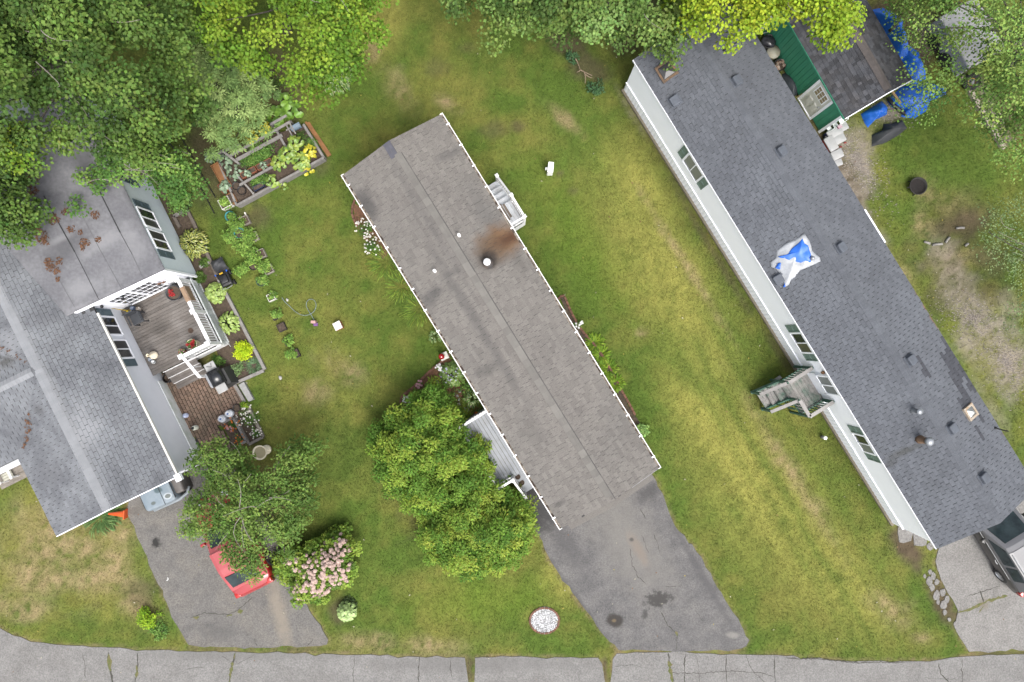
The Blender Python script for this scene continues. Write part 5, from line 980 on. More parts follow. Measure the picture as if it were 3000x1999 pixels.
def leafmat(name, c1, c2, edge=None, rnd=.2):
    """smooth broad leaf; edge = paler rim as on variegated hostas (by position across the leaf)"""
    if name in MATS: return MATS[name]
    m, t, P, new, lk = nodes(name); g = new('ShaderNodeNewGeometry'); oi = new('ShaderNodeObjectInfo'); col = mixc(t, oi.outputs['Random'], c1, c2)
    if edge:
        tc = new('ShaderNodeTexCoord'); sx = new('ShaderNodeSeparateXYZ'); lk(tc.outputs['Generated'], sx.inputs[0]); d = math_(t, 'MULTIPLY', math_(t, 'ABSOLUTE', math_(t, 'SUBTRACT', sx.outputs[1], .5)), 2.0)
        r = new('ShaderNodeMapRange'); r.inputs['From Min'].default_value = edge[1]; r.inputs['From Max'].default_value = edge[1] + .2; lk(d, r.inputs['Value']); col = mixc(t, r.outputs[0], col, edge[0])
    k = math_(t, 'ADD', math_(t, 'MULTIPLY', math_(t, 'FRACT', math_(t, 'MULTIPLY', oi.outputs['Random'], 13.7)), 2 * rnd), 1 - rnd); cc = new('ShaderNodeCombineXYZ'); [lk(k, cc.inputs[i]) for i in range(3)]
    lk(mixc(t, 1.0, mixc(t, 1.0, col, (.8, .8, .8), 'MULTIPLY'), cc.outputs[0], 'MULTIPLY'), P.inputs['Base Color']); P.inputs['Roughness'].default_value = .45; MATS[name] = m; return m
def blades(name, label, cat, px, py, r_m, L, pal, seed, n=120, group=None, up=.5, base_z=0, dirn=None, w=.022, spreadb=.35):
    r = np.random.default_rng(seed); p = W(px, py, base_z + .1); p.z = base_z; root = thing(name, label, cat, p, 0, group); a = r.uniform(0, 2 * np.pi, n); P = np.stack([np.cos(a), np.sin(a), np.zeros(n)], -1) * (r_m * spreadb * np.sqrt(r.random(n)))[:, None]
    D = unit(np.stack([np.cos(a), np.sin(a), np.full(n, up)], -1) + r.normal(0, .25, (n, 3)) + (np.array(dirn) if dirn else 0)); D[:, 2] = np.abs(D[:, 2]); Nn = unit(np.array([0, 0, 1.0]) - D * D[:, 2:3] + 1e-3); Ln = r.uniform(.6, 1.1, n) * L; cc = palette(n, pal, r) * r.uniform(.8, 1.2, (n, 1))
    P1 = P + D * (Ln * .55)[:, None]; D2 = unit(D + np.array([0, 0, -.9])); N2 = unit(np.array([0, 0, 1.0]) - D2 * D2[:, 2:3] + 1e-3)
    tag(ob('foliage', leaf_mesh_np('foliage', np.vstack([P, P1]), np.vstack([D, D2]), np.vstack([Nn, N2]), np.concatenate([Ln * .7, Ln * .55]), np.full(2 * n, w), np.vstack([cc, cc])), root), kind='stuff'); return root
def blossoms(root, pts, r, m, name='flower', petals=6, centre=None, seed=0):
    rr = random.Random(seed); mb = MB()
    for k in range(petals):
        a = 2 * math.pi * k / petals; b = .9 * math.pi / petals; mb.add([(0, 0, 0), (r * .7 * math.cos(a - b), r * .7 * math.sin(a - b), r * .22), (r * math.cos(a), r * math.sin(a), r * .1), (r * .7 * math.cos(a + b), r * .7 * math.sin(a + b), r * .22)], [(0, 1, 2, 3)])
    if centre: mb.lathe([(r * .3, .0), (r * .22, r * .18), (.001, r * .22)], 7, (0, 0, .004), 1)
    me = mb.mesh(name, [m, centre or m])
    for p in pts: ob(name, me, root, mat=Matrix.Translation(p) @ Matrix.Rotation(rr.uniform(0, 6), 4, 'Z') @ Matrix.Rotation(rr.gauss(0, .3), 4, 'X') @ Matrix.Scale(rr.uniform(.75, 1.2), 4))
G_DK = [(.026, .052, .010), (.046, .085, .016), (.075, .125, .024)]; G_MID = [(.035, .085, .016), (.07, .14, .028), (.12, .20, .04)]; G_YEL = [(.05, .105, .010), (.092, .158, .014), (.145, .21, .02)]; G_LIME = [(.09, .155, .010), (.155, .222, .014), (.23, .28, .02)]; G_BLUE = [(.038, .070, .015), (.064, .108, .022), (.105, .155, .034)]

# ================================================================ timber, pots, beds
def timber(p0, p1, w, h, m, z=0, parent=None, name='timber', loc0=None):
    a, b = W(*p0, z + h), W(*p1, z + h); d = b - a; c = (a + b) / 2; o_ = Vector(parent.location) if parent else Vector((0, 0, 0)); mb = MB(); mb.box((0, 0, 0), (d.length, w, h)); return ob(name, mb.mesh(name, m), parent, (c.x - o_.x, c.y - o_.y, z + h / 2), math.atan2(d.y, d.x))
grey_t = mat('silver_timber', (.33, .315, .30), (.24, .225, .21), 6, .9, .3, 60, rnd=.1); brown_t = mat('brown_timber', (.20, .17, .145), (.145, .12, .10), 6, .9, .3, 60, rnd=.1)
fb = thing('garden_edging', 'weathered grey timber edging around the flower border beside the deck', 'edging', W(600, 760))
for a, b, m in (((484, 494), (566, 652), brown_t), ((566, 652), (640, 820), brown_t), ((640, 820), (700, 935), grey_t), ((700, 935), (775, 1083), grey_t), ((772, 1086), (686, 1124), grey_t), ((686, 1126), (716, 1178), grey_t), ((508, 634), (538, 615), grey_t), ((584, 783), (612, 768), grey_t), ((508, 634), (525, 665), brown_t)): timber(a, b, .13, .13, m, 0, fb)
stepb = MB(); stepb.prism([W(*p, .16).xy for p in ((697, 1127), (714, 1118), (743, 1171), (728, 1178))], -.03, .16, shrink=.04); tag(stepb.build('step_block', concrete), 'pale concrete step block on the lawn against the timber edging', 'step')
def soil_patch(poly, m, name, z=.012, seed=3, label=None): mb = MB(); mb.prism(roughen(poly, 14, 2.5, seed), -.05, z); return tag(mb.build(name, m), kind='structure')
soil_patch([(470, 470), (484, 494), (640, 820), (775, 1083), (686, 1124), (640, 1118), (600, 1085), (640, 1040), (610, 960), (575, 830), (520, 700), (460, 560)], soil, 'garden_soil', .03)
# --- big raised vegetable bed
rb = thing('raised_bed', 'large weathered timber raised bed of vegetables with cross beams', 'raised bed', W(790, 480))
for a, b, w, h, z in (((632, 454), (693, 602), .09, .30, 0), ((693, 602), (948, 462), .10, .40, 0), ((888, 364), (948, 462), .10, .36, 0), ((632, 454), (700, 420), .09, .30, 0), ((672, 457), (850, 356), .09, .07, .55), ((692, 469), (826, 396), .14, .05, .42), ((703, 541), (797, 489), .09, .06, .50), ((808, 380), (840, 436), .09, .06, .46), ((652, 443), (697, 478), .09, .06, .46), ((698, 518), (741, 566), .07, .05, .38), ((793, 364), (839, 338), .09, .06, .62), ((836, 362), (856, 398), .05, .04, .52), ((845, 356), (866, 392), .05, .04, .52), ((838, 382), (856, 374), .06, .03, .50), ((632, 452), (655, 440), .10, .05, .36)): timber(a, b, w, h, grey_t, z, rb, 'beam')
for p in ((672, 457), (850, 356), (808, 380), (840, 436), (697, 478), (703, 541), (797, 489), (741, 566), (793, 364), (652, 443)): q = W(*p, .5) - rb.location; mb = MB(); mb.box((q.x, q.y, .22), (.08, .08, .50)); mb.build('bed_post', grey_t, rb)
mb = MB(); mb.prism([(W(*p, .25) - rb.location).xy for p in ((640, 458), (700, 425), (885, 368), (943, 462), (695, 596))], -.02, .22); tag(mb.build('bed_soil', soil, rb), kind=None)
timber((895, 357), (962, 458), .09, .05, cedar, .01, rb, 'cedar_board'); timber((903, 358), (968, 455), .09, .05, cedar, .01, rb, 'cedar_board')
def pot(name, label, cat, px, py, r, h, m, z=0, taper=.8, fill=True, group=None, n=18):
    p = W(px, py, z + h); mb = MB(); mb.lathe([(r * taper, 0), (r, h), (r * 1.06, h), (r * 1.06, h - .03), (r * .9, h - .03), (r * .88, h - .06)], n, cap=False); mb.lathe([(.001, .0), (r * taper, .0)], n, cap=False); o = thing(name, label, cat, (p.x, p.y, z), 0, group); mb.build('body', m, o, True)
    if fill: mb = MB(); mb.lathe([(r * .89, h - .05), (.001, h - .035)], n, cap=False); mb.build('soil', soil, o)
    return o
def trough(name, label, cat, px, py, d, rz, m, z=0, group=None, fill=True, wall=.02, fm=None):
    p = W(px, py, z + d[2]); o = thing(name, label, cat, (p.x, p.y, z), rz, group); mb = MB(); x, y, h = d
    for c, e in (((0, y / 2 - wall / 2, h / 2), (x, wall, h)), ((0, -y / 2 + wall / 2, h / 2), (x, wall, h)), ((x / 2 - wall / 2, 0, h / 2), (wall, y - 2 * wall, h)), ((-x / 2 + wall / 2, 0, h / 2), (wall, y - 2 * wall, h)), ((0, 0, .01), (x - 2 * wall, y - 2 * wall, .02))): mb.box(c, e)
    mb.build('body', m, o)
    if fill: mb = MB(); mb.box((0, 0, h * .42), (x - 2 * wall, y - 2 * wall, h * .8)); mb.build('soil', fm or soil, o)
    return o
AB = math.atan2(-(464 - 600), 945 - 693)
for px, py, i in ((727, 505, 0), (773, 481, 1)): trough('seed_trough', ('terracotta trough of seedlings by the cedar end of the raised bed', 'terracotta trough of seedlings beside the squash vine')[i], 'planter', px, py, (.68, .24, .17), AB, terra, .28)
trough('planter', 'dark brown planter with grey-green seedlings at the corner of the raised bed', 'planter', 659, 545, (.52, .40, .28), AB + .1, terra, 0)
trough('storage_bin', 'small blue-grey bin on the edge of the raised bed', 'bin', 865, 371, (.42, .2, .15), AB, mat('blue_grey_plastic', (.22, .30, .38), None, 4, .5), .4, fm=mat('blue_grey_lid', (.26, .34, .42), None, 4))
trough('seed_tray', 'dark blue seed tray inside the front board of the raised bed', 'tray', 757, 547, (.48, .2, .12), AB, mat('navy_tray', (.03, .045, .10), None, 4, .5), .26)
trough('planter', 'cedar planter box with open top at the end of the raised bed', 'planter', 643, 508, (.92, .36, .36), A_LFT + R(4), cedar, 0, fm=cedar)
trough('planter', 'small cedar box beside the white-rimmed planter', 'planter', 678, 580, (.45, .3, .3), A_LFT + R(4), cedar, 0)
trough('planter', 'square white-rimmed planter of green seedlings at the corner of the raised bed', 'planter', 658, 594, (.46, .42, .34), AB, dirtywhite, 0)
for p, lb in (((692, 545), 'black plastic pot standing in the raised bed'), ((707, 558), 'black plastic pot leaning in the front of the raised bed')): pot('plant_pot', lb, 'pot', *p, .17, .28, blackm, .12)
# wires / soaker hoses on the grass
for pts, lb in ((((470, 390), (512, 439), (557, 501), (596, 564), (628, 626)), 'thin black soaker hose on the grass nearer the timber edging'), (((527, 396), (557, 450), (589, 508), (614, 550), (632, 580)), 'thin black soaker hose on the grass nearer the raised bed')): mb = MB(); mb.tube([W(*p, .05) for p in pts], .022, 5); tag(mb.build('soaker_hose', blackm), lb, 'hose')
teal_p = mat('teal_glaze', (.05, .36, .40), (.04, .30, .34), 5, .3)
tanw = mat('tan_plastic', (.42, .38, .33), (.34, .3, .26), 6, .7)
pot('plant_pot', 'teal rimmed pot beside the square white-rimmed planter', 'pot', 674, 634, .21, .28, teal_p); pot('plant_pot', 'teal rimmed pot half hidden in tomato leaves', 'pot', 700, 683, .21, .3, teal_p)
for (px, py), lb in zip(((716, 646), (741, 694), (763, 744), (785, 789)), ('tan square soil box beside a white stick', 'tan square soil box behind the tomato leaves', 'tan square soil box with a small white tag', 'tan square soil box beside the yellow tomato flowers')): trough('soil_box', lb, 'planter', px, py, (.36, .36, .2), R(25), tanw, 0)
mb = MB(); mb.box((0, 0, .02), (.30, .06, .04)); tag(mb.build('white_stick', dirtywhite, None, False, W(722, 632), R(-62)), 'short white painted stick on the grass by a soil box', 'stick')
pot('plant_pot', 'dark green pot in front of the hose end', 'pot', 764, 825, .19, .26, mat('dark_green_pot', (.03, .09, .08), None, 4, .5)); trough('soil_box', 'white rimmed square box holding a pepper plant', 'planter', 793, 871, (.30, .30, .24), R(25), dirtywhite)
pot('plant_pot', 'black round pot under tomato leaves', 'pot', 742, 778, .19, .24, blackm)
darkbag = mat('black_grow_bag', (.035, .03, .028), (.055, .045, .04), 6, .9)
for (px, py), lb in zip(((807, 924), (824, 959), (843, 999), (864, 1037)), ('black square grow bag with a leafy pepper beside the hose', 'black square grow bag holding bare brown soil', 'black square grow bag with narrow-leaved pepper plant', 'black square grow bag at the end of the pepper row')): trough('grow_bag', lb, 'planter', px, py, (.34, .34, .16), R(25), darkbag)
# hose, toys, boxes on the lawn
hp = [(826, 872), (835, 885), (848, 897), (860, 909), (874, 919), (888, 924), (902, 923), (915, 917), (923, 907), (926, 894), (922, 882), (913, 877), (904, 879), (898, 887), (898, 898), (903, 909), (911, 922), (921, 939)]
def smooth_path(pts, k=5):
    out = []
    for i in range(len(pts) - 1):
        p0, p1, p2, p3 = [Vector(pts[max(0, min(len(pts) - 1, j))]) for j in (i - 1, i, i + 1, i + 2)]
        for q in range(k): t = q / k; out.append(.5 * ((2 * p1) + (p2 - p0) * t + (2 * p0 - 5 * p1 + 4 * p2 - p3) * t * t + (3 * p1 - p0 - 3 * p2 + p3) * t ** 3))
    return out + [Vector(pts[-1])]
mb = MB(); mb.tube([W(p.x, p.y, .07 + (.03 if i > 75 else 0)) for i, p in enumerate(smooth_path(hp))], .013, 6); tag(mb.build('garden_hose', mat('grey_green_hose', (.28, .36, .36), None, 4, .5), None, True), 'grey-green garden hose looped on the lawn beside the pepper row', 'hose')
mb = MB(); mb.rbox((0, 0, .13), (.20, .12, .26), .02); sp_ = mb.build('sprinkler_box', mat('pale_pink', (.62, .38, .34), None, 4, .5), None, False, W(922, 944)); tag(sp_, 'small pink and purple sprinkler box at the hose end', 'sprinkler'); mb = MB(); mb.rbox((.06, -.1, .05), (.18, .14, .1), .02); mb.build('base', mat('purple_plastic', (.22, .1, .30), None, 4, .5), sp_)
bx_ = thing('lidded_box', 'square red box with white lid alone on the left lawn', 'box', W(994, 955), R(26)); mb = MB(); mb.rbox((0, 0, .14), (.31, .32, .28), .02); mb.build('body', mat('faded_red', (.50, .11, .065), (.42, .09, .055), 5, .6), bx_); mb = MB(); mb.rbox((0, 0, .295), (.325, .335, .035), .02); mb.build('lid', dirtywhite, bx_)
for (px, py), s_, lb in (((842, 879), .11, 'small white stone on the grass near the garden hose'), ((822, 1107), .14, 'grey flat stone sunk in the lawn near the timber edging')): mb = MB(); mb.blob((0, 0, s_ * .2), (s_, s_ * 1.3, s_ * .6), 3); tag(mb.build('lawn_stone', stone, None, True, W(px, py)), lb, 'stone')
# white utility post
up_ = thing('utility_post', 'white plastic utility pedestal standing alone between the two long homes', 'pedestal', W(1612, 497, .3), R(-5)); up_.location.z = 0
mb = MB(); mb.rbox((0, 0, .3), (.24, .36, .6), .03); mb.rbox((.0, .1, .66), (.22, .2, .18), .02); mb.build('housing', pvc, up_); mb = MB(); mb.box((0, -.08, .605), (.14, .1, .02)); mb.build('hatch', dirtywhite, up_); mb = MB(); mb.rbox((-.17, 0, .35), (.08, .1, .14), .01); mb.build('side_box', pvc, up_)
# gazing ball, birdbath
gb = thing('gazing_ball', 'shiny red gazing ball on a white square stand by the flower bed', 'garden ornament', W(1296, 1044, .2)); gb.location.z = 0
mb = MB(); mb.box((.06, 0, .06), (.34, .30, .12), R(25)); mb.lathe([(.14, .12), (.07, .2), (.07, .4), (.12, .46)], 12); mb.build('stand', dirtywhite, gb, False); mb = MB(); mb.lathe([(.001, 0)] + [(.13 * math.sin(math.pi * k / 10), .13 - .13 * math.cos(math.pi * k / 10)) for k in range(1, 10)] + [(.001, .26)], 18, (0, 0, .46)); mb.build('ball', mat('red_mirror', (.42, .0, .005), None, 3, .12, spec=.8, coat=.6), gb, True)
bb = thing('birdbath', 'round cream birdbath on a pedestal beside the small tree', 'birdbath', W(762, 1326, .75)); bb.location.z = 0; cream = mat('cream_stone', (.80, .72, .55), (.70, .62, .47), 5, .8, .2, 40)
mb = MB(); mb.lathe([(.20, 0), (.20, .06), (.10, .12), (.08, .5), (.12, .66)], 18); mb.build('pedestal', cream, bb, True); mb = MB(); mb.lathe([(.1, .66), (.24, .72), (.29, .78), (.30, .8), (.27, .8), (.22, .75), (.001, .72)], 24, cap=False); mb.build('bowl', cream, bb, True)
mb = MB(); mb.lathe([(.235, .765), (.001, .766)], 20, cap=False); mb.build('water', mat('shallow_water', (.62, .55, .36), (.55, .48, .3), 3, .1), bb)

# ================================================================ patio
brickm = mat('patio_brick', (.25, .165, .12), (.19, .13, .10), 5, .92, .4, 60, rnd=.22, grime=((.17, .15, .11), 1.2, .6)); mort = mat('sandy_joint', (.085, .07, .05), (.075, .075, .035), 8, .95, .5, 40)
mb = MB(); mb.prism([W(*p).xy for p in PATIO], -.06, .015); pt = tag(mb.build('patio', mort), kind='structure')
mb = MB(); mb.prism([(-.125, -.062), (.125, -.062), (.125, .062), (-.125, .062)], 0, .045, shrink=.02); bme = mb.mesh('brick', brickm); cells = []
rr = random.Random(9); c, s = math.cos(A_LFT), math.sin(A_LFT)
for j in range(60):
    for i in range(30):
        x = i * .27 + (.135 if j % 2 else 0); y = j * .143 - .4; p = lst(FL, 2.4 + x, y); px, py = to_px(Vector((*p, 0)))
        if inpoly(px, py, PATIO): cells.append((p[0], p[1], abs(px - 640) + abs(py - 1180)))
cells.sort(key=lambda q: q[2]); mbs = MB()
for k, (x, y, _) in enumerate(cells):
    M_ = Matrix.Translation((x, y, .008 + rr.uniform(0, .008))) @ Matrix.Rotation(A_LFT + rr.gauss(0, .03), 4, 'Z') @ Matrix.Rotation(rr.gauss(0, .015), 4, 'X')
    if k < 300: ob('brick', bme, pt, mat=M_)
    else: mbs.add([v.co[:] for v in bme.vertices], [tuple(f.vertices) for f in bme.polygons], 0, M_)
if mbs.v: tag(mbs.build('brick_field', brickm, pt), kind='stuff')
# grill
gr = thing('gas_grill', 'black gas grill with white side shelves on the brick patio', 'grill', W(633, 1106, .9), A_LFT + R(2)); gr.location.z = 0
mb = MB(); n = 12
for x in (-.31, .31): pass
prof = [(math.cos(math.pi * k / n) * .27, .92 + math.sin(math.pi * k / n) * .2) for k in range(n + 1)]
mb.add([(x, y, z) for x in (-.31, .31) for y, z in prof], [(k, k + 1, n + 2 + k, n + 1 + k) for k in range(n)] + [tuple(range(n, -1, -1)), tuple(range(n + 1, 2 * n + 2))]); mb.build('lid', mat('grill_lid', (.02, .022, .026), None, 3, .25, spec=.6), gr, True)
mb = MB(); mb.box((0, 0, .84), (.66, .56, .16)); mb.build('firebox', blackm, gr)
mb = MB(); mb.box((0, 0, .4), (.55, .45, .7)); mb.build('cart', blackm, gr)
for s_ in (-1, 1): mb = MB(); mb.rbox((s_ * .50, 0, .92), (.34, .44, .04), .03); mb.build('side_shelf', mat('shelf_white', (.49, .49, .49), (.42, .42, .41), 5, .5), gr)
mb = MB(); mb.tube([(-.26, -.24, 1.03), (-.26, -.32, 1.02), (.26, -.32, 1.02), (.26, -.24, 1.03)], .014); mb.build('handle', steel, gr); mb = MB(); mb.box((0, -.32, .86), (.62, .07, .1)); mb.build('control_panel', steel, gr)
mb = MB(); mb.tube([(-.60, .1, .955), (-.45, .05, .96), (-.55, -.12, .955)], .012); mb.build('tongs', blackm, gr)
for x in (-.24, .24):
    for y in (-.2, .2): mb = MB(); mb.lathe([(.05, -.02), (.06, 0), (.05, .02)], 10, M=Matrix.Translation((x, y, .06)) @ Matrix.Rotation(R(90), 4, 'Y')); mb.build('wheel', rubber, gr)
mb = MB(); mb.add([(x * .42, y * .32, z) for z, k in ((.0, 1), (.75, .8)) for x, y in ((-k, -k), (k, -k), (k, k), (-k, k))], [(0, 1, 5, 4), (1, 2, 6, 5), (2, 3, 7, 6), (3, 0, 4, 7), (4, 5, 6, 7)]); p = lst(FL, 0, 0); o = mb.build('covered_box', mat('charcoal_cover', (.06, .06, .06), (.045, .045, .045), 4, .7), None, False, W(657, 1107, .5), A_LFT + R(2)); o.location.z = 0; tag(o, 'charcoal cover standing behind the black gas grill', 'cover')
tankm = mat('tank_white', (.62, .65, .69), (.50, .53, .58), 4, .5, grime=((.25, .2, .16), 6, .4))
for (px, py), lb in (((647, 1228), 'white propane tank on the patio nearest the black bin mat'), ((668, 1213), 'white propane tank on the patio touching the flower planter')):
    t = thing('propane_tank', lb, 'propane tank', W(px, py, .4)); t.location.z = 0; mb = MB(); mb.lathe([(.10, 0), (.12, .02), (.12, .06), (.155, .10), (.155, .32), (.12, .38), (.05, .41)], 18); mb.build('body', tankm, t, True); mb = MB(); mb.lathe([(.105, .36), (.11, .46), (.10, .46), (.095, .38)], 14, cap=False); mb.build('collar', tankm, t, True); mb = MB(); mb.lathe([(.03, .4), (.03, .45), (.04, .46), (.01, .47)], 8); mb.build('valve', mat('blue_valve', (.1, .2, .5), None, 3), t)
pot('plant_pot', 'black round pot beside the white daisies on the patio', 'pot', 692, 1196, .15, .22, blackm)
mb = MB(); mb.lathe([(.09, 0), (.10, .02), (.10, .2), (.06, .26), (.03, .28), (.03, .32)], 14); o = mb.build('water_jug', mat('blue_white_jug', (.60, .64, .74), (.3, .36, .6), 9, .4), None, True, W(548, 1217)); tag(o, 'blue and white jug standing against the house skirting', 'jug')
sprr = thing('garden_sprayer', 'white tank sprayer with black pump against the house skirting', 'sprayer', W(577, 1252)); mb = MB(); mb.lathe([(.09, 0), (.10, .03), (.10, .3), (.05, .36)], 14); mb.build('tank', mat('milky_plastic', (.66, .68, .58), None, 4, .4), sprr, True); mb = MB(); mb.lathe([(.055, .36), (.055, .42), (.02, .44)], 10); mb.box((0, 0, .5), (.16, .03, .03)); mb.build('pump', blackm, sprr)
mb = MB()
for k in range(9): mb.tube([Vector((.21 * math.cos(a) * (1 - .03 * k), .18 * math.sin(a), .04 + .03 * k + .01 * math.sin(3 * a))) for a in np.linspace(0, 6.28, 22)], .016, 5, cap=False)
mb.tube([(.1, -.15, .03), (.15, -.5, .03), (.4, -.75, .03), (.6, -.72, .03), (.72, -.55, .03)], .014, 5)
tag(mb.build('coiled_hose', blackm, None, True, W(492, 1108, .15) - Vector((0, 0, .15)), R(0)), 'coiled black hose with trailing end at the foot of the deck steps', 'hose')
mb = MB(); mb.rbox((0, 0, .015), (.62, .45, .03), .02); tag(mb.build('door_mat', blackm, None, False, W(592, 1300), A_LFT + R(20)), 'black mat on the bricks under the small tree', 'mat')
# flower planters at the patio edge
pl = thing('flower_planter', 'low timber planter of marigolds beside the propane tanks', 'planter', W(690, 1262))
for a, b in (((682, 1224), (720, 1292)), ((720, 1292), (692, 1310)), ((682, 1224), (652, 1240))): timber(a, b, .10, .22, grey_t, 0, pl)
mb = MB(); mb.prism([(W(*p) - pl.location).xy for p in ((680, 1228), (718, 1291), (690, 1308), (654, 1242))], -.02, .15); mb.build('planter_soil', soil, pl)
wb = thing('flower_border', 'timber-edged border of white daisies at the lawn edge of the patio', 'flower bed', W(725, 1240))
for a, b in (((722, 1182), (770, 1281)), ((770, 1281), (728, 1303)), ((686, 1222), (728, 1300))): timber(a, b, .11, .14, wood, 0, wb)
mb = MB(); mb.prism([(W(*p) - wb.location).xy for p in ((700, 1195), (722, 1186), (767, 1279), (728, 1298), (690, 1226))], -.02, .05); mb.build('border_soil', soil, wb)
# ---- things on the deck
def on_deck(px, py, h=0): p = W(px, py, DZ + h); return Vector((p.x, p.y, DZ))
o = pot('planter', 'large charcoal round planter of red flowers in the deck corner', 'planter', 508, 858, .30, .42, mat('charcoal_resin', (.06, .062, .07), (.045, .047, .055), 4, .5), DZ)
o.location = on_deck(508, 858, .4); redf = mat('red_petal', (.45, .012, .015), None, 5, .6); pinkf = mat('pink_petal', (.68, .40, .42), (.6, .3, .34), 8, .6); whitef = mat('white_petal', (.62, .62, .61), None, 5, .6); orangef = mat('orange_petal', (.70, .20, .015), None, 5, .6); yellowf = mat('yellow_petal', (.75, .5, .03), None, 5, .6); lilac = mat('lilac_petal', (.50, .48, .66), None, 5, .6)
blossoms(o, [Vector((random.uniform(-.16, .1), random.uniform(-.14, .14), .40 + random.uniform(0, .08))) for _ in range(12)], .055, redf)
o = pot('flower_pot', 'cream barrel pot of red geraniums beside the white deck rail', 'pot', 562, 1008, .20, .42, cream, DZ); o.location = on_deck(562, 1009, .4)
blossoms(o, [Vector((random.uniform(-.18, .16), random.uniform(-.16, .16), .44 + random.uniform(0, .1))) for _ in range(12)], .06, redf); blossoms(o, [Vector((random.uniform(-.17, .17), random.uniform(-.17, .17), .41)) for _ in range(26)], .07, mat('geranium_leaf', (.08, .17, .04), (.14, .24, .05), 9, .6), 'leaf')
o = pot('flower_pot', 'terracotta pot of small pink flowers on the deck', 'pot', 533, 1033, .14, .24, terra, DZ); o.location = on_deck(533, 1033, .24); blossoms(o, [Vector((random.uniform(-.1, .1), random.uniform(-.1, .1), .23)) for _ in range(16)], .05, MATS['geranium_leaf'], 'leaf'); blossoms(o, [Vector((random.uniform(-.1, .1), random.uniform(-.1, .1), .26)) for _ in range(5)], .03, pinkf)
ct = thing('deck_chair', 'charcoal resin chair against the house wall on the deck', 'chair', on_deck(402, 935, .4), A_LFT + R(90)); dg = mat('charcoal_chair', (.07, .075, .085), (.055, .06, .07), 4, .5)
mb = MB(); mb.rbox((0, .03, .42), (.46, .46, .05), .04); mb.build('seat', dg, ct); mb = MB(); mb.rbox((0, .25, .68), (.46, .05, .55), .02); mb.build('backrest', dg, ct)
for x in (-.2, .2):
    for y in (-.18, .22): mb = MB(); mb.box((x, y, .2), (.04, .04, .4)); mb.build('leg', dg, ct)
    mb = MB(); mb.box((x * 1.15, .02, .62), (.05, .44, .03)); mb.build('arm', dg, ct)
br = thing('broom', 'yellow and black broom leaning at the addition wall on the deck', 'broom', on_deck(385, 908)); mb = MB(); mb.tube([(0, -.05, .1), (-.95, .12, 1.35)], .016, 6); mb.build('handle', mat('yellow_handle', (.70, .50, .02), (.05, .05, .05), 2.5, .5, lohi=(.49, .51)), br); mb = MB(); mb.box((0, -.05, .06), (.30, .08, .12)); mb.build('head', mat('yellow_broom', (.75, .55, .02), None, 3), br)
for (px, py), m, lb in (((386, 903), mat('blue_can', (.12, .22, .5), (.6, .65, .7), 12, .4), 'blue and white canister beside the broom'), ((403, 905), mat('steel_can', (.5, .5, .5), (.4, .3, .2), 9, .4), 'small metal canister beside the broom')): mb = MB(); mb.lathe([(.085, 0), (.085, .2), (.07, .22), (.001, .225)], 14); tag(mb.build('canister', m, None, True, on_deck(px, py, .2)), lb, 'canister')
mb = MB(); mb.lathe([(.11, 0), (.16, .10), (.16, .2), (.10, .32), (.06, .46), (.05, .58), (.065, .62), (.045, .6), (.04, .5)], 18, cap=False); tag(mb.build('vase', cream, None, True, on_deck(448, 1041, .2)), 'tall cream vase standing against the house wall on the deck', 'vase')
for (px, py), m, lb in (((441, 1054), mat('pale_blue_can', (.45, .5, .58), None, 6, .4), 'pale blue can beside the cream vase'), ((450, 1061), steel, 'grey metal can beside the cream vase')): mb = MB(); mb.lathe([(.08, 0), (.08, .15), (.075, .15), (.07, .08)], 14); tag(mb.build('can', m, None, True, on_deck(px, py, .1)), lb, 'can')
# lawn mower by the border
mw = thing('lawn_mower', 'black lawn mower with rear grass bag parked against the timber edging', 'lawn mower', W(650, 800, .3), math.atan2(-(840 - 760), 672 - 635)); mw.location.z = 0
mb = MB(); mb.rbox((.28, 0, .24), (.62, .48, .22), .1); mb.build('body', blackm, mw, True); mb = MB(); mb.rbox((.30, 0, .40), (.36, .34, .14), .07); mb.build('engine_cover', mat('engine_black', (.03, .03, .034), None, 4, .3), mw, True)
cb = MB(); cb.grid(lambda u, v: (-.62 + u * .62, -.27 + v * .54, .10 + .34 * math.sin(math.pi * min(1, u * 1.2 + .1)) ** .5 * (math.sin(math.pi * (v * .86 + .07)) ** .4) + .02 * math.sin(u * 17 + v * 9)), 14, 12); cb.build('grass_bag', mat('bag_fabric', (.04, .042, .048), (.065, .067, .073), 4, .6), mw, True)
for x in (.06, .52):
    for y in (-.27, .27): mb = MB(); mb.lathe([(.06, -.03), (.11, -.03), (.11, .03), (.06, .03)], 14, M=Matrix.Translation((x, y, .11)) @ Matrix.Rotation(R(90), 4, 'X')); mb.build('wheel', rubber, mw)
mb = MB(); mb.tube([(.5, -.2, .3), (.68, -.22, .42), (.72, 0, .46), (.68, .22, .42), (.5, .2, .3)], .014); mb.build('handle', steel, mw); mb = MB(); [mb.box((.02, y, .40), (.06, .05, .06)) for y in (-.25, .25)]; mb.build('knob', mat('blue_knob', (.03, .15, .7), None, 3, .4), mw); mb = MB(); mb.box((.04, 0, .42), (.06, .16, .02)); mb.build('sticker', mat('yellow_sticker', (.75, .45, .02), None, 3), mw)
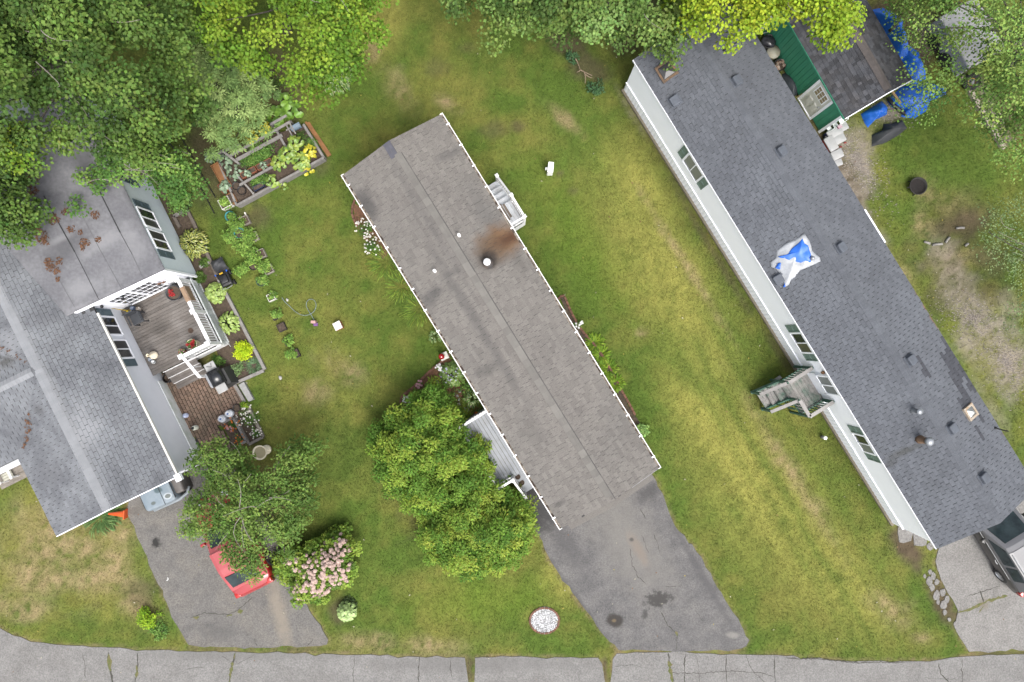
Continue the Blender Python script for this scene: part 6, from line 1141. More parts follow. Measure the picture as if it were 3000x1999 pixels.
# ================================================================ brick edging, stones
def brick_row(name, label, pts, parent=None, seed=1, m=None, step=.20):
    rr = random.Random(seed); root = thing(name, label, 'edging', W(*pts[0])); P = [W(p.x, p.y, .05) for p in smooth_path([Vector(q) for q in pts], 8)]; mb = MB(); mb.prism([(-.095, -.045), (.095, -.045), (.095, .045), (-.095, .045)], -.02, .07, shrink=.05); me = mb.mesh('brick', m or mat('edging_brick', (.24, .115, .075), (.17, .09, .06), 6, .9, .3, 50, rnd=.2)); acc = 0
    for i in range(len(P) - 1):
        d = P[i + 1] - P[i]; L = d.length
        while acc < L: q = P[i] + d * (acc / L) - root.location; ob('brick', me, root, (q.x, q.y, 0), math.atan2(d.y, d.x) + rr.gauss(0, .06)); acc += step
        acc -= L
    return root
soil_patch([(1310, 1046), (1250, 1098), (1182, 1160), (1176, 1186), (1250, 1220), (1400, 1290), (1440, 1260), (1330, 1060)], mulch, 'mulch_bed', .02, 5); soil_patch([(1038, 596), (1034, 640), (1060, 690), (1120, 760), (1140, 740), (1060, 610)], mulch, 'mulch_bed', .02, 6)
soil_patch([(1640, 872), (1652, 867), (1683, 932), (1728, 995), (1763, 1039), (1799, 1102), (1857, 1213), (1890, 1270), (1850, 1280), (1700, 1010)], soil, 'garden_soil', .02, 7)
brick_row('brick_edging', 'curved row of red bricks edging the mulch bed near the gazing ball', [(1313, 1043), (1285, 1066), (1250, 1096), (1215, 1130), (1184, 1156), (1174, 1172), (1176, 1190)], seed=2)
brick_row('brick_edging', 'short curved row of red bricks edging the daisy bed', [(1037, 592), (1031, 615), (1035, 640), (1048, 662)], seed=3)
brick_row('brick_edging', 'curving brick edging along the fern bed beside the gutter', [(1636, 876), (1645, 868), (1655, 872), (1668, 902), (1684, 934), (1703, 965), (1728, 995), (1748, 1018), (1765, 1042), (1783, 1072), (1800, 1103), (1820, 1142), (1842, 1180), (1862, 1218)], seed=4)
ws = thing('stone_circle', 'round bed of white stones edged with brick on the front lawn', 'stone bed', W(1595, 1818)); rr = random.Random(12); brk = MATS['edging_brick']; mb = MB(); mb.prism([(-.08, -.04), (.08, -.04), (.08, .04), (-.08, .04)], -.02, .05, shrink=.05); me = mb.mesh('brick', brk)
for i in range(22): a = 2 * math.pi * i / 22; ob('brick', me, ws, (.61 * math.cos(a), .53 * math.sin(a), 0), a + math.pi / 2 + rr.gauss(0, .1))
mb = MB(); mb.lathe([(.60, -.02), (.58, .02), (.001, .03)], 20, cap=False); mb.build('stone_base', mat('white_gravel_base', (.45, .45, .46), (.25, .25, .25), 20, .9), ws)
mb = MB(); wst_m = mat('white_marble_stone', (.52, .52, .53), (.40, .40, .41), 12, .7, rnd=.18)
for i in range(620):
    a = rr.uniform(0, 6.28); q = .56 * math.sqrt(rr.random()); s_ = rr.uniform(.025, .05); mb.blob((q * math.cos(a), q * .88 * math.sin(a), .035), (s_ * 1.4, s_, s_ * .8), i, .12, 5, 3)
tag(mb.build('white_stones', wst_m, ws), kind='stuff')
for i, (px, py, s_) in enumerate(((1305, 1179, .13), (1319, 1187, .11), (1328, 1191, .12), (1344, 1184, .14), (1337, 1195, .10), (1369, 1201, .18), (1357, 1207, .12), (1375, 1191, .15), (1359, 1220, .20), (1281, 1120, .14), (1315, 1162, .12), (1330, 1155, .13), (1340, 1160, .11), (1347, 1147, .12), (1345, 1172, .1), (1362, 1196, .1))):
    mb = MB(); mb.blob((0, 0, s_ * .25), (s_ * 1.25, s_, s_ * .7), i, .12); tag(mb.build('garden_stone', stone, None, True, W(px, py), i), 'pale rounded stone in the rock garden by the porch', 'stone', 'stones of the rock garden')
# porch pots
for (dx, dy), lb in zip(((.1, -.5), (.42, -.5)), ('small plant pot on the top porch step', 'small plant pot on the lower porch step')): p = lst(FM, PORCH[1] + dx, dy); o = pot('plant_pot', lb, 'pot', 1500, 1400, .10, .16, mat('brown_pot', (.14, .08, .05), None, 5), .68 if dx < .2 else .51); o.location.x, o.location.y = p
# ================================================================ yard behind the right-hand home
shed_a = A_S
def tarp_bundle(name, label, pts, h, m, seed, amp=.05, folds=5, z0=0.0, cat='tarp'): return cloth([W(p[0], p[1], h * .5).xy for p in pts], lambda x, y: z0, h, m, name, None, 10, 4, amp, seed, label, cat, folds, skirt=.0)
tarp_bundle('tarp', 'large blue tarpaulin draped behind the charcoal shed roof', [(2555, 20), (2600, 12), (2632, 40), (2642, 90), (2660, 150), (2670, 180), (2640, 175), (2600, 80)], .8, blue, 1, .07)
tarp_bundle('tarp', 'blue tarpaulin spread beyond the far corner of the shed', [(2650, 115), (2690, 140), (2705, 190), (2720, 230), (2690, 250), (2655, 210), (2640, 160)], .55, blue, 2, .06)
tarp_bundle('tarp', 'wide blue tarpaulin over a low heap at the shed gable', [(2612, 290), (2650, 250), (2730, 235), (2780, 250), (2782, 270), (2735, 290), (2725, 318), (2690, 340), (2652, 335), (2655, 318), (2625, 308)], .55, blue, 3, .07)
tarp_bundle('tarp', 'blue wrapped bundle with gathered end on the gravel by the shed', [(2530, 330), (2590, 293), (2607, 312), (2604, 332), (2565, 350), (2550, 369), (2540, 355)], .4, blue, 4, .07, 11)
tarp_bundle('grill_cover', 'dark grey covered bench lying on the gravel edge', [(2562, 392), (2592, 378), (2596, 360), (2620, 358), (2650, 348), (2664, 372), (2640, 392), (2600, 415), (2562, 425)], .4, mat('charcoal_fabric', (.038, .04, .046), (.055, .058, .065), 3, .7), 5, .03, 4, cat='cover')
mb = MB(); mb.tube([W(2600, 286, .25), W(2620, 310, .2), W(2640, 325, .12), W(2653, 336, .08)], .075, 10); tag(mb.build('drain_pipe', blackm, None, True), 'black corrugated drain pipe across the blue tarpaulin at the shed gable', 'pipe')
mb = MB(); mb.tube([W(2630, 40, 1.0), W(2634, 60, 1.0), W(2620, 80, .95), W(2605, 92, .9)], .07, 8); tag(mb.build('drain_pipe', blackm, None, True), 'black drain pipe bent over the blue tarpaulin behind the shed', 'pipe')
mb = MB(); mb.box((0, 0, .25), (.62, .09, .05)); tag(mb.build('plank_end', mat('fresh_lumber', (.48, .33, .16), None, 4, .8), None, False, W(2616, 292, .1), A_S + R(5)), 'pale lumber board poking out beside the drain pipe', 'board')
coolw = mat('cooler_white', (.49, .49, .50), (.44, .44, .44), 3, .5, grime=((.45, .43, .4), 4, .3)); redc = mat('cooler_red', (.35, .02, .02), None, 4, .5); bluec = mat('cooler_blue', (.03, .05, .16), None, 4, .5)
for k, (px, py, d_, rz, bm, lb) in enumerate(((2436, 420, (.60, .38, .42), -60, redc, 'red cooler with white lid beside the slate-blue roof edge'), (2460, 407, (.50, .34, .40), 30, coolw, 'all-white cooler between the red and the blue cooler'), (2447, 388, (.62, .36, .40), 30, bluec, 'blue cooler with white lid at the shed corner'), (2454, 452, (.48, .36, .38), 26, coolw, 'cream-lidded cooler at the end of the cooler row'), (2470, 372, (.42, .32, .30), 30, coolw, 'white crate filled with bottles at the shed corner'), (2458, 476, (.3, .26, .26), 20, coolw, 'small white box tucked against the roof edge'))):
    o = thing('cooler', lb, 'cooler' if k < 4 else 'crate', W(px, py, d_[2]), R(rz)); o.location.z = 0; mb = MB(); mb.rbox((0, 0, d_[2] / 2 - .03), (d_[0], d_[1], d_[2] - .06), .05); mb.build('body', bm, o, True); mb = MB(); mb.rbox((0, 0, d_[2] - .03), (d_[0] + .02, d_[1] + .02, .07), .05); mb.build('lid', coolw, o, True)
    mb = MB(); [mb.box((s_ * (d_[0] / 2 + .02), 0, d_[2] * .55), (.04, .14, .05)) for s_ in (-1, 1)]; mb.build('handle', coolw, o)
mb = MB(); mb.box((0, 0, .45), (.18, .14, .08)); tag(mb.build('bottle_pack', mat('magenta_pack', (.4, .02, .15), (.6, .6, .6), 20, .4), None, False, W(2445, 381, .45) - Vector((0, 0, .02)), R(30)), 'small magenta pack lying on the blue cooler', 'pack')
for p, lb in (((2462, 431), 'red scrap on the leaf litter beside the coolers'), ((2475, 419), 'small red toy piece near the all-white cooler')): mb = MB(); mb.blob((0, 0, .03), (.10, .07, .06), 2, .25); tag(mb.build('red_scrap', redc, None, True, W(*p)), lb, 'scrap')
# step ladder against the shed
ld = thing('step_ladder', 'white metal step ladder leaning at the green shed wall', 'ladder', W(2410, 380), A_S + R(90)); al = mat('white_tube', (.75, .75, .74), None, 4, .4)
for y in (-.22, .22): mb = MB(); mb.tube([(0, y, 0), (.28, y, 1.15)], .018, 6); mb.build('rail', al, ld)
mb = MB(); mb.tube([(.28, -.22, 1.15), (.34, -.2, 1.38), (.37, -.08, 1.46), (.37, .08, 1.46), (.34, .2, 1.38), (.28, .22, 1.15)], .018, 6); mb.build('hoop', al, ld)
for k in range(3): mb = MB(); mb.box((.08 + .09 * k, 0, .32 + .36 * k), (.18, .44, .03)); mb.build('step', al, ld)
# junk between shed and home
mb = MB(); mb.lathe([(.24, 0), (.25, .5), (.27, .52), (.27, .56), (.001, .57)], 20); tag(mb.build('barrel', mat('cream_lid', (.50, .48, .40), (.42, .38, .28), 4, .6), None, True, W(2267, 152, .56) - Vector((0, 0, .56))), 'round cream barrel between the shed and the slate-blue roof', 'barrel')
bn = thing('garbage_bin', 'black bagged garbage bin beside the cream barrel', 'bin', W(2255, 118, .7) - Vector((0, 0, .7))); mb = MB(); mb.lathe([(.24, 0), (.29, .62), (.27, .63), (.25, .5)], 16, cap=False); mb.build('body', blackm, bn, True); mb = MB(); mb.blob((0, 0, .58), (.56, .52, .3), 4, .12, 14, 8); mb.build('bag', mat('bag_plastic', (.02, .02, .025), (.06, .06, .07), 9, .25), bn, True)
mb = MB(); mb.tube([(-.3, .25, .75), (.2, .4, .75)], .02); mb.build('handle', steel, bn)
bk = pot('junk_bucket', 'dark bucket of scrap beside the cream barrel', 'bucket', 2285, 190, .24, .4, blackm); blossoms(bk, [Vector((random.uniform(-.18, .18), random.uniform(-.18, .18), .4)) for _ in range(14)], .07, mat('scrap_metal', (.55, .5, .42), (.3, .12, .06), 20, .5), 'scrap')
tarp_bundle('black_sheet', 'slate black sheet of plastic on the ground by the green shed wall', [(2294, 215), (2318, 208), (2342, 245), (2345, 270), (2325, 282), (2300, 250)], .25, mat('slate_sheet', (.045, .055, .065), (.06, .07, .08), 3, .5), 9, .02, 3, cat='sheet')
mb = MB(); mb.tube([W(2334, 286, .1), W(2390, 247, 1.0)], .018, 6); tag(mb.build('wooden_stick', mat('pale_stick', (.50, .38, .16), None, 5, .8), None), 'thin pale stick leaning beside the shed door', 'stick')
# fire pit and logs
fp = thing('fire_pit', 'round black metal fire pit on the scorched grass', 'fire pit', W(2688, 546, .2) - Vector((0, 0, .2))); soot = mat('sooty_iron', (.022, .02, .02), (.04, .035, .032), 7, .8)
mb = MB(); mb.lathe([(.20, .06), (.30, .14), (.34, .28), (.37, .28), (.37, .25), (.34, .24)], 22, cap=False); mb.build('bowl', soot, fp, True); mb = MB(); mb.lathe([(.31, .18), (.001, .16)], 18, cap=False); mb.build('ash', mat('ash', (.03, .024, .022), (.012, .01, .01), 14, .95), fp)
for k in range(3): a = 2.1 * k + .3; mb = MB(); mb.tube([(.3 * math.cos(a), .3 * math.sin(a), .2), (.36 * math.cos(a), .36 * math.sin(a), 0)], .02, 5); mb.build('leg', soot, fp)
mb = MB(); mb.tube([(-.35, -.05, .26), (-.48, -.08, .28)], .02, 5); mb.build('handle', soot, fp)
logm = mat('grey_log', (.42, .40, .37), (.30, .28, .26), 8, .9)
for k, (px, py, l, a, lb) in enumerate(((2811, 669, .33, 2, 'pale grey split log on the brown grass'), (2714, 712, .26, -18, 'short grey log at the end of the gravel strip'), (2744, 717, .42, 6, 'thin grey log lying across the gravel strip'), (2774, 704, .28, 55, 'grey log end pointing up the slope'), (2830, 718, .16, 40, 'small grey log chunk near the leafy tree'))): mb = MB(); mb.tube([(-l / 2, 0, .05), (0, .01, .055), (l / 2, 0, .05)], .05, 7); tag(mb.build('log', logm, None, True, W(px, py), R(a)), lb, 'log')
# retaining blocks, trailer and wheel
bl = thing('block_border', 'line of tan concrete blocks edging the bank under the birch tree', 'edging', W(2870, 330)); tanb = mat('tan_block', (.46, .40, .32), (.38, .33, .26), 6, .9, .3, 40, rnd=.12); mb = MB(); mb.box((0, 0, .07), (.40, .20, .16)); me = mb.mesh('block', tanb); A_, B_ = W(2815, 228), W(2936, 438)
nb = 9; dd = B_ - A_; gap_ = dd.length / nb
for i in range(nb): q = A_ + dd * ((i + .5) / nb) - bl.location; ob('block', me, bl, (q.x, q.y, 0), math.atan2(dd.y, dd.x) + random.gauss(0, .05))
tl = thing('flat_trailer', 'white boxed trailer under the birch tree', 'trailer', W(2832, 108, .8) - Vector((0, 0, .8)), A_S)
mb = MB(); mb.rbox((0, 0, .75), (2.4, 1.7, .9), .08); mb.build('body', coolw, tl)
for x in (-1.1, -.55, 0, .55, 1.1): mb = MB(); mb.box((x, -.87, .75), (.06, .05, .9)); mb.build('rib', coolw, tl)
for x in (-.5, .4):
    for y in (-.85, .85): mb = MB(); mb.lathe([(.15, -.1), (.30, -.1), (.33, -.05), (.33, .05), (.30, .1), (.15, .1)], 18, M=Matrix.Translation((x, y, .33)) @ Matrix.Rotation(R(90), 4, 'X')); mb.build('wheel', rubber, tl)
wl_ = thing('loose_wheel', 'black tyre with a yellow-ringed hub leaning by the concrete blocks', 'wheel', W(2850, 238, .3) - Vector((0, 0, .0)), 0); wl_.location.z = .22; wl_.rotation_euler = (R(20), R(-22), 0)
mb = MB(); mb.lathe([(.15, -.1), (.30, -.11), (.34, -.05), (.34, .05), (.30, .11), (.15, .1)], 24, cap=False); mb.build('tyre', rubber, wl_, True); mb = MB(); mb.lathe([(.16, .03), (.05, .05), (.001, .05)], 18, cap=False); mb.lathe([(.05, .05), (.05, .10), (.001, .11)], 10, cap=False); rm = mb.build('rim', mat('grey_hub', (.3, .3, .3), (.1, .1, .1), 9, .5), wl_, True); mb = MB(); mb.lathe([(.13, .06), (.16, .075), (.165, .05)], 20, cap=False); mb.build('hub_ring', mat('yellow_ring', (.75, .45, .02), None, 3, .5), wl_, True)
mb = MB(); mb.box((0, 0, .05), (1.1, .12, .08)); tag(mb.build('plank', mat('old_plank', (.36, .28, .20), None, 5, .9), None, False, W(2742, 118), A_S), 'old brown plank on the bare earth by the trailer', 'plank')
mb = MB(); mb.box((0, 0, .05), (.9, .12, .08)); tag(mb.build('plank', MATS['old_plank'], None, False, W(2755, 105), A_S + .06), 'weathered plank under the birch leaves by the trailer', 'plank')
# gravel on the yard path
mb = MB(); rr = random.Random(31); grv = mat('path_gravel', (.42, .38, .34), (.26, .22, .19), 25, .9, rnd=.35)
for (cx, cy, rx, ry, n) in ((2515, 480, 60, 130, 1500), (2490, 620, 45, 120, 900), (2600, 330, 60, 50, 500), (2560, 720, 35, 100, 500), (2850, 930, 120, 90, 900), (2950, 1060, 100, 150, 1200), (2900, 330, 60, 120, 400), (2720, 100, 60, 90, 350)):
    for _ in range(n):
        a = rr.uniform(0, 6.28); q = abs(rr.gauss(0, .55)); p = W(cx + rx * q * math.cos(a) + .5 * ry * q * math.sin(a), cy + ry * q * math.sin(a)); s_ = rr.uniform(.012, .03); b = rr.uniform(0, 6.28)
        mb.add([(p.x + s_ * 1.5 * math.cos(b + k * 1.57), p.y + s_ * math.sin(b + k * 1.57), 0) for k in range(4)] + [(p.x, p.y, s_ * 1.1)], [(0, 1, 4), (1, 2, 4), (2, 3, 4), (3, 0, 4)])
tag(mb.build('gravel', grv), 'loose pale gravel on the yard path behind the white mobile home', 'gravel', kind='stuff')
# traffic cone, cart at the left house end
cn = thing('traffic_cone', 'orange traffic cone tipped over at the driveway corner', 'traffic cone', W(354, 1502), math.atan2(2, -47)); og = mat('cone_orange', (.80, .115, .01), (.72, .09, .008), 5, .5)
Mc = Matrix.Translation((-.3, 0, .19)) @ Matrix.Rotation(R(83), 4, 'Y'); mb = MB(); mb.lathe([(.15, 0), (.13, .06), (.04, .66), (.025, .67)], 16, M=Mc); mb.build('cone', og, cn, True); mb = MB(); mb.rbox((0, 0, 0), (.38, .38, .05), .03, M=Mc); mb.build('base', og, cn)
ca = thing('covered_cart', 'faded blue-grey cart with a brown-grey end panel under the house roof edge', 'cart', W(462, 1418, .9) - Vector((0, 0, .9)), math.atan2(55, 125))
fbl = mat('faded_blue_paint', (.20, .255, .30), (.27, .32, .36), 2.5, .45, spec=.5, stains=[{'at': stw(451, 1474, .9, .13, .09, 20, .4, 3, .2), 'c': (.10, .12, .11), 'k': .9}, {'at': stw(493, 1453, .9, .20, .15, 20, .25, 3, .2), 'c': (.50, .54, .57), 'k': .8}, {'at': stw(493, 1453, .9, .14, .10, 20, .3, 3, .2), 'c': (.10, .12, .11), 'k': .95}, {'at': stw(465, 1436, .9, .22, .16, 20, .4, 3, .5), 'c': (.05, .09, .10), 'k': .85}])
mb = MB(); mb.rbox((-.2, -.15, .5), (1.35, 1.5, .9), .16); mb.build('body', fbl, ca, True); mb = MB(); mb.rbox((.66, -.05, .46), (.40, 1.3, .78), .12); mb.build('end_panel', mat('brown_grey_panel', (.17, .155, .145), None, 3, .4), ca, True); mb = MB(); mb.tube([(-.85, -.93, .4), (.3, -.93, .42), (.72, -.82, .44), (.88, -.6, .45)], .07, 8); mb.build('bumper', mat('pale_bumper', (.33, .37, .40), None, 3, .4), ca, True)
for c_, d_ in (((-.02, -.5, .955), (.02, .8, .012)), ((-.86, -.3, .9), (.03, .9, .03)), ((.47, -.2, .94), (.03, 1.2, .03))): mb = MB(); mb.box(c_, d_); mb.build('seam', blackm, ca)
for x in (-.6, .6):
    for y in (-.7, .55): mb = MB(); mb.lathe([(.08, -.07), (.2, -.07), (.2, .07), (.08, .07)], 14, M=Matrix.Translation((x, y, .2)) @ Matrix.Rotation(R(90), 4, 'X')); mb.build('wheel', rubber, ca)
mb = MB(); mb.tube([(0, 0, .008), (.05, .03, .008), (.06, .09, .008), (.02, .11, .008)], .02, 5); tag(mb.build('paper_scrap', whitef, None, False, W(490, 1700) + Vector((0, 0, .03))), 'curled white scrap on the left driveway', 'scrap')

# ================================================================ cars
def car(name, label, locp, rz, L, Wd, Hh, paint, roofm, suv=False):
    root = thing(name, label, 'car', (locp.x, locp.y, .03), rz); w = Wd / 2; gz = .95 if suv else .88; cl = .2
    st = [(-L / 2, .72, .35, .55, .70), (-L / 2 + .10, .90, .28, .80, gz - .02), (-L / 2 + .5, .98, cl, .86, gz), (-.6, 1.0, cl, .88, gz), (.5, 1.0, cl, .88, gz), (L / 2 - 1.25, .99, cl, .84, gz - .02), (L / 2 - .6, .96, cl, .76, gz - .13), (L / 2 - .15, .86, .25, .62, gz - .24), (L / 2, .66, .32, .5, gz - .36)]
    mb = MB(); n = 12; vs_ = []
    for x, k, zb, zm, zt in st:
        W_ = w * k; sec = [(-W_ * .90, zb), (-W_, zb + .14), (-W_ * 1.0, zm - .12), (-W_ * .97, zm), (-W_ * .88, zt - .02), (-W_ * .5, zt + .02), (W_ * .5, zt + .02), (W_ * .88, zt - .02), (W_ * .97, zm), (W_, zm - .12), (W_, zb + .14), (W_ * .90, zb)]
        vs_ += [(x, y, z) for y, z in sec]
    fs = [(i * n + k, i * n + (k + 1) % n, (i + 1) * n + (k + 1) % n, (i + 1) * n + k) for i in range(len(st) - 1) for k in range(n)] + [tuple(range(n))[::-1], tuple(range((len(st) - 1) * n, len(st) * n))]
    mb.add(vs_, fs); mb.build('body', paint, root, True)
    # cabin
    xr0, xr1 = -L / 2 + (.28 if suv else .38), L / 2 - 1.25; xt0, xt1 = xr0 + (.35 if suv else .8), xr1 - .85; wt = w * .74; wb_ = w * .90
    mb = MB(); m = 5; rows = []
    for x, ww, z in ((xr0, wb_, gz), (xt0, wt, Hh - .05), (xt0 + .25, wt, Hh), (.0, wt * 1.02, Hh + .015), (xt1 - .2, wt, Hh - .01), (xt1, wt * .98, Hh - .06), (xr1, wb_, gz - .01)):
        rows.append([(x, -ww, z - (.05 if z > gz else 0)), (x, -ww * .8, z), (x, 0, z + (.02 if z > gz else .0)), (x, ww * .8, z), (x, ww, z - (.05 if z > gz else 0))])
    vs_ = [p for r_ in rows for p in r_]; fs = [(i * m + k, (i + 1) * m + k, (i + 1) * m + k + 1, i * m + k + 1)[::-1] for i in range(len(rows) - 1) for k in range(m - 1)]
    b = len(vs_); vs_ += [(xr0, -wb_, gz - .02), (xr1, -wb_, gz - .02), (xr0, wb_, gz - .02), (xr1, wb_, gz - .02)]
    fs += [tuple([b] + [i * m for i in range(len(rows))] + [b + 1])[::-1], tuple([b + 2] + [i * m + 4 for i in range(len(rows))] + [b + 3])]; mb.add(vs_, fs); mb.build('cabin', roofm, root, False)
    g2 = mat('car_glass', (.02, .03, .034), (.04, .06, .065), 2.5, .12, spec=.25)
    def pane(nm, pts): c_ = sum((Vector(p) for p in pts), Vector()) / 4; q = [c_ + (Vector(p) - c_) * .93 for p in pts]; nn = (q[1] - q[0]).cross(q[3] - q[0]).normalized(); nn = nn if nn.dot(c_ - Vector((0, 0, .9))) > 0 else -nn; mb = MB(); mb.add([p + nn * (.012 if nm == 'side_window' else .04) for p in q] + [p - nn * .01 for p in q], [(0, 1, 2, 3), (7, 6, 5, 4), (0, 4, 5, 1), (1, 5, 6, 2), (2, 6, 7, 3), (3, 7, 4, 0)]); return mb.build(nm, g2, root)
    def lp(a_, b_, t): return tuple(a_[i] + (b_[i] - a_[i]) * t for i in range(3))
    for nm, A1, B1, A2, B2 in (('windshield', (xr1, wb_, gz - .01), (xt1, wt * .98, Hh - .06), .06, .86), ('rear_window', (xr0, wb_, gz), (xt0, wt, Hh - .05), .18, .92)):
        p_, q_ = lp(A1, B1, A2), lp(A1, B1, B2); pane(nm, [(p_[0], -p_[1] * .86, p_[2]), (p_[0], p_[1] * .86, p_[2]), (q_[0], q_[1] * .86, q_[2]), (q_[0], -q_[1] * .86, q_[2])])
    for s_ in (-1, 1):
        xm = (xt0 + xt1) / 2
        for xa_, xb_, ta, tb in ((xm + .04, xr1 - .45, xm + .04, xt1 - .08), (xr0 + .55, xm - .04, xt0 + .25, xm - .04)): pane('side_window', [(xa_, s_ * (wb_ - .005), gz + .06), (xb_, s_ * (wb_ - .005), gz + .06), (tb, s_ * (wt + .02), Hh - .12), (ta, s_ * (wt + .02), Hh - .12)])
        mb = MB(); mb.rbox((xr1 - .45, s_ * (w + .09), gz + .06), (.13, .20, .13), .04); mb.build('mirror', paint, root, True)
        for xh in (.45, -.55): mb = MB(); mb.tube([(xh - .1, s_ * (w + .005), .80), (xh, s_ * (w + .03), .80), (xh + .1, s_ * (w + .005), .80)], .012, 5); mb.build('door_handle', MATS['rail_silver'] if 'rail_silver' in MATS else paint, root)
        mb = MB(); mb.rbox((-L / 2 + .14, s_ * w * .78, gz - .16), (.22, .26, .26), .05); mb.build('taillight', mat('red_lens', (.55, .015, .01), None, 3, .2, spec=.7), root, True)
        mb = MB(); mb.rbox((L / 2 - .22, s_ * w * .66, gz - .28), (.30, .32, .14), .05); mb.build('headlight', mat('clear_lens', (.6, .62, .65), None, 4, .1, spec=.8), root, True)
        if suv: mb = MB(); mb.tube([(xt0 + .25, s_ * wt * .92, Hh + .02), (xt0 + .4, s_ * wt * .93, Hh + .06), (xt1 - .45, s_ * wt * .93, Hh + .05), (xt1 - .3, s_ * wt * .92, Hh + .005)], .02, 6); mb.build('roof_rail', mat('rail_silver', (.42, .43, .45), None, 4, .35, metal=.3), root)
        if suv: mb = MB(); mb.box((0, s_ * (w * .985), gz - .035), (L - 1.9, .012, .025)); mb.build('beltline_trim', MATS['rail_silver'], root)
        for xw in (-L / 2 + .88, L / 2 - .92):
            o = ob('wheel', None, root, (xw, s_ * (w - .10), .33)); o.rotation_euler = (R(90), 0, 0)
            mb = MB(); mb.lathe([(.20, -.11), (.31, -.11), (.335, -.06), (.335, .06), (.31, .11), (.20, .11)], 20, cap=False); mb.build('tyre', rubber, o, True)
            mb = MB(); zz = -s_ * .10; mb.lathe([(.21, zz), (.19, zz * .7), (.001, zz * .6)], 16, cap=False)
            for k in range(5): a = 2 * math.pi * k / 5; mb.box((.11 * math.cos(a), .11 * math.sin(a), zz * .85), (.2, .045, .02), a)
            mb.build('rim', steel, o)
    mb = MB(); mb.box((0, 0, .22), (L - .7, Wd * .82, .12)); mb.build('underbody', blackm, root); mb = MB(); mb.rbox((-L / 2 + .02, 0, .45), (.16, Wd * .84, .24), .07); mb.build('bumper', paint, root, True); return root
redp = mat('red_car_paint', (.42, .018, .022), (.38, .014, .018), 2, .28, spec=.6, coat=.6); redr = mat('red_roof_paint', (.50, .10, .11), (.46, .085, .095), 2, .4, spec=.5)
a_car = math.atan2(.894, -.447); rear = W(752, 1722, .6); fwd = Vector((math.cos(a_car), math.sin(a_car), 0)); car('parked_car', 'red hatchback parked under the small tree on the left driveway', rear + fwd * 2.12, a_car, 4.3, 1.78, 1.52, redp, redr)
a2 = math.atan2(.85, -.527); fw = Vector((math.cos(a2), math.sin(a2), 0)); lf = Vector((-math.sin(a2), math.cos(a2), 0)); rl_ = W(2985, 1748, .75)
car('parked_car', 'dark grey SUV with roof rails nosed up to the white mobile home', rl_ + fw * 2.28 - lf * .84, a2, 4.6, 1.82, 1.68, mat('grey_car_paint', (.06, .056, .053), (.05, .048, .046), 2, .35, spec=.4, coat=.15), mat('grey_roof_paint', (.19, .19, .20), (.165, .165, .175), 2, .35, spec=.6), True)
# ================================================================ trees
tree('maple_tree', 'large dark green maple overhanging the flat rolled roof', 'tree', [(-420, -350), (420, -350), (540, -60), (520, 120), (560, 240), (520, 360), (480, 420), (330, 470), (230, 440), (150, 470), (60, 500), (-420, 520)], 5.0, 9.0, (420, 330), G_DK + [(.085, .14, .026)], 41, nleaf=165, size=(.085, .15), rough=.95, nfreq=1.3, spacing=.6, limbs=26, twigs=36, gap=.16, trunk=.26)
tree('maple_tree', 'lighter green young maple leaning over the blue-grey house wall', 'tree', [(300, 430), (440, 380), (540, 450), (562, 520), (535, 560), (500, 600), (455, 560), (420, 500), (370, 500), (250, 560), (225, 625), (210, 560), (250, 480)], 3.4, 5.4, (525, 580), G_MID, 42, nleaf=120, size=(.085, .135), spacing=.5, rad=(.35, .5), limbs=14, trunk=.1, gap=.1, dome=1.2)
tree('maple_tree', 'dark maple with branches drooping over the house roof valley', 'tree', [(-420, 440), (20, 500), (60, 560), (112, 560), (90, 600), (55, 640), (60, 680), (45, 715), (10, 700), (-40, 680), (-420, 760)], 4.2, 6.5, (-160, 640), G_DK, 43, nleaf=150, size=(.085, .15), rough=.95, nfreq=1.3, spacing=.55, limbs=14, gap=.1, dome=1.6)
tree('maple_tree', 'yellow-green maple twig cluster above the dead leaves on the roof', 'tree', [(-200, 370), (60, 385), (118, 420), (100, 450), (70, 478), (30, 460), (-200, 480)], 6.0, 7.2, (-180, 420), G_LIME[:2] + G_YEL, 44, nleaf=140, size=(.085, .135), spacing=.5, limbs=8, gap=.0, dome=1, trunk=.1)
tree('maple_tree', 'bright yellow-green maple behind the large variegated hosta', 'tree', [(540, -350), (1160, -350), (1120, 20), (1135, 140), (1085, 150), (1070, 200), (1035, 205), (1000, 185), (940, 240), (860, 250), (840, 215), (800, 180), (795, 150), (740, 185), (640, 170), (560, 60), (500, -60)], 4.4, 7.6, (840, 90), G_YEL, 45, nleaf=150, size=(.085, .15), rough=.95, nfreq=1.3, spacing=.58, limbs=22, twigs=18, gap=.14)
tree('maple_tree', 'blue-green maple between the lawn and the slate-blue roof', 'tree', [(1320, -350), (2080, -350), (2030, 20), (2000, 110), (2035, 130), (1985, 140), (1975, 190), (1945, 165), (1920, 110), (1860, 90), (1830, 130), (1790, 150), (1740, 120), (1690, 105), (1640, 70), (1590, 80), (1555, 75), (1520, 130), (1490, 130), (1460, 90), (1435, 60), (1440, 5), (1310, 8)], 4.4, 7.4, (1800, 40), G_BLUE + [(.12, .20, .055)], 46, nleaf=165, size=(.085, .15), rough=.95, nfreq=1.3, spacing=.56, limbs=22, gap=.17)
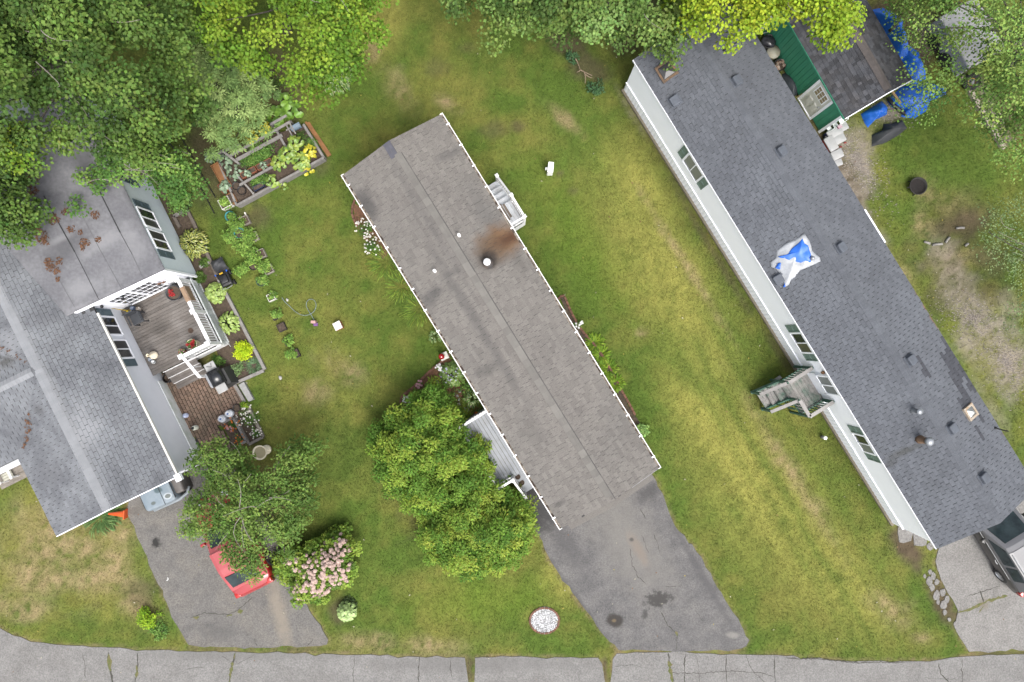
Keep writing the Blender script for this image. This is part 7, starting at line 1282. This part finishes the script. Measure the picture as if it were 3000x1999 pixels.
tree('maple_tree', 'lime-yellow maple overhanging the roof end and the shed', 'tree', [(1990, -350), (2560, -350), (2545, 20), (2520, 60), (2540, 110), (2500, 150), (2470, 140), (2440, 110), (2380, 110), (2340, 60), (2310, 10), (2290, 50), (2250, 70), (2210, 95), (2190, 145), (2160, 130), (2170, 100), (2110, 105), (2080, 85), (2030, 105), (2035, 60), (1990, 0)], 5.5, 8.0, (2290, 12), G_LIME, 47, nleaf=140, size=(.085, .15), rough=.95, nfreq=1.3, spacing=.55, limbs=20, gap=.12)
tree('birch_tree', 'fine-leaved birch shading the white trailer', 'tree', [(2640, -300), (3400, -300), (3400, 560), (3020, 480), (2960, 440), (2960, 400), (2900, 385), (2870, 330), (2840, 290), (2800, 250), (2770, 300), (2740, 320), (2710, 280), (2650, 260), (2620, 245), (2660, 205), (2740, 190), (2770, 140), (2700, 110), (2660, 60)], 3.6, 7.0, (2960, 190), [(.05, .10, .02), (.10, .17, .035), (.19, .26, .06)], 48, nleaf=120, spacing=.55, size=(.07, .11), aspect=.75, limbs=26, gap=.2, thin=[(2755, 60), (2825, 45), (2860, 150), (2905, 205), (2895, 295), (2835, 275), (2795, 190)], thinp=.92, trunk=.16)
tree('locust_tree', 'pale wispy tree at the edge of the gravel yard', 'tree', [(2850, 690), (2880, 640), (2920, 590), (2990, 570), (3350, 540), (3350, 1060), (3000, 990), (2970, 930), (2990, 880), (2960, 800), (2900, 760), (2860, 740)], 1.6, 3.4, (3060, 760), [(.085, .125, .05), (.12, .17, .07), (.16, .21, .09)], 49, nleaf=70, spacing=.5, size=(.05, .08), gap=.3, dome=1.6, layers=1, trunk=.1)
tree('evergreen_shrub', 'large rounded evergreen shrub beside the mulch bed and porch', 'shrub', [(1088, 1330), (1100, 1260), (1160, 1190), (1225, 1160), (1275, 1140), (1320, 1190), (1350, 1240), (1400, 1300), (1440, 1360), (1465, 1420), (1420, 1480), (1310, 1510), (1200, 1500), (1120, 1430)], 1.5, 3.2, (1300, 1330), [(.045, .10, .012), (.09, .16, .02), (.17, .23, .03)], 50, nleaf=120, spacing=.30, rad=(.24, .36), size=(.10, .15), aspect=.42, gap=.0, dome=1.3, layers=3, limbs=20, twigs=0, trunk=.12, rough=1.3, nfreq=2.6, lowz=.3)
tree('evergreen_shrub', 'large rounded evergreen shrub at the driveway edge of the porch', 'shrub', [(1300, 1440), (1400, 1400), (1500, 1440), (1545, 1510), (1555, 1580), (1520, 1640), (1440, 1690), (1330, 1690), (1250, 1630), (1225, 1540), (1250, 1470)], 1.3, 2.9, (1400, 1540), [(.045, .10, .012), (.09, .16, .02), (.19, .24, .034)], 51, nleaf=120, spacing=.30, rad=(.24, .36), size=(.10, .15), aspect=.42, gap=.0, dome=1.3, layers=3, limbs=18, twigs=0, trunk=.12, rough=1.3, nfreq=2.6, lowz=.3)
tree('crabapple_tree', 'small open crabapple tree over the red car', 'tree', [(540, 1380), (570, 1330), (600, 1290), (650, 1285), (700, 1320), (740, 1350), (790, 1290), (850, 1300), (910, 1290), (925, 1340), (900, 1400), (930, 1440), (920, 1480), (965, 1520), (970, 1580), (900, 1590), (840, 1620), (800, 1640), (785, 1680), (700, 1705), (650, 1640), (640, 1585), (600, 1580), (560, 1570), (520, 1560), (535, 1490), (590, 1450), (620, 1420), (600, 1390)], 2.0, 3.8, (790, 1470), [(.042, .082, .014), (.07, .12, .022), (.115, .17, .035)], 52, nleaf=82, spacing=.36, rad=(.28, .42), size=(.09, .14), aspect=.55, gap=.19, thin=[(715, 1270), (815, 1270), (825, 1385), (720, 1385)], thinp=1.0, dome=1.2, layers=2, limbs=28, twigs=16, trunk=.12, rough=.6)
# sumac: rosettes of drooping leaflets
def sumac(label, poly, zlo, zhi, base, pal, seed, spacing=.42):
    r = np.random.default_rng(seed); rr = random.Random(seed); xs = [p[0] for p in poly]; ys = [p[1] for p in poly]; sp = spacing * F / (H - zhi); gx_, gy_ = np.meshgrid(np.arange(min(xs), max(xs), sp), np.arange(min(ys), max(ys), sp)); gx_ = gx_.ravel() + r.uniform(-.45, .45, gx_.size) * sp; gy_ = gy_.ravel() + r.uniform(-.45, .45, gy_.size) * sp; ok = inpoly_np(gx_, gy_, poly); gx_, gy_ = gx_[ok], gy_[ok]
    t = np.clip(polydist_np(gx_, gy_, poly) * .012 / 1.2, 0, 1) ** .6; z = zlo + (zhi - zlo) * t * r.uniform(.6, 1.05, len(t)); s = (H - z) / F; cen = np.stack([(gx_ - 1500) * s, (999.5 - gy_) * s, z], -1); low = cen.copy(); low[:, 2] -= r.uniform(.4, .8, len(low)); low[:, :2] += r.normal(0, .2, (len(low), 2)); cen = np.vstack([cen, low])
    b = np.array(W(*base)); root = thing('sumac_shrub', label, 'shrub', W(*base)); P = []; D = []; Nn = []; Ln = []; Wd = []; cc = []
    for c in cen - b:
        col = palette(1, pal, r)[0]
        for i in range(8):
            a = 2 * math.pi * i / 8 + rr.gauss(0, .25); d = np.array((math.cos(a), math.sin(a), rr.uniform(-.5, .1))); fl = rr.uniform(.22, .34)
            for k in range(4):
                q = c + d * fl * (k + .6) / 4; 
                for sgn in ((-1, 1) if k < 3 else (0,)):
                    e = np.array((math.cos(a + sgn * .75), math.sin(a + sgn * .75), -.25)); P.append(q); D.append(e / np.linalg.norm(e)); n_ = np.array((rr.gauss(0, .25), rr.gauss(0, .25), 1)); Nn.append(n_ / np.linalg.norm(n_)); Ln.append(rr.uniform(.13, .19)); Wd.append(.048); cc.append(col * rr.uniform(.75, 1.25))
    D = np.array(D); Nn = np.array(Nn); Nn = unit(Nn - D * np.sum(D * Nn, 1, keepdims=True)); mb = MB()
    for i in r.permutation(len(gx_))[:22]: branch(mb, (rr.uniform(-.3, .3), rr.uniform(-.3, .3), -.05), cen[i] - b - np.array((0, 0, .05)), .035, .012, rr, 4, .06, 5)
    mb.build('stem', barkm, root); tag(ob('foliage', leaf_mesh_np('foliage', np.array(P), D, Nn, np.array(Ln), np.array(Wd), np.array(cc)), root), kind='stuff')
sumac('tall feathery green shrub behind the raised bed', [(470, 120), (560, 60), (640, 150), (720, 190), (785, 230), (790, 300), (770, 360), (720, 380), (690, 420), (640, 440), (600, 465), (575, 400), (590, 330), (540, 260)], 1.8, 3.8, (680, 330), [(.075, .13, .04), (.13, .20, .06), (.21, .275, .095)], 60)
sumac('darker feathery shrub under the bright yellow-green maple', [(600, 130), (720, 140), (780, 190), (790, 230), (700, 210), (620, 190)], 1.2, 2.4, (720, 230), [(.05, .10, .025), (.09, .16, .035)], 61)
# pink panicle hydrangea
hy = tree('hydrangea_bush', 'pink-flowering panicle hydrangea beside the left driveway', 'bush', [(815, 1650), (840, 1610), (900, 1600), (950, 1580), (1000, 1560), (1028, 1600), (1032, 1660), (1025, 1710), (975, 1730), (930, 1760), (870, 1765), (845, 1730), (860, 1700), (815, 1690)], .5, 1.8, (930, 1655), [(.06, .11, .016), (.11, .175, .024), (.17, .235, .035)], 53, nleaf=120, spacing=.3, rad=(.25, .35), size=(.08, .13), gap=.0, dome=.9, trunk=.05, twigs=0, lowz=.2)
fm_ = mat('dusty_pink', (.72, .55, .48), (.58, .40, .34), 18, .7, rnd=.22); rr = random.Random(21); mb = MB()
for i in range(26):
    a = 2.4 * i; q = .085 * math.sqrt((i + .5) / 26); z = .10 * (1 - (q / .085) ** 2); s_ = .028; mb.add([(q * math.cos(a) + s_ * math.cos(k * 1.57 + i), q * math.sin(a) + s_ * math.sin(k * 1.57 + i), z + .006 * (k % 2)) for k in range(4)], [(0, 1, 2, 3)])
mb.lathe([(.06, -.02), (.07, .03), (.03, .08)], 7); fme = mb.mesh('flower_head', fm_); r = np.random.default_rng(5)
poly = [(825, 1655), (840, 1620), (900, 1610), (950, 1590), (1005, 1560), (1028, 1600), (1030, 1660), (1022, 1705), (975, 1725), (930, 1755), (870, 1760), (850, 1730), (870, 1690)]; k = 0
while k < 230:
    px, py = rr.uniform(815, 1035), rr.uniform(1555, 1768)
    if not inpoly(px, py, poly) or (px < 920 and py < 1650 and rr.random() < .35): continue
    d = float(polydist_np(np.array([px]), np.array([py]), poly)[0]) * .0135; z = .75 + 1.2 * min(1, d / .9) ** .6 * rr.uniform(.85, 1.1); p = W(px, py, z) - hy.location; ob('flower_head', fme, hy, mat=Matrix.Translation(p) @ Matrix.Rotation(rr.uniform(0, 6), 4, 'Z') @ Matrix.Rotation(rr.gauss(0, .4), 4, 'X') @ Matrix.Scale(rr.uniform(.6, 1.05), 4)); k += 1
# ================================================================ hostas and garden plants
hos_y = leafmat('hosta_gold', (.24, .28, .05), (.36, .34, .10), ((.05, .09, .012), .42)); hos_w = leafmat('hosta_cream', (.07, .15, .03), (.10, .19, .04), ((.42, .45, .20), .55)); hos_l = leafmat('hosta_lime', (.22, .33, .07), (.30, .38, .10)); hos_g = leafmat('hosta_green', (.08, .16, .03), (.12, .2, .04), ((.26, .33, .09), .62)); squash = leafmat('squash_leaf', (.11, .21, .04), (.27, .34, .05)); squash_y = leafmat('yellow_squash_leaf', (.45, .42, .03), (.55, .50, .04)); bras = leafmat('cabbage_leaf', (.14, .21, .13), (.20, .27, .17)); rhub = leafmat('rhubarb_leaf', (.10, .21, .025), (.16, .29, .035)); heart = leafmat('heart_leaf', (.09, .20, .02), (.14, .27, .03))
rosette('hosta', 'large gold and green hosta beside the blue-grey wall', 'hosta', 562, 712, .66, .55, hos_y, 1, 240, L=.19, Wd=.085)
rosette('hosta', 'large cream-edged hosta at the edge of the yellow-green maple', 'hosta', 975, 215, .80, .6, hos_w, 2, 220, L=.26, Wd=.12)
rosette('hydrangea_plant', 'lime green leafy hydrangea beside the lawn mower', 'plant', 627, 857, .46, .5, hos_l, 3, 130, 'round', .14, .12)
rosette('hosta', 'pale lime hosta between the deck lattice and the edging', 'hosta', 668, 945, .44, .42, hos_l, 4, 110, L=.20, Wd=.09)
bush('spirea_bush', 'bright chartreuse bush at the corner of the deck', 'bush', 708, 1028, .48, .7, [(.22, .33, .01), (.34, .44, .015), (.42, .48, .02)], 71, (.06, .10), .45, 1500)
bush('sage_plant', 'grey-green leafy plant below the chartreuse bush', 'plant', 692, 1082, .34, .35, [(.09, .15, .06), (.15, .22, .09)], 72, (.05, .08), .5, 500)
blades('fescue_clump', 'blue-green grass clump in the corner of the timber edging', 'plant', 742, 1072, .4, .35, [(.06, .11, .05), (.10, .16, .08)], 73, 220)
bush('border_plant', 'dark leafy plant by the house corner trim', 'plant', 580, 812, .3, .4, G_DK, 74, n=500); bush('border_plant', 'low dark plant under the deck lattice', 'plant', 598, 770, .28, .3, G_DK, 75, n=400); bush('border_bush', 'dark green bush at the foot of the blue-grey wall', 'bush', 518, 590, .55, .9, G_DK + [(.08, .15, .05)], 76, (.08, .13), .6, 1300)
bush('border_plant', 'scrubby plants on the soil beside the deck steps', 'plant', 640, 1060, .35, .25, G_MID, 77, n=450); bush('border_plant', 'leafy shoots behind the concrete step block', 'plant', 715, 1190, .24, .35, G_YEL, 78, n=350)
rosette('hosta', 'green hosta with lilac flowers in the mulch bed', 'hosta', 1325, 1098, .56, .5, hos_g, 5, 150, L=.22, Wd=.11); rosette('hosta', 'small cream-edged hosta by the red gazing ball', 'hosta', 1277, 985, .26, .3, hos_w, 6, 26, L=.20, Wd=.09); rosette('hosta', 'cream-edged hosta under the gutter near the rock garden', 'hosta', 1385, 1168, .34, .4, hos_w, 7, 44, L=.20, Wd=.10); rosette('violet_plant', 'glossy heart-leaved plant above the evergreen shrub', 'plant', 1268, 1148, .34, .4, heart, 8, 60, 'round', .12, .11)
h1 = [o for o in bpy.data.objects if o.get('label', '').startswith('green hosta with lilac')][0]; rr = random.Random(2); blossoms(h1, [Vector((rr.uniform(-.45, .25), rr.uniform(-.4, .3), .6 + rr.uniform(0, .15))) for _ in range(26)], .03, lilac)
def flowers(name, label, px, py, r_m, h, m, n, fr, seed, pal=G_MID, centre=None, nl=500, petals=6):
    o = bush(name, label, 'flowers', px, py, r_m, h, pal, seed, (.05, .08), .4, nl); rr = random.Random(seed)
    blossoms(o, [Vector((q * math.cos(a), q * math.sin(a), h * (1.05 - .4 * (q / r_m) ** 2) + rr.uniform(0, .06))) for q, a in ((r_m * math.sqrt(rr.random()), rr.uniform(0, 6.28)) for _ in range(n))], fr, m, petals=petals, centre=centre); return o
flowers('daisy_clump', 'clump of white daisies under the left gutter', 1068, 672, .45, .6, whitef, 40, .038, 81, centre=yellowf); flowers('daisy_clump', 'lower clump of white daisies spilling from the left gutter', 1092, 720, .42, .6, whitef, 32, .038, 82, centre=yellowf)
flowers('lily_flowers', 'white lilies at the brick edging near the gazing ball', 1287, 1079, .16, .4, whitef, 9, .055, 83, nl=120); flowers('lily_flowers', 'pink lilies in the bare mulch bed', 1228, 1125, .15, .4, pinkf, 8, .06, 84, nl=100); flowers('lily_flowers', 'white lilies at the tip of the mulch bed', 1192, 1172, .17, .4, whitef, 12, .05, 85, nl=140); flowers('lily_flowers', 'white lilies in the fern bed by the right gutter', 1694, 950, .2, .45, whitef, 9, .05, 86, nl=120)
flowers('daisy_patch', 'white daisies in the timber-edged border at the patio', 726, 1222, .52, .35, whitef, 46, .033, 87, centre=yellowf, nl=600); flowers('daisy_patch', 'white daisies at the narrow end of the patio border', 750, 1268, .28, .3, whitef, 20, .033, 88, centre=yellowf, nl=300)
flowers('marigolds', 'orange and pink marigolds in the low patio planter', 682, 1246, .34, .3, orangef, 20, .04, 89, nl=600); flowers('marigolds', 'orange marigolds at the outer corner of the patio planter', 700, 1285, .28, .28, orangef, 14, .04, 90, nl=450); flowers('petunias', 'pale pink petunias among the marigolds', 678, 1252, .18, .32, pinkf, 8, .055, 91, nl=120)
flowers('daylily', 'orange daylily in bloom beside the porch corner', 1405, 1205, .2, .55, orangef, 3, .08, 92, nl=60)
LIL = [(.06, .12, .02), (.12, .19, .03), (.20, .26, .04)]
for i, (px, py, dn, lb) in enumerate(((1128, 768, (-.4, .0, 0), 'strappy daylily leaves below the daisies'), (1172, 838, (-.4, 0, 0), 'strappy daylily leaves under the left gutter'), (1225, 905, (-.4, 0, 0), 'strappy daylily leaves near the small hosta'), (1385, 1212, (.2, .1, 0), 'strappy daylily clump by the porch'), (1395, 1190, (0, 0, 0), 'dense daylily leaves behind the orange bloom'))): blades('daylily_leaves', lb, 'plant', px, py, .5, .5, LIL, 100 + i, 190, dirn=dn, w=.02, spreadb=.9)
blades('iris_leaves', 'long iris leaves fanning at the house gable end', 'plant', 292, 1522, .5, .75, [(.05, .10, .03), (.10, .16, .05)], 110, 130, dirn=(.3, -.3, 0), w=.04); blades('iris_leaves', 'iris leaves beside the tipped traffic cone', 'plant', 325, 1506, .4, .6, [(.05, .10, .03), (.10, .16, .05)], 111, 90, dirn=(.2, -.3, 0), w=.035)
for i, (px, py, rm, lb) in enumerate(((1742, 1005, .42, 'bright green fern at the upper end of the fern bed'), (1760, 1040, .3, 'small fern below the bright green fern'), (1783, 1082, .38, 'mid green fern in the middle of the fern bed'), (1803, 1125, .22, 'yellowing fern at the brick edging'))): blades('fern', lb, 'fern', px, py, rm, .42, G_YEL + [(.10, .2, .02)], 120 + i, 150, up=.35, w=.06)
bush('sedum_bush', 'round pale green bush at the corner of the right gutter', 'bush', 1883, 1262, .33, .5, [(.10, .19, .05), (.18, .28, .08)], 130, (.07, .1), .7, 500)
rosette('hydrangea_bush', 'round pale lime hydrangea bush on the front lawn', 'bush', 1013, 1797, .44, .6, leafmat('pale_lime_leaf', (.26, .38, .12), (.34, .45, .17)), 9, 120, 'round', .13, .12); bush('dark_mulch_plant', 'dark low leaves behind the pale lime hydrangea', 'plant', 1018, 1772, .42, .25, [(.02, .035, .012), (.04, .06, .02)], 131, n=500)
bush('privet_bush', 'bright green bush on the lawn corner by the road', 'bush', 425, 1818, .55, .75, [(.09, .17, .01), (.16, .26, .015), (.22, .32, .02)], 132, (.07, .11), .5, 900); bush('weed_clump', 'low leafy weeds around the bright green bush', 'plant', 465, 1850, .5, .2, G_MID, 133, n=450)
bush('rhododendron_sapling', 'bare-stemmed rhododendron sprig with dark leaves on the back lawn', 'sapling', 1745, 255, .45, .5, [(.03, .075, .03), (.06, .12, .05)], 134, (.09, .13), .4, 330); bush('rhododendron_sapling', 'smaller rhododendron sprig near the blue-green maple', 'sapling', 1676, 165, .32, .5, [(.03, .075, .03), (.06, .12, .05)], 135, (.09, .13), .4, 200)
mb = MB(); rr = random.Random(3)
for a, b in (((1686, 172), (1700, 205)), ((1700, 205), (1735, 222)), ((1700, 205), (1690, 212)), ((1712, 212), (1714, 245)), ((1715, 218), (1735, 228))): branch(mb, W(*a, .25), W(*b, .2), .022, .014, rr, 4, .1)
tag(mb.build('fallen_branch', mat('tan_branch', (.36, .27, .19), None, 5, .9), None), 'forked bare tan branch joining the rhododendron sprigs', 'branch')
TOM = [(.065, .125, .022), (.11, .19, .035), (.17, .26, .05)]
for i, (px, py, rm, h, n, pal, lb) in enumerate(((690, 657, .34, .55, 500, TOM, 'tomato plant spilling from the first teal pot'), (672, 690, .33, .5, 450, TOM, 'tomato plant on the house side of the second teal pot'), (722, 690, .33, .55, 500, TOM, 'tomato plant on the lawn side of the second teal pot'), (706, 720, .38, .6, 600, TOM, 'tomato plant in the middle of the pot row'), (735, 752, .36, .55, 550, TOM, 'tomato plant with yellow flower by the soil boxes'), (705, 790, .32, .5, 450, TOM, 'tomato plant leaning towards the lawn mower'), (770, 780, .28, .45, 400, TOM, 'yellow-green tomato plant in the last soil box'), (766, 822, .22, .4, 260, TOM, 'pepper plant in the dark green pot'), (793, 868, .18, .35, 200, TOM, 'pepper plant with orange fruit'), (806, 922, .22, .3, 220, TOM, 'leafy pepper in the first black grow bag'), (842, 1000, .22, .3, 200, TOM, 'narrow-leaved pepper in the third black grow bag'), (850, 1036, .24, .3, 220, TOM, 'sprawling pepper at the end of the row'), (676, 632, .17, .35, 200, TOM, 'green herb in the first teal pot'), (656, 592, .22, .45, 300, TOM, 'green seedlings in the white-rimmed planter'))): bush('vegetable_plant', lb, 'plant', px, py, rm * 1.15, h, pal, 140 + i, (.07, .13), .42, int(n * 1.7), base_z=.1 if i not in (12, 13) else .2)
for i, (px, py, rm, n, m, lb, z) in enumerate(((840, 452, .38, 40, squash, 'squash vine over the middle of the raised bed', .5), (880, 470, .40, 46, squash, 'squash vine trailing over the front board', .45), (862, 420, .34, 30, squash, 'squash vine by the little timber ladder', .5), (815, 475, .32, 30, squash, 'dark squash leaves beside the terracotta trough', .45), (906, 445, .28, 20, squash_y, 'yellowing squash leaves at the cedar boards', .45), (735, 400, .26, 16, squash_y, 'bright yellow squash leaves on the rear beam', .55), (772, 375, .24, 14, squash_y, 'yellow squash leaves under the feathery shrub', .55), (900, 500, .2, 9, squash_y, 'yellow squash leaves hanging outside the front board', .25), (795, 530, .26, 16, squash, 'squash plant at the front board gap', .35), (830, 545, .18, 6, squash, 'squash leaf trailing onto the grass', .1))): rosette('squash_vine', lb, 'squash plant', px, py, rm, .22, m, 160 + i, n, 'round', .15, .15, base_z=z, stalks=False)
for i, (px, py, rm, lb, z) in enumerate(((660, 470, .28, 'grey-green cabbage behind the cedar planter', .35), (684, 505, .34, 'grey-green cabbage in front of the terracotta trough', .3), (657, 545, .2, 'grey-green cabbage in the dark brown planter', .25), (614, 463, .2, 'grey-green cabbage outside the raised bed corner', .1), (725, 508, .14, 'cabbage seedling in the first terracotta trough', .38), (772, 484, .16, 'cabbage seedling in the second terracotta trough', .38))): rosette('cabbage', lb, 'cabbage', px, py, rm, .2, bras, 180 + i, 16, 'round', .16 if rm > .18 else .1, .13 if rm > .18 else .08, base_z=z, stalks=False)
for i, (px, py, rm, n, lb) in enumerate(((833, 292, .22, 10, 'rhubarb plant alone on the bare soil'), (855, 325, .36, 16, 'large rhubarb plant beside the raised bed'), (805, 340, .34, 14, 'shaded rhubarb plant behind the raised bed'))): rosette('rhubarb', lb, 'rhubarb', px, py, rm, .3, rhub, 190 + i, n, 'round', .26, .26)
bush('herb_patch', 'dense green herbs filling the middle of the raised bed', 'herbs', 765, 448, .75, .2, G_MID, 200, (.05, .09), .6, 2400, base_z=.22, squash=.6, rz=R(28)); bush('herb_patch', 'green herbs along the rear of the raised bed', 'herbs', 720, 475, .4, .18, G_MID, 201, (.04, .07), .6, 700, base_z=.22); bush('herb_patch', 'carrot tops at the right end of the raised bed', 'herbs', 905, 425, .42, .25, G_MID, 202, (.05, .09), .4, 1000, base_z=.25); bush('herb_patch', 'parsley tops by the blue-grey bin', 'herbs', 880, 395, .28, .25, G_DK, 203, (.04, .07), .4, 400, base_z=.25); bush('herb_patch', 'low herbs near the front board of the raised bed', 'herbs', 760, 528, .5, .2, G_MID, 204, (.05, .09), .6, 1000, base_z=.22, squash=.5, rz=R(28))
for p, z in (((1497, 1398), .8), ((1520, 1425), .6)): bush('porch_plant', 'small leafy plant in a pot on the porch top step' if z > .7 else 'reddish plant in a pot on the lower porch step', 'plant', *p, .14, .25, G_MID if z > .7 else [(.12, .08, .04), (.12, .14, .04)], int(p[0]), (.05, .08), .4, 120, base_z=z)
bush('fern_undergrowth', 'low dark plants around the rock garden stones', 'plant', 1330, 1170, .6, .2, G_DK + [(.06, .1, .03)], 210, (.05, .09), .4, 500, squash=.8); bush('fern_undergrowth', 'leafy plants under the gutter by the rock garden', 'plant', 1365, 1140, .4, .3, G_MID, 211, (.06, .1), .5, 350)
bush('weed_clump', 'tuft of weeds on the bare soil by the rhubarb', 'plant', 800, 240, .5, .25, G_DK + G_MID, 212, (.05, .1), .3, 500)
